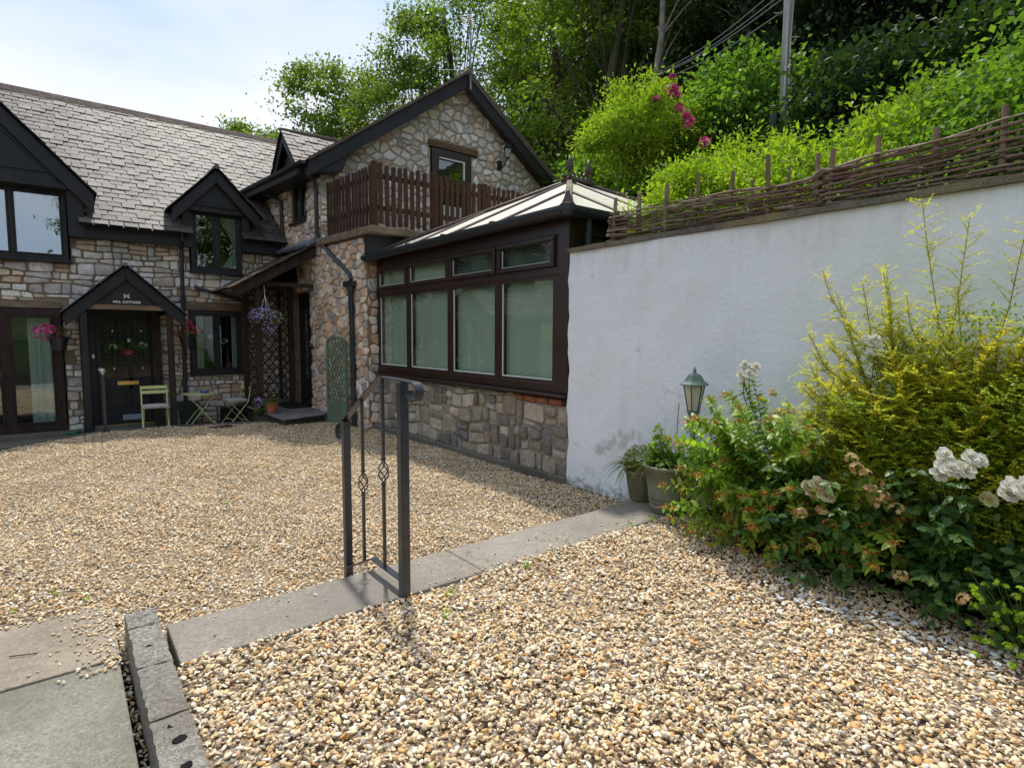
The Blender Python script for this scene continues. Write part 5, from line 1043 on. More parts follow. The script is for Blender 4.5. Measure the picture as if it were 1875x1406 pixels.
m.tube(pts, .010, 6); o = m.build('coiled_hose', 'hose', None, smooth=True); tag(o, 'small coil of green hose on the step left of the porch', 'hose')
# loose clutter on the concrete
m = MB(); m.tube([(-.28, 3.75, .016), (-.22, 3.72, .018), (-.17, 3.71, .014)], .003, 5); tag(m.build('twig', 'stem', None), 'thin dark twig lying on the pale paving slab', 'twig')
# ============================================================ CURTAINS AND WINDOW THINGS
curtain((2.96, 13.02, 4.04), (1, 0, 0), .28, 1.12, .62, 'white curtain tied back at right of the centre dormer window', -1, 1)
curtain((2.14, 13.02, 4.04), (1, 0, 0), .20, 1.10, .45, 'white curtain gathered at left of the centre dormer window', 1, 2)
curtain((.14, 13.03, 4.06), (1, 0, 0), .62, 1.16, 0, 'pale net curtain in the right light of the wide upper window', -1, 3); curtain((-.52, 13.04, 4.06), (1, 0, 0), .8, 1.16, 0, 'pale net curtain in the left light of the wide upper window', -1, 4)
curtain((-.10, 13.05, 2.0), (1, 0, 0), .34, 2.0, 0, 'pale blue curtain at the right of the French window', -1, 5)
curtain((2.12, 13.02, 2.06), (1, 0, 0), .16, 1.15, 0, 'narrow pale curtain at left of the ground floor window', 1, 6); curtain((2.93, 13.02, 2.06), (1, 0, 0), .12, 1.15, 0, 'narrow pale curtain at right of the ground floor window', -1, 7)
# ============================================================ SMALL PLANTS
def NR(seed): return np.random.default_rng(seed)
def rdir(g, n): v = g.normal(size=(n, 3)); return nrm(v)
def tuft(parent, mat, c, n, L0, L1, w, seed, spread=1.0, lean=(0, 0), droop=.6, name='leaves', segs=4, flat=0):
    """arching blades from one point"""
    g = NR(seed); V = []; F = []; R = []
    for i in range(n):
        a = g.uniform(0, 6.283); el = g.uniform(.25, 1.45) if not flat else g.uniform(.05, .5); ln = g.uniform(L0, L1); h = np.array([math.cos(a), math.sin(a), 0])*math.cos(el)*spread+np.array([lean[0], lean[1], 0]); d = np.array([h[0], h[1], math.sin(el)]); d /= np.linalg.norm(d)
        p = np.array(c)+np.array([math.cos(a), math.sin(a), 0])*.02; sd = np.cross(d, (0, 0, 1)); sd /= np.linalg.norm(sd)+1e-9; r_ = g.random()
        for k in range(segs+1):
            ww = w*(1-k/segs)**.7*.5+.0004; V += [p-sd*ww, p+sd*ww]; R += [r_, r_]; p = p+d*ln/segs; d = d+np.array([0, 0, -droop/segs]); d /= np.linalg.norm(d)
        b = len(V)-2*(segs+1); F += [(b+2*k, b+2*k+1, b+2*k+3, b+2*k+2) for k in range(segs)]
    return npmesh(name, V, F, mat, parent, R)
def ballleaves(parent, mat, c, r, n, ls, seed, name='foliage', flat=1.0, shell=.55, droop=.0, asp=.55):
    g = NR(seed); D = rdir(g, n); rr = (shell+(1-shell)*g.random(n)**.5)[:, None]; P = D*rr*np.array(r)*np.array([1, 1, flat])+np.array(c)
    L_ = nrm(D+g.normal(size=(n, 3))*.7+np.array([0, 0, -droop])); N = nrm(g.normal(size=(n, 3))*.6+np.array([0, 0, 1])+D*.4); l = ls*g.uniform(.6, 1.25, n); return leaves(name, mat, parent, P, L_, N, l, l*asp, g)
def florets(parent, mat, c, r, n, ps, seed, name='flowers', npet=5, bias=(0, 0, .4), shell=.8):
    g = NR(seed); D = nrm(rdir(g, n)+np.array(bias)); C_ = D*(shell+(1-shell)*g.random((n, 1)))*np.array(r)+np.array(c); T1 = nrm(np.cross(D, g.normal(size=(n, 3)))); T2 = np.cross(D, T1); P = []; DD = []; NN = []; R = []
    rr = g.random(n)
    for k in range(npet):
        a = 6.283*k/npet; d = T1*math.cos(a)+T2*math.sin(a)+D*.3; P.append(C_); DD.append(d); NN.append(D+g.normal(size=(n, 3))*.1); R.append(rr)
    P, DD, NN, R = map(np.concatenate, (P, DD, NN, R)); V, F = leafgeo(P, DD, NN, ps, ps*.8); return npmesh(name, V, F, mat, parent, np.repeat(R, 4))
# hanging basket
hb = thing('hanging_basket', 'hanging basket of purple and white lobelia before the lattice porch', 'hanging basket', (3.05, 11.30, 2.0))
m = MB(); m.lathe((3.05, 11.30, 1.80), [(.03, 0), (.11, .04), (.16, .12), (.17, .16), (.15, .16), (.01, .15)], 16); m.build('bowl', 'soil', hb)
m = MB()
for k in range(3): a = 2.1*k+.4; m.tube([(3.05+.15*cos(a), 11.30+.15*sin(a), 1.96), (3.05, 11.34, 2.36), ], .005, 4)
m.tube([(3.05, 11.34, 2.36), (3.05, 11.37, 2.56)], .006, 4); m.build('chain', 'sign_white', hb)
ballleaves(hb, 'leaf_tree', (3.05, 11.30, 1.97), (.24, .24, .15), 900, .045, 1, shell=.3); florets(hb, 'petal_violet', (2.99, 11.28, 1.98), (.27, .26, .18), 420, .016, 2); florets(hb, 'petal_white', (3.16, 11.26, 1.95), (.20, .2, .17), 170, .015, 3, 'white_flowers')
florets(hb, 'petal_violet', (3.08, 11.25, 1.80), (.16, .16, .14), 120, .014, 7, 'trailing_flowers', bias=(0, 0, -.5))
# wall baskets either side of the porch
for x, y, z, lab, sd_, fx in ((-.02, 12.55, 1.36, 'black wall pot of red pink flowers left of the porch', 11, -.16), (1.93, 12.55, 1.38, 'black wall pot of red flowers on the drainpipe right of the porch', 12, .06)):
    b = thing('wall_flower_pot', lab, 'flower pot', (x, y, z), 'wall pots beside the porch')
    tapered((x, y, z), .10, .14, .22, 'black_plastic', b, 'pot'); ballleaves(b, 'leaf_tree', (x, y, z+.27), (.18, .15, .12), 320, .04, sd_, shell=.2)
    florets(b, 'petal_pink' if sd_ == 11 else 'petal_red', (x+fx, y-.03, z+.30), (.22, .15, .15), 150 if sd_ == 11 else 50, .026, sd_+1)
    if sd_ == 12: florets(b, 'petal_red', (x+.02, y-.03, z+.42), (.08, .08, .14), 40, .024, 55, 'tall_flowers'); florets(b, 'petal_red', (x-.2, y-.03, z+.25), (.10, .08, .08), 36, .022, 56, 'side_flowers')
# orchids behind the kitchen window
oc_ = thing('window_orchids', 'white orchids standing inside the ground floor window', 'orchids', (2.45, 12.97, .9))
for k, (x, z) in enumerate(((2.28, 1.42), (2.42, 1.58), (2.66, 1.50), (2.20, 1.35))): florets(oc_, 'petal_white', (x, 12.96, z), (.07, .03, .05), 9, .045, 20+k, 'bloom'); 
m = MB(); m.tube([(2.3, 12.98, .9), (2.32, 12.98, 1.3), (2.42, 12.98, 1.56)], .006, 5); m.tube([(2.6, 12.98, .9), (2.6, 12.98, 1.3), (2.66, 12.98, 1.5)], .006, 5); m.build('stem', 'green_stem', oc_); florets(oc_, 'petal_pink', (2.74, 12.96, 1.0), (.05, .03, .06), 14, .03, 29, 'pink_flowers')
# door garland
gl = thing('door_garland', 'leafy heart garland with pink ribbon hung on the front door', 'wreath', (.97, 12.86, 1.42))
g = NR(40); tt = g.random(700)*2-1; P = np.stack([.965+tt*.34, 12.86+g.normal(size=700)*.012, 1.36+.10*np.abs(np.sin(tt*3.0))-.02+g.normal(size=700)*.035], 1); leaves('foliage', 'leaf_rose', gl, P, rdir(g, 700), rdir(g, 700)+np.array([0, -1, 0]), .05, .025, g)
florets(gl, 'petal_pink', (.98, 12.83, 1.30), (.09, .02, .04), 20, .035, 41, 'ribbon'); florets(gl, 'petal_white', (.76, 12.83, 1.40), (.08, .02, .06), 10, .03, 42, 'white_roses'); florets(gl, 'petal_white', (1.22, 12.83, 1.44), (.08, .02, .05), 12, .03, 43, 'white_roses')
# terracotta pot
tp = thing('terracotta_pot', 'terracotta pot with a small plant on the grey slab', 'plant pot', (3.08, 11.22, .16)); tapered((3.08, 11.22, .165), .07, .105, .20, 'terracotta', tp, 'pot', rim=.014)
ballleaves(tp, 'leaf_tree', (3.06, 11.22, .40), (.14, .12, .06), 200, .04, 44, shell=.1); 
vp = thing('purple_plant', 'small purple flowering plant beside the terracotta pot', 'plant', (2.86, 11.3, .1)); ballleaves(vp, 'leaf_tree', (2.86, 11.3, .30), (.10, .1, .14), 160, .035, 45, shell=.1); florets(vp, 'petal_violet', (2.86, 11.26, .38), (.09, .08, .12), 40, .022, 46)
# plants in the two green pots
pp = thing('trailing_pot_plant', 'geranium with tiny pink flowers and orange grass in the small pot', 'plant', (4.14, 3.30, .40))
ballleaves(pp, 'leaf_hazel', (4.12, 3.30, .53), (.18, .16, .12), 1100, .026, 47, shell=.2, asp=.7); florets(pp, 'petal_pink', (4.08, 3.28, .52), (.17, .16, .13), 13, .013, 48)
tuft(pp, 'leaf_hazel', (4.06, 3.38, .44), 60, .18, .38, .010, 49, lean=(-.5, .5), droop=2.6, name='trailing_grass'); tuft(pp, 'grass_dry', (4.12, 3.16, .46), 70, .15, .32, .009, 50, lean=(-.2, -.3), droop=2.6, name='orange_grass')
tuft(pp, 'grass_dry', (4.10, 3.34, .42), 12, .3, .46, .005, 51, lean=(-.5, .7), droop=1.0, name='dry_stalks')
lp = thing('large_pot_plant', 'leafy young plant and dry grass growing in the large pot', 'plant', (4.06, 2.97, .5))
ballleaves(lp, 'leaf_hazel', (4.03, 2.93, .60), (.18, .17, .05), 260, .05, 52, shell=.1, asp=.8); ballleaves(lp, 'leaf_hyper', (4.0, 3.0, .70), (.09, .08, .11), 130, .055, 53, shell=.1, asp=.8)
ballleaves(lp, 'leaf_hyper', (4.0, 3.03, .83), (.03, .03, .07), 34, .04, 54, shell=.1, asp=.8); tuft(lp, 'leaf_hazel', (4.0, 3.0, .56), 110, .14, .30, .009, 55, lean=(-.4, .3), droop=1.6, name='grass_blades'); tuft(lp, 'grass_dry', (4.0, 3.0, .56), 46, .25, .50, .006, 56, lean=(-.35, .45), droop=.7, name='dry_stalks')
m = MB(); m.tube([(4.02, 2.86, .5), (3.99, 2.84, .75), (4.0, 2.83, 1.10)], .004, 5); m.build('cane', 'stake', lp)
# ============================================================ BORDER PLANTS
def spray_shrub(parent, stems, matl, mats, seed, tw_n, tw_len, leaf_len, asp, lsp, name, stemr=.005, upb=.25, young=None):
    """arching stems with two-ranked side twigs carrying opposite leaves"""
    g = NR(seed); P = []; D = []; N = []; R = []; Ls = []; sm = MB()
    for (a, b, sag) in stems:
        a = np.array(a, float); b = np.array(b, float); L_ = np.linalg.norm(b-a); k = 9; pts = []
        for i in range(k+1):
            t_ = i/k; p = a+(b-a)*t_+np.array([0, 0, 1])*sag*math.sin(math.pi*t_)+g.normal(size=3)*.008; pts.append(p)
        sm.tube([tuple(p) for p in pts], [stemr*(1-.75*i/k)+.0008 for i in range(k+1)], 5, False)
        yy = g.random()*.5 if young is None else young
        n = int(tw_n*L_); side = nrm(np.cross((b-a)[None], np.array([[g.normal()*.3, g.normal()*.3, 1]])))[0]
        for j in range(n):
            t_ = .18+.82*(j+.5)/n; i0 = min(k-1, int(t_*k)); f = t_*k-i0; p = pts[i0]*(1-f)+pts[i0+1]*f; dr = pts[i0+1]-pts[i0]; dr /= np.linalg.norm(dr)
            s_ = side*(1 if j % 2 else -1)+g.normal(size=3)*.45; td = dr*.45+s_*.85+np.array([0, 0, upb]); td /= np.linalg.norm(td); tl = tw_len*(1-.72*t_)*g.uniform(.6, 1.15)+.02
            sm.tube([tuple(p), tuple(p+td*tl)], [.0010, .0005], 3, False)
            m_ = max(3, int(tl/lsp)); q = np.arange(m_)/m_; pos = p[None]+td[None]*(tl*q)[:, None]; lat = np.cross(td, (0, 0, 1)); lat /= np.linalg.norm(lat)+1e-9
            for sg in (1, -1):
                P.append(pos); D.append(lat[None]*sg+td[None]*.55+g.normal(size=(m_, 3))*.22); N.append(np.array([[0, 0, 1.]])+g.normal(size=(m_, 3))*.3); R.append(np.clip(t_*.55+yy*.6+g.normal(size=m_)*.12, 0, 1)); Ls.append(leaf_len*g.uniform(.7, 1.2, m_)*(1-.3*q))
        q = np.arange(14)/14; tip = pts[-1]; pos = np.array(tip)[None]-(pts[-1]-pts[-3])[None]*q[:, None]*.9
        P.append(pos); D.append(g.normal(size=(14, 3))*.8+(pts[-1]-pts[-2])[None]*8); N.append(np.array([[0, 0, 1.]])+g.normal(size=(14, 3))*.5); R.append(np.clip(.75+yy*.3+g.normal(size=14)*.1, 0, 1)); Ls.append(np.full(14, leaf_len*.9))
    P, D, N, R, Ls = map(np.concatenate, (P, D, N, R, Ls)); leaves(name, matl, parent, P, D, N, Ls, Ls*asp, g, R)
    sm.build('stems', mats, parent, smooth=True)
rng = random.Random(77)
gs = thing('golden_honeysuckle_shrub', 'tall golden yellow box-leaved honeysuckle shrub with feathery sprays against the wall', 'shrub', (3.98, .95, .14))
st_ = []
tips = [((4.02, 1.20, 2.47), .02, .9), ((4.05, .98, 2.33), .02, .9), ((4.0, .72, 2.25), .05, .7), ((4.1, 1.42, 2.12), .05, .6), ((3.95, 1.72, 2.08), .10, .8), ((3.92, 1.62, 1.88), .12, .8), ((4.0, 1.5, 2.0), .1, .7), ((3.9, 1.35, 2.05), .08, .9), ((4.1, .45, 2.1), .05, .5)]
for tp_, sg, yg in tips: st_.append(((3.98+rng.uniform(-.1, .1), .95+rng.uniform(-.2, .2), .2), tp_, sg))
for i in range(230):
    y = rng.uniform(-.35, 1.85); z = rng.uniform(.85, 1.98)-.28*abs(y-.95); x = 3.98-.42*math.cos((z-.9)*1.1)*rng.uniform(.1, 1.0)+.1*rng.random(); st_.append(((4.0+rng.uniform(-.12, .12), .95+rng.uniform(-.35, .35), rng.uniform(.15, .7)), (x, y, z), rng.uniform(.04, .2)))
for i in range(46):
    y = rng.uniform(-.3, 1.75); st_.append(((3.98, .95+rng.uniform(-.3, .3), rng.uniform(.3, .8)), (3.62+.10*abs(y-.9)+rng.uniform(0, .12), y, rng.uniform(.62, 1.35)), rng.uniform(.05, .25)))
spray_shrub(gs, st_, 'leaf_gold', 'gold_stem', 101, 34, .30, .020, .68, .0105, 'golden_foliage', .0042, .02)
st2 = [((4.0+rng.uniform(-.15, .15), .9+rng.uniform(-.5, .5), rng.uniform(.12, .5)), (4.05-rng.uniform(0, .50), rng.uniform(-.5, 1.65), rng.uniform(.45, 1.45)), rng.uniform(0, .12)) for i in range(150)]
spray_shrub(gs, st2, 'leaf_gold_green', 'gold_stem', 102, 34, .24, .022, .66, .012, 'inner_foliage', .004)
ballleaves(gs, 'leaf_gold_green', (4.04, .92, 1.0), (.26, .78, .85), 12000, .024, 110, 'inner_leaves', shell=.15, asp=.6)
# hypericum
hy = thing('hypericum_shrub', 'lime green leafy hypericum bush with clusters of red and yellow berries', 'shrub', (3.95, 2.05, .14))
hst = []
for i in range(110):
    a = rng.uniform(0, 6.283); y = 2.02+rng.uniform(-.62, .62); z = rng.uniform(.28, 1.28); x = 3.95-rng.uniform(0, .58); w_ = (y-2.0)/.75
    z *= max(.35, 1-.35*max(0, w_)**2-.1*max(0, -w_)); hst.append(((4.0+rng.uniform(-.08, .08), 1.95+rng.uniform(-.25, .25), .16), (x, y, z)))
for i in range(34): hst.append(((3.98, rng.uniform(1.2, 1.8), .16), (rng.uniform(3.38, 3.7), rng.uniform(1.05, 1.75), rng.uniform(.3, .95))))
for tpt in ((4.0, 2.62, .62), (3.95, 2.72, .44), (3.9, 2.68, .36), (3.98, 2.5, .78), (4.05, 2.30, 1.30), (4.02, 2.22, 1.36), (4.05, 2.38, 1.18), (4.0, 2.42, .98), (3.75, 2.5, .3), (3.7, 2.35, .25), (3.62, 2.05, .26), (3.60, 1.85, .30), (3.58, 1.62, .3), (3.42, 1.9, .28), (3.40, 1.7, .24), (3.45, 2.15, .22), (3.52, 2.4, .26), (3.62, 2.6, .26), (3.7, 2.72, .3)): hst.append(((4.0, 2.0, .2), tpt))
g = NR(60); LP = []; LD = []; LN = []; LL = []; sm = MB(); BC = []
for a, b in hst:
    a, b = np.array(a, float), np.array(b, float); L_ = np.linalg.norm(b-a); k = 8; out = b-a; pts = [a+(b-a)*(i/k)+np.array([0, 0, .16*L_*math.sin(math.pi*i/k)]) for i in range(k+1)]
    sm.tube([tuple(p) for p in pts], [.0042*(1-.6*i/k) for i in range(k+1)], 5, False)
    n = max(5, int(L_/.042))
    for j in range(n):
        t_ = .30+.70*(j+.7)/n; t_ = min(t_, .995); i0 = min(k-1, int(t_*k)); f = t_*k-i0; p = pts[i0]*(1-f)+pts[i0+1]*f; dr = pts[i0+1]-pts[i0]; dr /= np.linalg.norm(dr); a1 = g.uniform(0, 3.14) if j == 0 else a1+1.57
        s1 = np.cross(dr, (0.1, 0.2, 1)); s1 /= np.linalg.norm(s1); s2 = np.cross(dr, s1); lat = s1*math.cos(a1)+s2*math.sin(a1)
        for sg in (1, -1): LP.append(p); LD.append(lat*sg+dr*.45+np.array([0, 0, -.15])+g.normal(size=3)*.15); LN.append(np.array([0, 0, 1.])+g.normal(size=3)*.25+dr*.3); LL.append(.092*g.uniform(.75, 1.2)*(1-.25*t_))
    BC.append(pts[-1])
sm.build('stems', 'stem', hy, smooth=True); LP, LD, LN, LL = map(np.array, (LP, LD, LN, LL))
def broad(name, mat, parent, P, D, N, L_, W_, g, rnd=None):      # six point folded blade
    P, D, N = map(np.asarray, (P, D, N)); D = nrm(D); S = nrm(np.cross(D, N)); N = np.cross(S, D); L_ = np.asarray(L_)[:, None]; W_ = np.asarray(W_)[:, None]
    V = np.stack([P, P+D*L_*.30+S*W_*.48+N*W_*.14, P+D*L_*.68+S*W_*.38+N*W_*.10-N*L_*.03, P+D*L_-N*L_*.14, P+D*L_*.68-S*W_*.38+N*W_*.10-N*L_*.03, P+D*L_*.30-S*W_*.48+N*W_*.14, P+D*L_*.34, P+D*L_*.68-N*L_*.04], 1).reshape(-1, 3)
    b = np.arange(len(P))[:, None]*8; F = np.concatenate([b+np.array([[*t_]]) for t_ in ((0, 1, 6), (1, 2, 7), (1, 7, 6), (2, 3, 7), (3, 4, 7), (4, 5, 6), (4, 6, 7), (5, 0, 6))], 1).reshape(-1, 3)
    r = g.random(len(P)) if rnd is None else rnd; return npmesh(name, V, F, mat, parent, np.repeat(r, 8), smooth=True)
def big_leaves(parent, mat, P, D, N, L_, asp, g, keep, name='leaf'):
    d = np.linalg.norm(P-np.array(EYE), axis=1); sz = L_/d; order = np.argsort(-sz); sel = order[:keep]; rest = order[keep:]
    for i in sel: broad(name, mat, parent, P[i:i+1], D[i:i+1], N[i:i+1], L_[i:i+1], L_[i:i+1]*asp, g)
    if len(rest): tag(broad('joined_leaves', mat, parent, P[rest], D[rest], N[rest], L_[rest], L_[rest]*asp, g), kind='stuff')
big_leaves(hy, 'leaf_hyper', LP, LD, LN, LL, .50, g, 260)
ICO = [(0, 0, 1)]+[(.894*cos(a), .894*sin(a), .447) for a in [i*1.2566 for i in range(5)]]+[(.894*cos(a), .894*sin(a), -.447) for a in [i*1.2566+.628 for i in range(5)]]+[(0, 0, -1)]
ICF = [(0, 1+i, 1+(i+1) % 5) for i in range(5)]+[(1+i, 6+i, 1+(i+1) % 5) for i in range(5)]+[(1+(i+1) % 5, 6+i, 6+(i+1) % 5) for i in range(5)]+[(11, 6+(i+1) % 5, 6+i) for i in range(5)]
def berries(parent, centers, n, r, br, seed, mat='berry', name='berry_clusters'):
    g = NR(seed); C_ = np.repeat(np.array(centers), n, 0)+g.normal(size=(len(centers)*n, 3))*r*np.array([1, 1, .6]); s_ = g.uniform(.7, 1.3, len(C_))*br; V = (C_[:, None]+np.array(ICO)[None]*s_[:, None, None]).reshape(-1, 3); F = (np.array(ICF)[None]+np.arange(len(C_))[:, None, None]*12).reshape(-1, 3)
    return npmesh(name, V, F, mat, parent, np.repeat(g.random(len(C_)), 12), smooth=True)
tag(berries(hy, BC, 18, .019, .0055, 61), kind='stuff'); g2_ = NR(66)
for k, c in enumerate([BC[i] for i in range(0, len(BC), 3)]): florets(hy, 'petal_yellow', tuple(c), (.02, .02, .012), 7, .011, 300+k, 'yellow_flowers')
# white rose bush with dark leaves
rb = thing('white_rose_bush', 'dark leaved rose bush with white double blooms and spent brown heads', 'rose bush', (3.85, 1.2, .14))
g = NR(70); LP = []; LD = []; LN = []; LL = []; sm = MB()
for i in range(190):
    y = rng.uniform(-.3, 2.1); z = rng.uniform(.16, 1.02) if i > 40 else rng.uniform(.10, .45); x = 3.36+rng.uniform(-.05, .42)+(.08 if y < .7 else 0); a = np.array((4.0, 1.1+(y-1.1)*.5, .15)); b = np.array((x, y, z*(1-.25*max(0, y-1.5))))
    k = 7; pts = [a+(b-a)*(q/k)+np.array([0, 0, .14*math.sin(math.pi*q/k)]) for q in range(k+1)]; sm.tube([tuple(p) for p in pts], [.004*(1-.6*q/k) for q in range(k+1)], 5, False)
    for j in range(5):
        t_ = .5+.1*j; p = pts[int(t_*k)]+g.normal(size=3)*.02; dr = g.normal(size=3)*.8+np.array([-.5, 0, -.1]); dr /= np.linalg.norm(dr); lat = np.cross(dr, (0, 0, 1)); lat /= np.linalg.norm(lat)
        for q in range(5):
            o_ = (0, .028, .028, .052, .052)[q]; sg = (0, 1, -1, 1, -1)[q]; LP.append(p+dr*(.095-o_)); LD.append(dr*(.5 if sg else 1)+lat*sg); LN.append(np.array([-.2, -.2, 1])+g.normal(size=3)*.35); LL.append(.055*g.uniform(.8, 1.25))
LP, LD, LN, LL = map(np.array, (LP, LD, LN, LL)); big_leaves(rb, 'leaf_rose', LP, LD, LN, LL, .66, g, 260); sm.build('stems', 'green_stem', rb, smooth=True)
def petalmesh(parent, c, r, seed, mat, n=16, up=(-.5, -.6, .5)):
    """a double bloom: cupped petals round a centre, each petal a sub-part"""
    g = NR(seed); U = nrm(np.array([up]))[0]; T1 = nrm(np.cross(U[None], np.array([[.3, .2, 1.]])))[0]; T2 = np.cross(U, T1); core = MB(); core.v = [tuple(np.array(c)+U*r*.18+np.array(v)*r*.28) for v in ICO]; core.f = list(ICF); b = core.build('rose_bloom', mat, parent, smooth=True)
    for k in range(n):
        lay = k/n; a = k*2.4; R_ = T1*math.cos(a)+T2*math.sin(a); S = np.cross(U, R_); op = 1.5-lay*1.25+g.uniform(-.12, .12); l = r*(1.15-.42*lay)*g.uniform(.88, 1.12); w = l*.95; V = []
        for j, (s_, wd) in enumerate(((0, .18), (.35, .75), (.75, 1.0), (1.0, .62))):
            cur = R_*math.sin(op*(.55+.45*s_))+U*math.cos(op*(.55+.45*s_)); pc = np.array(c)+cur*l*s_-U*r*.06+g.normal(size=3)*r*.01
            for q in (-1, 0, 1): V.append(pc+S*w*.5*wd*q+U*(.10 if q else 0)*l*wd+g.normal(size=3)*r*.010)
        F = [(j*3+q, j*3+q+1, j*3+q+4, j*3+q+3) for j in range(3) for q in (0, 1)]; npmesh('petal', V, F, mat, b, np.full(12, g.random()), smooth=True)
    return b
BL = []
for c, n_, sp, r in (((3.56, 2.0, 1.43), 9, .055, .036), ((3.82, 1.34, 1.60), 6, .05, .036), ((3.38, .80, 1.03), 11, .075, .038), ((3.34, .53, .99), 9, .07, .043)):
    for q in range(n_): BL.append(((c[0]+rng.uniform(-.5, .5)*sp, c[1]+rng.uniform(-1, 1)*sp, c[2]+rng.uniform(-1, 1)*sp*.8), r*rng.uniform(.8, 1.15)))
for k, (c, r) in enumerate(BL): petalmesh(rb, c, r, 400+k, 'petal_white', 24)
for k, (c, r) in enumerate([((3.40, 1.45, .80), .042), ((3.40, 1.40, .745), .045), ((3.42, 1.48, .74), .038), ((3.41, 1.42, .79), .04), ((3.40, 1.50, .78), .035), ((3.72, 1.9, 1.28), .03), ((3.62, .72, .84), .04)]): petalmesh(rb, c, r, 430+k, 'petal_cream', 20)
m = MB()
for c, r in BL[::4]: m.tube([(3.9, c[1]+.05, max(.4, c[2]-.5)), (c[0]+.06, c[1]+.02, c[2]-.15), (c[0], c[1], c[2]-.02)], .003, 5)
m.build('flower_stems', 'green_stem', rb, smooth=True)
cl = [(3.44, 1.22, .90), (3.44, 1.16, .86), (3.42, 1.12, .80), (3.41, 1.28, .98), (3.45, 1.06, .74), (3.38, 1.52, .62), (3.43, 1.44, .64), (3.36, 1.0, .42), (3.34, .72, .40), (3.43, 1.19, .82), (3.42, 1.14, .76), (3.40, 1.25, .94), (3.38, 1.40, .64)]
for k, c in enumerate(cl): florets(rb, 'petal_brown', c, (.035, .035, .03), 12, .017, 450+k, 'spent_heads')
# lime green euphorbia
eu = thing('lime_euphorbia', 'small lime green flowering spurge at the foot of the border', 'plant', (3.5, .62, .14)); g = NR(80)
heads = [(3.36+g.normal()*.06, .62+g.uniform(-.2, .14), g.uniform(.18, .52)) for _ in range(46)]
for k, c in enumerate(heads): florets(eu, 'leaf_lime', c, (.014, .014, .010), 6, .013, 500+k, 'lime_heads')
m = MB()
for c in heads: m.tube([(3.55, .55, .14), ((3.55+c[0])/2+.02, (.55+c[1])/2, c[2]*.7), c], .002, 4)
m.build('stems', 'green_stem', eu)
# border soil
m = MB(); m.prism([(x, y, .139) for x, y in ((4.36, 2.75), (4.1, 2.55), (3.8, 2.1), (3.66, 1.5), (3.60, .9), (3.6, -2), (4.36, -2))], (0, 0, .012)); struct('border_soil', m, 'soil')
# ============================================================ TREES AND SHRUBS ON THE HILL
def bear(az, d): return d*math.sin(rad(az)), d*math.cos(rad(az))
PROTO = {}
def crown(key, seed, R, H, ncl, nper, ls, mat, clr=.75, base=.25, limbs=True):
    """crown mesh + wood mesh about the origin; leaf clumps gather round the limb ends"""
    g = NR(seed); rg = random.Random(seed); wood = MB(); ends = []
    trunk = [(0, 0, 0)]; 
    for i in range(1, 8): trunk.append((trunk[-1][0]+rg.uniform(-.03, .03)*H, trunk[-1][1]+rg.uniform(-.03, .03)*H, H*.80*i/7))
    wood.tube(trunk, [H*.022*(1-.8*i/7) for i in range(8)], 8)
    for i in range(ncl):
        f = base+(1-base)*(i+rg.random())/ncl; zz = H*f; env = R*math.sin(math.pi*min(1, (f-base*.6)/(1.04-base*.6))**.8)**.6; a = rg.uniform(0, 6.283); rr = env*(rg.random()**.45); e = Vector((rr*math.cos(a), rr*math.sin(a), zz)); ends.append(e)
        if limbs and i % 2 == 0:
            s_ = Vector(trunk[max(1, min(6, int(f*7*.72)))]); mid = s_.lerp(e, .5)+Vector((rg.uniform(-.3, .3), rg.uniform(-.3, .3), rg.uniform(-.1, .5)))*R*.16; r0 = H*.0058*(1.3-f); wood.tube([s_, s_.lerp(mid, .5)+Vector((0, 0, -.02*H)), mid, mid.lerp(e, .6), e], [r0, r0*.8, r0*.6, r0*.4, r0*.15], 5)
            for q in range(2): e2 = e+Vector((rg.uniform(-1, 1), rg.uniform(-1, 1), rg.uniform(-.3, .7)))*clr; wood.tube([mid.lerp(e, .5), e2], [r0*.35, r0*.1], 4)
    E = np.array([tuple(e) for e in ends]); C_ = np.repeat(E, nper, 0); n = len(C_); cs = np.repeat(g.uniform(.6, 1.25, (len(E), 1)), nper, 0)*clr
    P = C_+g.normal(size=(n, 3))*cs*np.array([.62, .62, .28]); out = nrm(P-np.array([0, 0, H*.5])); D = nrm(out*.5+g.normal(size=(n, 3))*.7+np.array([0, 0, -.25])); N = nrm(g.normal(size=(n, 3))*.55+np.array([0, 0, 1.])); l = ls*g.uniform(.6, 1.3, n)
    V, F = leafgeo(P, D, N, l, l*.68); tone = np.repeat(g.random(len(E)), nper)*.5+g.random(n)*.5
    co = npmesh('crown', V, F, mat, None, np.repeat(tone, 4)); wo = wood.build('trunk', 'bark', None, smooth=True); PROTO[key] = (co.data, wo.data, mat)
    bpy.data.objects.remove(co); bpy.data.objects.remove(wo)
def tree(key, name, label, cat, x, y, z, s=1, rz=0, group=None, mat=None, sz=None):
    t_ = thing(name, label, cat, (x, y, z), group); t_.rotation_euler = (0, 0, rz); t_.scale = (s, s, s*(sz or 1)); cd, wd, _ = PROTO[key]
    if mat:
        kk = (key, mat)
        if kk not in PROTO: c2 = cd.copy(); c2.materials.clear(); c2.materials.append(M[mat]); PROTO[kk] = c2
        cd = PROTO[kk]
    for nm, me in (('crown', cd), ('trunk', wd)): o = bpy.data.objects.new(nm, me); COL.objects.link(o); o.parent = t_
    return t_
crown('A', 1, 3.3, 15, 74, 250, .19, 'leaf_tree', .82, .26)
crown('B', 2, 3.8, 16, 92, 250, .19, 'leaf_yellowgreen', .85, .15)
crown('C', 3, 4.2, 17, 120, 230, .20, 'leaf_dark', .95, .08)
crown('D', 4, 3.0, 16, 60, 140, .18, 'leaf_yellowgreen', .75, .22)
G_ = 'trees on the hill behind the house'
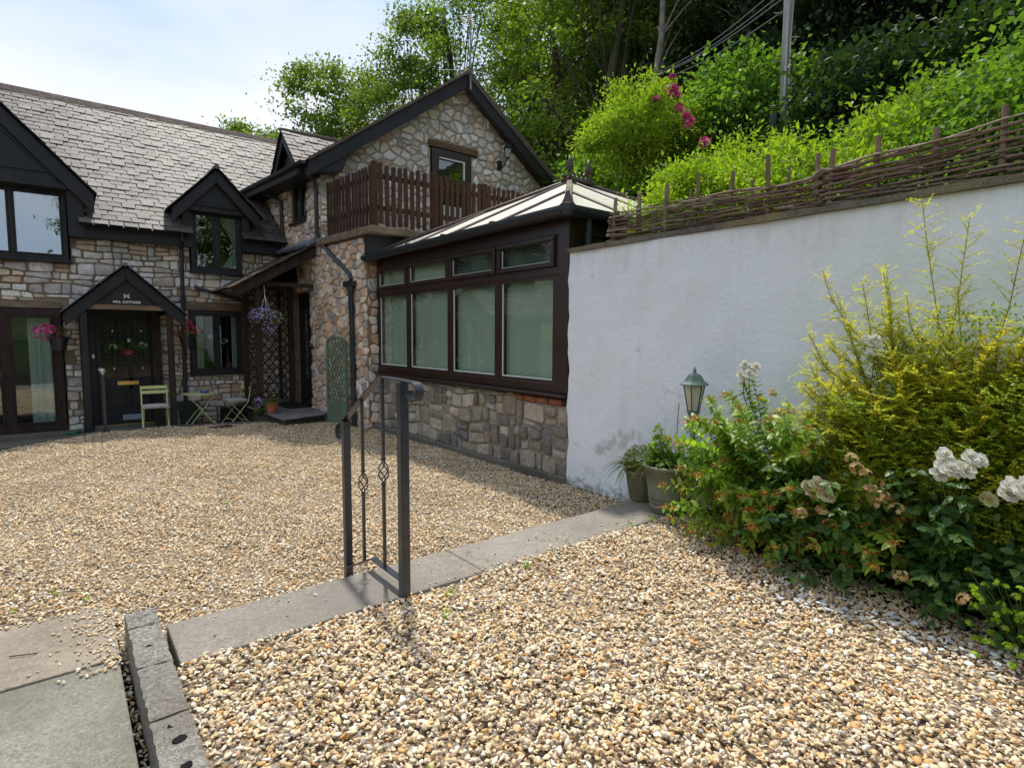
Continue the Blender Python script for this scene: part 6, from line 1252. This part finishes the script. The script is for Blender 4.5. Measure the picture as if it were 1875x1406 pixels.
T = [('A', 'small rounded tree showing just over the cottage ridge', 14.2, 42, 1.0, .98, 'leaf_tree'),
     ('A', 'broad green tree rising behind the slate roof valley', 20.4, 34, .98, .0, 'leaf_tree'), ('A', 'airy green tree directly left of the gable slope', 24.3, 33, .88, 2.2, 'leaf_tree'),
     ('B', 'green tree standing behind the left slope of the gable', 29.3, 29, .84, 1.1, 'leaf_tree'), ('D', 'thin high tree whose twigs reach the sky above the gable peak', 34.0, 27, .92, 4.0, 'leaf_yellowgreen'),
     ('B', 'tall yellow green tree with spreading limbs right of the gable peak', 43.3, 24.5, 1.0, 3.1, 'leaf_yellowgreen'), ('D', 'open leafed tree with a forked trunk behind the conservatory finials', 46.5, 21, .95, .4, 'leaf_yellowgreen'),
     ('B', 'dense green tree filling the gap behind the conservatory finials', 47.8, 27, .9, 1.9, 'leaf_tree'), ('A', 'green tree half hidden behind the right slope of the gable', 39.6, 30, .9, 3.3, 'leaf_yellowgreen'),
     ('D', 'slender ivy clad tree with gaps of sky among its branches', 50.5, 23, .95, 2.4, 'leaf_tree'), ('D', 'bare twigged slender tree left of the cables', 53.5, 26, 1.05, 5.1, 'leaf_tree')]
for key, lab, az, d, s, rz, mt in T:
    x, y = bear(az, d); z = (hz(x, y)-.3) if x > 10.9 and y < 60 else .0
    if az > 40: z = min(z, 3.2)
    tree(key, 'tree', lab, 'tree', x, y, z, s, rz, None, mt)
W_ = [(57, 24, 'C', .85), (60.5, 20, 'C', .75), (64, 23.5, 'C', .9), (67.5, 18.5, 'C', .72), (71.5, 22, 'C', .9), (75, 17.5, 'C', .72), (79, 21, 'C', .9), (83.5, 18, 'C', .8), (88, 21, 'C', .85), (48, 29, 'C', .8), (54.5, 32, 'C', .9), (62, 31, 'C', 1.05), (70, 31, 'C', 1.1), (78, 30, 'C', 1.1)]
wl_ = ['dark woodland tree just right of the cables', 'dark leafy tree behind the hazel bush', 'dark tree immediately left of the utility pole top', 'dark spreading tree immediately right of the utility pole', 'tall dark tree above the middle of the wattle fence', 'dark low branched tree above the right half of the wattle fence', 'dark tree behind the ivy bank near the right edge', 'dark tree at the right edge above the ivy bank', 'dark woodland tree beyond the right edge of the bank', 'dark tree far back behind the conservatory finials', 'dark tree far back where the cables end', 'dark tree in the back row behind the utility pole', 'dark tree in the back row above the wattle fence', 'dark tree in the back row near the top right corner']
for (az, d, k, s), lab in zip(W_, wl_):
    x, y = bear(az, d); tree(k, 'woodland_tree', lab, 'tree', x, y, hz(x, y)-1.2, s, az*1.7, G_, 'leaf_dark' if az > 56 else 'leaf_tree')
# garden trees behind the viewer, seen mirrored in the windows
for k, (x, y, s, kk) in enumerate(((2.5, -13, .75, 'A'), (6.5, -15, .85, 'B'), (-14, 3, .7, 'A'), (-16, 9, .8, 'B'), (11, -17, .9, 'C'), (-12, -6, .6, 'A'))): tree(kk, 'garden_tree', 'leafy garden tree mirrored in the window panes, standing outside the picture', 'tree', x, y, -.4, s, k*1.3, 'garden trees mirrored in the windows', 'leaf_tree')
# far wood closing the gaps
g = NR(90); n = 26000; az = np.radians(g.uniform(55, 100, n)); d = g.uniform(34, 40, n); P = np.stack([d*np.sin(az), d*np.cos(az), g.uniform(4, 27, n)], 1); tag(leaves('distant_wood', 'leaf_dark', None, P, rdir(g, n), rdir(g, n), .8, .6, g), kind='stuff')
g = NR(91); n = 24000; az = np.radians(g.uniform(38, 57, n)); d = g.uniform(33, 40, n); P = np.stack([d*np.sin(az), d*np.cos(az), g.uniform(0, 13, n)+g.random(n)**2*(5+4*np.sin(az*31)+3*np.sin(az*73))], 1); tag(leaves('distant_trees', 'leaf_tree', None, P, rdir(g, n), rdir(g, n), .42, .30, g), kind='stuff')
# undergrowth and bushes
def bush(name, label, cat, c, r, ncl, nper, ls, mat, seed, clr=.28, asp=.55, stem='stem', group=None, flat=.85):
    t_ = thing(name, label, cat, (c[0], c[1], c[2]), group); g = NR(seed); D = rdir(g, ncl); D[:, 2] = np.abs(D[:, 2])*1.1-.15; D = nrm(D); E = D*np.array(r)*(g.uniform(.52, 1.22, (ncl, 1)))+np.array([0, 0, r[2]*.25]); C_ = np.repeat(E, nper, 0); n = len(C_)
    P = C_+g.normal(size=(n, 3))*clr*np.array([.55, .55, .40])*np.repeat(g.uniform(.6, 1.3, (ncl, 1)), nper, 0)+np.array(c); Dd = nrm(np.repeat(D, nper, 0)*.6+g.normal(size=(n, 3))*.7); N = nrm(g.normal(size=(n, 3))*.5+np.array([0, 0, 1.])); l = ls*g.uniform(.6, 1.3, n); tone = np.repeat(g.random(ncl), nper)*.5+g.random(n)*.5
    q_ = n//2; Pi = g.normal(size=(q_, 3))*np.array(r)*.42+np.array(c)+np.array([0, 0, r[2]*.3]); P = np.concatenate([P, Pi]); Dd = np.concatenate([Dd, rdir(g, q_)]); N = np.concatenate([N, nrm(g.normal(size=(q_, 3))*.6+np.array([0, 0, 1.]))]); l = np.concatenate([l, ls*g.uniform(.6, 1.3, q_)]); tone = np.concatenate([tone, g.random(q_)]); leaves('foliage', mat, t_, P, Dd, N, l, l*asp, g, tone); m = MB()
    for e in E[::3]: m.tube([(c[0], c[1], c[2]-.3), tuple(np.array(c)+e*.5+np.array([0, 0, .1])), tuple(np.array(c)+e)], [.014, .009, .003], 5)
    m.build('branches', stem, t_); return t_
HB = [((5.45, 3.75, 2.65), (.55, .5, .62)), ((5.6, 3.20, 2.62), (.65, .5, .62)), ((5.45, 2.50, 2.60), (.60, .5, .56)), ((5.8, 1.95, 2.65), (.62, .5, .62)), ((6.6, 3.7, 2.85), (.8, .7, .75))]
hl_ = ['bright green shrub at the left end of the wattle fence', 'bright lime green shrub second from the left behind the wattle fence', 'bright green shrub behind the middle of the wattle fence', 'bright green shrub just below the utility pole foot', 'taller bright green shrub at the back left of the fence shrubs']
for k, ((c, r), lab) in enumerate(zip(HB, hl_)): bush('bright_shrub', lab, 'shrub', c, r, 62, 150, .058, 'leaf_hedge', 200+k, .20, .42, group='bright shrubs behind the wattle fence')
IV = [((6.3, 1.55, 2.75), (.8, .65, .75)), ((6.6, .75, 2.8), (.9, .65, .9)), ((7.0, -.3, 3.0), (1.0, .8, 1.1)), ((7.4, 2.5, 2.95), (1.0, .8, .7)), ((7.6, 1.3, 3.0), (1.0, .9, .92)), ((5.5, .9, 2.6), (.6, .6, .8)), ((5.6, 0, 2.6), (.6, .7, .9))]
il_ = ['climber covered bank shrub right of the utility pole', 'leafy green climber mound over the right half of the fence', 'tall bright climber mound at the right edge of the picture', 'dull green climber mound behind the pole side shrubs', 'green climber mound high on the right bank', 'dark glossy shrub close behind the right stakes', 'dark glossy shrub at the right end of the fence']
for k, ((c, r), lab) in enumerate(zip(IV, il_)): bush('bank_shrub', lab, 'shrub', c, r, 80, 150, .062, 'leaf_ivy' if k < 5 else 'leaf_hazel', 220+k, .3, .6, group='climber covered shrubs on the bank')
x, y = bear(50.0, 13.4); rh = bush('rhododendron', 'rounded rhododendron bush with bright pink flower heads on its right side', 'shrub', (x, y, 5.6), (1.15, 1.15, 1.05), 75, 170, .095, 'leaf_hedge', 240, .27, .4)
g = NR(241)
for k, (azp, el, rr) in enumerate(((53.3, 21.9, .13), (54.0, 20.6, .08), (54.9, 19.2, .13), (54.6, 19.9, .08), (51.8, 21.4, .06), (56.3, 17.6, .10), (53.2, 23.0, .05), (53.7, 21.5, .08))):
    d = 12.2; x, y = bear(azp, d); florets(rh, 'petal_pink', (x, y, 1.60+d*math.tan(rad(el))), (rr*1.25, rr*1.1, rr*.95), int(230*rr)+8, .05, 242+k, 'pink_flower_head', shell=.3); ballleaves(rh, 'leaf_hedge', (x+.05, y+.05, 1.52+d*math.tan(rad(el))), (rr*1.5, rr*1.5, rr*1.3), 40, .10, 340+k, 'leaves', shell=.3, asp=.4)
x, y = bear(59.5, 14.5); bush('hazel_bush', 'large rounded hazel bush left of the utility pole', 'shrub', (x, y, 5.7), (1.5, 1.5, 1.5), 170, 80, .12, 'leaf_hazel', 260, .4, .7)
for k, (az, d, z, r, lab) in enumerate(((45.5, 15, 4.3, 1.3, 'green undergrowth bush behind the conservatory roof'), (54.5, 16, 5.4, 1.4, 'dark undergrowth bush behind the rhododendron'), (64.5, 15.5, 5.6, 1.5, 'undergrowth bush behind the foot of the pole'), (69.5, 13, 5.3, 1.4, 'dark undergrowth bush right of the pole'), (75, 12.5, 5.0, 1.5, 'undergrowth bush behind the climber mounds'), (81, 13, 5.2, 1.7, 'undergrowth bush beyond the right edge'))):
    x, y = bear(az, d); bush('undergrowth_bush', lab, 'shrub', (x, y, z-.4), (r, r, r*1.1), 130, 75, .14, 'leaf_hazel' if k in (0, 2) else 'leaf_dark', 270+k, .42, .65, group='undergrowth bushes on the slope')
# bare, ivy hung stems in the wood
rng = random.Random(15); lb = ['pale bare trunk nearest the cables', 'pale bare trunk left of the utility pole', 'leaning bare trunk with ivy behind the rhododendron', 'thin pale trunk behind the hazel bush']
for k, (az, d, h_) in enumerate(((58.2, 18, 11), (60.2, 18.5, 11), (51.2, 17, 10), (61.5, 19, 11))):
    x, y = bear(az, d); z = hz(x, y)-.5; t_ = thing('bare_tree', lab if False else lb[k], 'tree', (x, y, z), G_); m = MB(); p = Vector((x, y, z)); pts = [p]
    for i in range(8): p = p+Vector((rng.uniform(-.15, .15)+(.12 if k == 2 else 0), rng.uniform(-.15, .15), h_/8)); pts.append(p)
    m.tube(pts, [.13*(1-.7*i/8) for i in range(9)], 7); m.build('trunk', 'pale_bark', t_, smooth=True); m = MB()
    for i in range(3, 9):
        for q in range(3): e = pts[i]+Vector((rng.uniform(-1, 1), rng.uniform(-1, 1), rng.uniform(.4, 1.4)))*1.2; m.tube([pts[i], pts[i].lerp(e, .5)+Vector((0, 0, .15)), e], [.035, .02, .006], 5)
    m.build('branches', 'pale_bark', t_)
# ============================================================ UTILITY POLE AND CABLES
px_, py_ = bear(62.8, 13.0); pz_ = 5.2
up_ = thing('utility_pole', 'tall pale wooden utility pole with climbing bolts rising from the shrubs', 'pole', (px_, py_, pz_))
m = MB(); m.tube([(px_, py_, pz_), (px_+.08, py_, 13.5)], [.088, .075], 14); m.build('pole', 'pole_wood', up_, smooth=True)
m = MB()
for k in range(12): z = 6.2+k*.45; s_ = 1 if k % 2 else -1; m.tube([(px_+s_*.08, py_-s_*.06, z), (px_+s_*.20, py_-s_*.16, z+.01)], .012, 5)
m.build('climbing_bolts', 'wire', up_); m = MB(); m.tube([(px_-.10, py_-.06, 5.6), (px_-.07, py_-.06, 9), (px_-.06, py_-.04, 12)], .022, 6); m.tube([(px_-.03, py_-.11, 6.6), (px_-.06, py_-.12, 7.4), (px_+.02, py_-.11, 8.2)], .012, 5); m.build('cable_duct', 'pole_wood', up_)
m = MB(); m.box(px_-.36, px_-.16, py_-.05, py_+.1, 5.75, 6.05); m.build('junction_box', 'black_plastic', up_, bevel=.02); m = MB(); m.tube([(px_-.1, py_-.02, 9.3), (px_-.13, py_-.02, 10.6)], .05, 8); m.build('cable_joint', 'black_plastic', up_)
fx, fy = bear(51.3, 17.2); top_ = Vector((px_, py_, 8.35))
for k, (dz, dy) in enumerate(((0, 0), (.12, .5), (.3, 1.1), (-.25, -.4))):
    b = Vector((fx+dy*.3, fy, 8.9+dz*.8)); m = MB(); m.tube([(top_+Vector((0, 0, dz))).lerp(b, i/14)+Vector((0, 0, -.18*math.sin(math.pi*i/14))) for i in range(15)], .011, 5); m.build('cable', 'wire', up_)
# ============================================================ PEBBLES
def pebvar(k):
    g = NR(600+k); bm_v = []; 
    import bmesh
    bm = bmesh.new(); bmesh.ops.create_icosphere(bm, subdivisions=2, radius=1); s_ = (1.08, g.uniform(.55, .88), g.uniform(.32, .55)); ax = [nrm(g.normal(size=(1, 3)))[0] for _ in range(4)]; am = g.uniform(.04, .12, 4)
    cutn = [nrm(g.normal(size=(1, 3)))[0] for _ in range(8)]; cd = g.uniform(.42, .75, 8)
    for v in bm.verts:
        p = np.array(v.co)
        for a, m_ in zip(ax, am): p = p*(1+m_*math.sin(3*float(p@a)+k))
        for c_, d_ in zip(cutn, cd):
            q = float(p@c_)
            if q > d_: p = p-c_*(q-d_)*.95
        v.co = (p[0]*s_[0]*.5, p[1]*s_[1]*.5, p[2]*s_[2]*.5)
    for f in bm.faces: f.smooth = True
    me = bpy.data.meshes.new('pebble'); bm.to_mesh(me); bm.free(); me.materials.append(M['pebble']); o = bpy.data.objects.new('pebble', me); return o
PV = [pebvar(k) for k in range(7)]
def scatter(name, P, S, seed, variants, label=None, flat=.40):
    """one object: points carrying rotation, scale and colour attributes, pebbles put on them by geometry nodes"""
    g = NR(seed); n = len(P); me = bpy.data.meshes.new(name); me.vertices.add(n); me.vertices.foreach_set('co', np.asarray(P, np.float32).ravel())
    R = np.stack([g.normal(size=n)*flat, g.normal(size=n)*flat, g.uniform(0, 6.283, n)], 1).astype(np.float32)
    for nm, ty, a, key in (('rot', 'FLOAT_VECTOR', R, 'vector'), ('scl', 'FLOAT', np.asarray(S, np.float32), 'value'), ('rnd', 'FLOAT', g.random(n).astype(np.float32), 'value'), ('var', 'INT', g.integers(0, len(variants), n).astype(np.int32), 'value')):
        at = me.attributes.new(nm, ty, 'POINT'); at.data.foreach_set(key, a.ravel())
    o = link(name, me); o['kind'] = 'stuff'
    if label: o['label'] = label
    ng = bpy.data.node_groups.new(name, 'GeometryNodeTree'); ng.interface.new_socket('Geometry', in_out='INPUT', socket_type='NodeSocketGeometry'); ng.interface.new_socket('Geometry', in_out='OUTPUT', socket_type='NodeSocketGeometry')
    N = ng.nodes.new; gi = N('NodeGroupInput'); go = N('NodeGroupOutput'); jn = N('GeometryNodeJoinGeometry'); LK = ng.links.new
    def attr(nm, ty): a = N('GeometryNodeInputNamedAttribute'); a.data_type = ty; a.inputs['Name'].default_value = nm; return next(s for s in a.outputs if s.enabled and s.name == 'Attribute')
    for k, vo in enumerate(variants):
        ip = N('GeometryNodeInstanceOnPoints'); ob = N('GeometryNodeObjectInfo'); ob.inputs['Object'].default_value = vo; cp = N('FunctionNodeCompare'); cp.data_type = 'INT'; cp.operation = 'EQUAL'
        ints = [s for s in cp.inputs if s.type == 'INT']; LK(attr('var', 'INT'), ints[0]); ints[1].default_value = k
        LK(gi.outputs[0], ip.inputs['Points']); LK(cp.outputs[0], ip.inputs['Selection']); LK(ob.outputs['Geometry'], ip.inputs['Instance']); LK(attr('rot', 'FLOAT_VECTOR'), ip.inputs['Rotation']); LK(attr('scl', 'FLOAT'), ip.inputs['Scale']); LK(ip.outputs[0], jn.inputs[0])
    LK(jn.outputs[0], go.inputs[0]); md = o.modifiers.new('scatter', 'NODES'); md.node_group = ng; return o
def inpoly(X, Y, poly):
    c = np.zeros(len(X), bool); n = len(poly); j = n-1
    for i in range(n):
        xi, yi = poly[i]; xj, yj = poly[j]; t_ = ((yi > Y) != (yj > Y)) & (X < (xj-xi)*(Y-yi)/(yj-yi+1e-12)+xi); c ^= t_; j = i
    return c
g = NR(700)
def pts(poly, dens, zb, ztop, smin, smax, zf=None, near=None):
    xs, ys = [p[0] for p in poly], [p[1] for p in poly]; A = (max(xs)-min(xs))*(max(ys)-min(ys)); n = int(A*dens); X = g.uniform(min(xs), max(xs), n); Y = g.uniform(min(ys), max(ys), n); k = inpoly(X, Y, poly); X, Y = X[k], Y[k]
    Z = g.uniform(zb, ztop, len(X)); 
    if zf is not None: Z = Z+zf(X, Y)
    S = smin+(smax-smin)*g.random(len(X))**1.9; return np.stack([X, Y, Z], 1), S
up_poly = [(.345, -.2), (.345, 2.865), (4.34, 2.865), (4.34, -.2)]
und = lambda X, Y: .009*np.sin(X*3.1+Y*2)+.007*np.sin(X*7-Y*5)+.004*np.sin(X*17+Y*11)+.006
P, S = pts([(.345, .3), (.345, 2.862), (4.0, 2.862), (4.2, 2.6), (3.85, 2.1), (3.78, .3)], 4000, .133, .156, .016, .043, und); scatter('upper_gravel_stones', P, S, 701, PV)
cy_poly = [(-4.5, 4.22), (-.6, 4.20), (.02, 4.19), (.14, 3.95), (.19, 3.3), (.2, 3.56), (.34, 3.56), (.345, 3.34), (4.34, 3.34), (4.30, 9.3), (4.12, 9.4), (4.0, 10.5), (3.15, 10.6), (3.1, 11.12), (2.5, 11.40), (1.5, 11.60), (.58, 11.68), (.34, 11.58), (-.2, 11.2), (-.8, 10.65), (-1.8, 9.9), (-3, 9.2), (-4.5, 8.7)]
P, S = pts(cy_poly, 3100, -.014, .005, .015, .037, und); k = (P[:, 1] < 7.2) | (g.random(len(P)) < .72); P, S = P[k], S[k]; scatter('courtyard_gravel_stones', P, S, 702, PV)
# strays on slab, strip and along the slab edge
st = []
for _ in range(260):
    a = g.random(); st.append((.17-abs(g.normal())*.12, 3.3+g.random()*.85, .014))
for _ in range(120): st.append((-.6+g.random()*.75, 4.17-abs(g.normal())*.035, .014))
for _ in range(60): st.append((1.6+g.random()*2.5, 2.885+abs(g.normal())*.02, .160))
for _ in range(26): st.append((.5+g.random()*3.5, 2.9+g.random()*.4, .160))
for _ in range(150): st.append((.163+g.random()*.03, 2.2+g.random()*1.3, -.055+g.random()*.03))
for x, y in ((2.75, 3.02), (2.80, 3.0), (2.77, 3.05), (2.83, 3.03), (2.95, 3.09)): st.append((x, y, .160))
scatter('stray_stones', np.array(st), .014+.014*g.random(len(st)), 703, PV)
# pale slate chips by the border
CH = []
for k in range(3):
    gg = NR(650+k); n_ = 7; pr = [(.5*math.cos(6.283*i/n_)*gg.uniform(.6, 1.1), .36*math.sin(6.283*i/n_)*gg.uniform(.6, 1.1)) for i in range(n_)]; m = MB(); m.prism([(a, b, -.04) for a, b in pr], (0, 0, .09)); me = bpy.data.meshes.new('chip'); me.from_pydata(m.v, [], m.f); me.materials.append(M['chip']); CH.append(bpy.data.objects.new('chip', me))
n_ = 150; yy = .35+g.random(n_)*1.35; xx = 3.46-abs(g.normal(size=n_))*.20-.05*(yy-.8); scatter('pale_slate_chips', np.stack([xx, yy, .163+g.random(n_)*.010], 1), .020+.030*g.random(n_), 704, CH, flat=.28)
# fallen leaves
LF = [(.8, 4.6, .022), (1.9, 5.3, .022), (2.9, 4.2, .022), (3.1, 2.2, .175), (2.2, 1.5, .175), (.55, 1.9, .175), (1.35, 2.3, .175), (-.8, 5.4, .022), (3.3, 6.2, .022), (2.7, 3.12, .162), (3.45, 3.0, .162), (.9, 7.6, .022)]
tag(broad('fallen_leaves', 'petal_brown', None, np.array(LF), rdir(g, 12)*np.array([1, 1, .1]), np.tile([[.1, .1, 1.]], (12, 1)), np.full(12, .032), np.full(12, .018), g), 'small brown fallen leaves scattered over the gravel and concrete', 'fallen leaves', kind='stuff')
# tiny weeds in the gravel
wd = [(2.55, 3.52, .0), (.62, 3.42, 0), (.3, 3.75, 0), (1.7, 2.72, .15), (2.3, 2.76, .15), (1.55, 2.52, .15), (3.7, 2.84, .16), (3.45, 2.86, .16), (3.9, 2.83, .16), (-.3, 4.35, 0), (-.1, 4.5, 0), (.05, 4.3, 0), (1.2, 6.0, 0), (.9, 1.6, .15)]
wlab = ['weed seedling just beyond the concrete strip, right of the handrail', 'weed seedling beyond the left end of the concrete strip', 'weed seedling beside the far end of the block wall', 'weed seedling in the near gravel right of the near handrail post', 'weed seedling by the lower edge of the strip, right of the handrail', 'weed seedling in the near gravel below the handrail post', 'left one of three weed seedlings on the strip edge near the pots', 'lowest weed seedling on the strip edge left of the pots', 'weed seedling on the strip edge closest to the large pot', 'leftmost weed seedling in the courtyard gravel by the paving', 'farthest weed seedling in the gravel above the paving slab', 'weed seedling at the right corner of the pale paving slab', 'weed seedling in the middle of the courtyard gravel', 'weed seedling alone in the nearest gravel']
for k, c in enumerate(wd):
    t_ = tag(ballleaves(None, 'leaf_hyper', (c[0], c[1], c[2]+.018), (.022, .022, .012), 26, .020, 800+k, 'weed', shell=.1), wlab[k], 'weed', 'weed seedlings in the gravel')
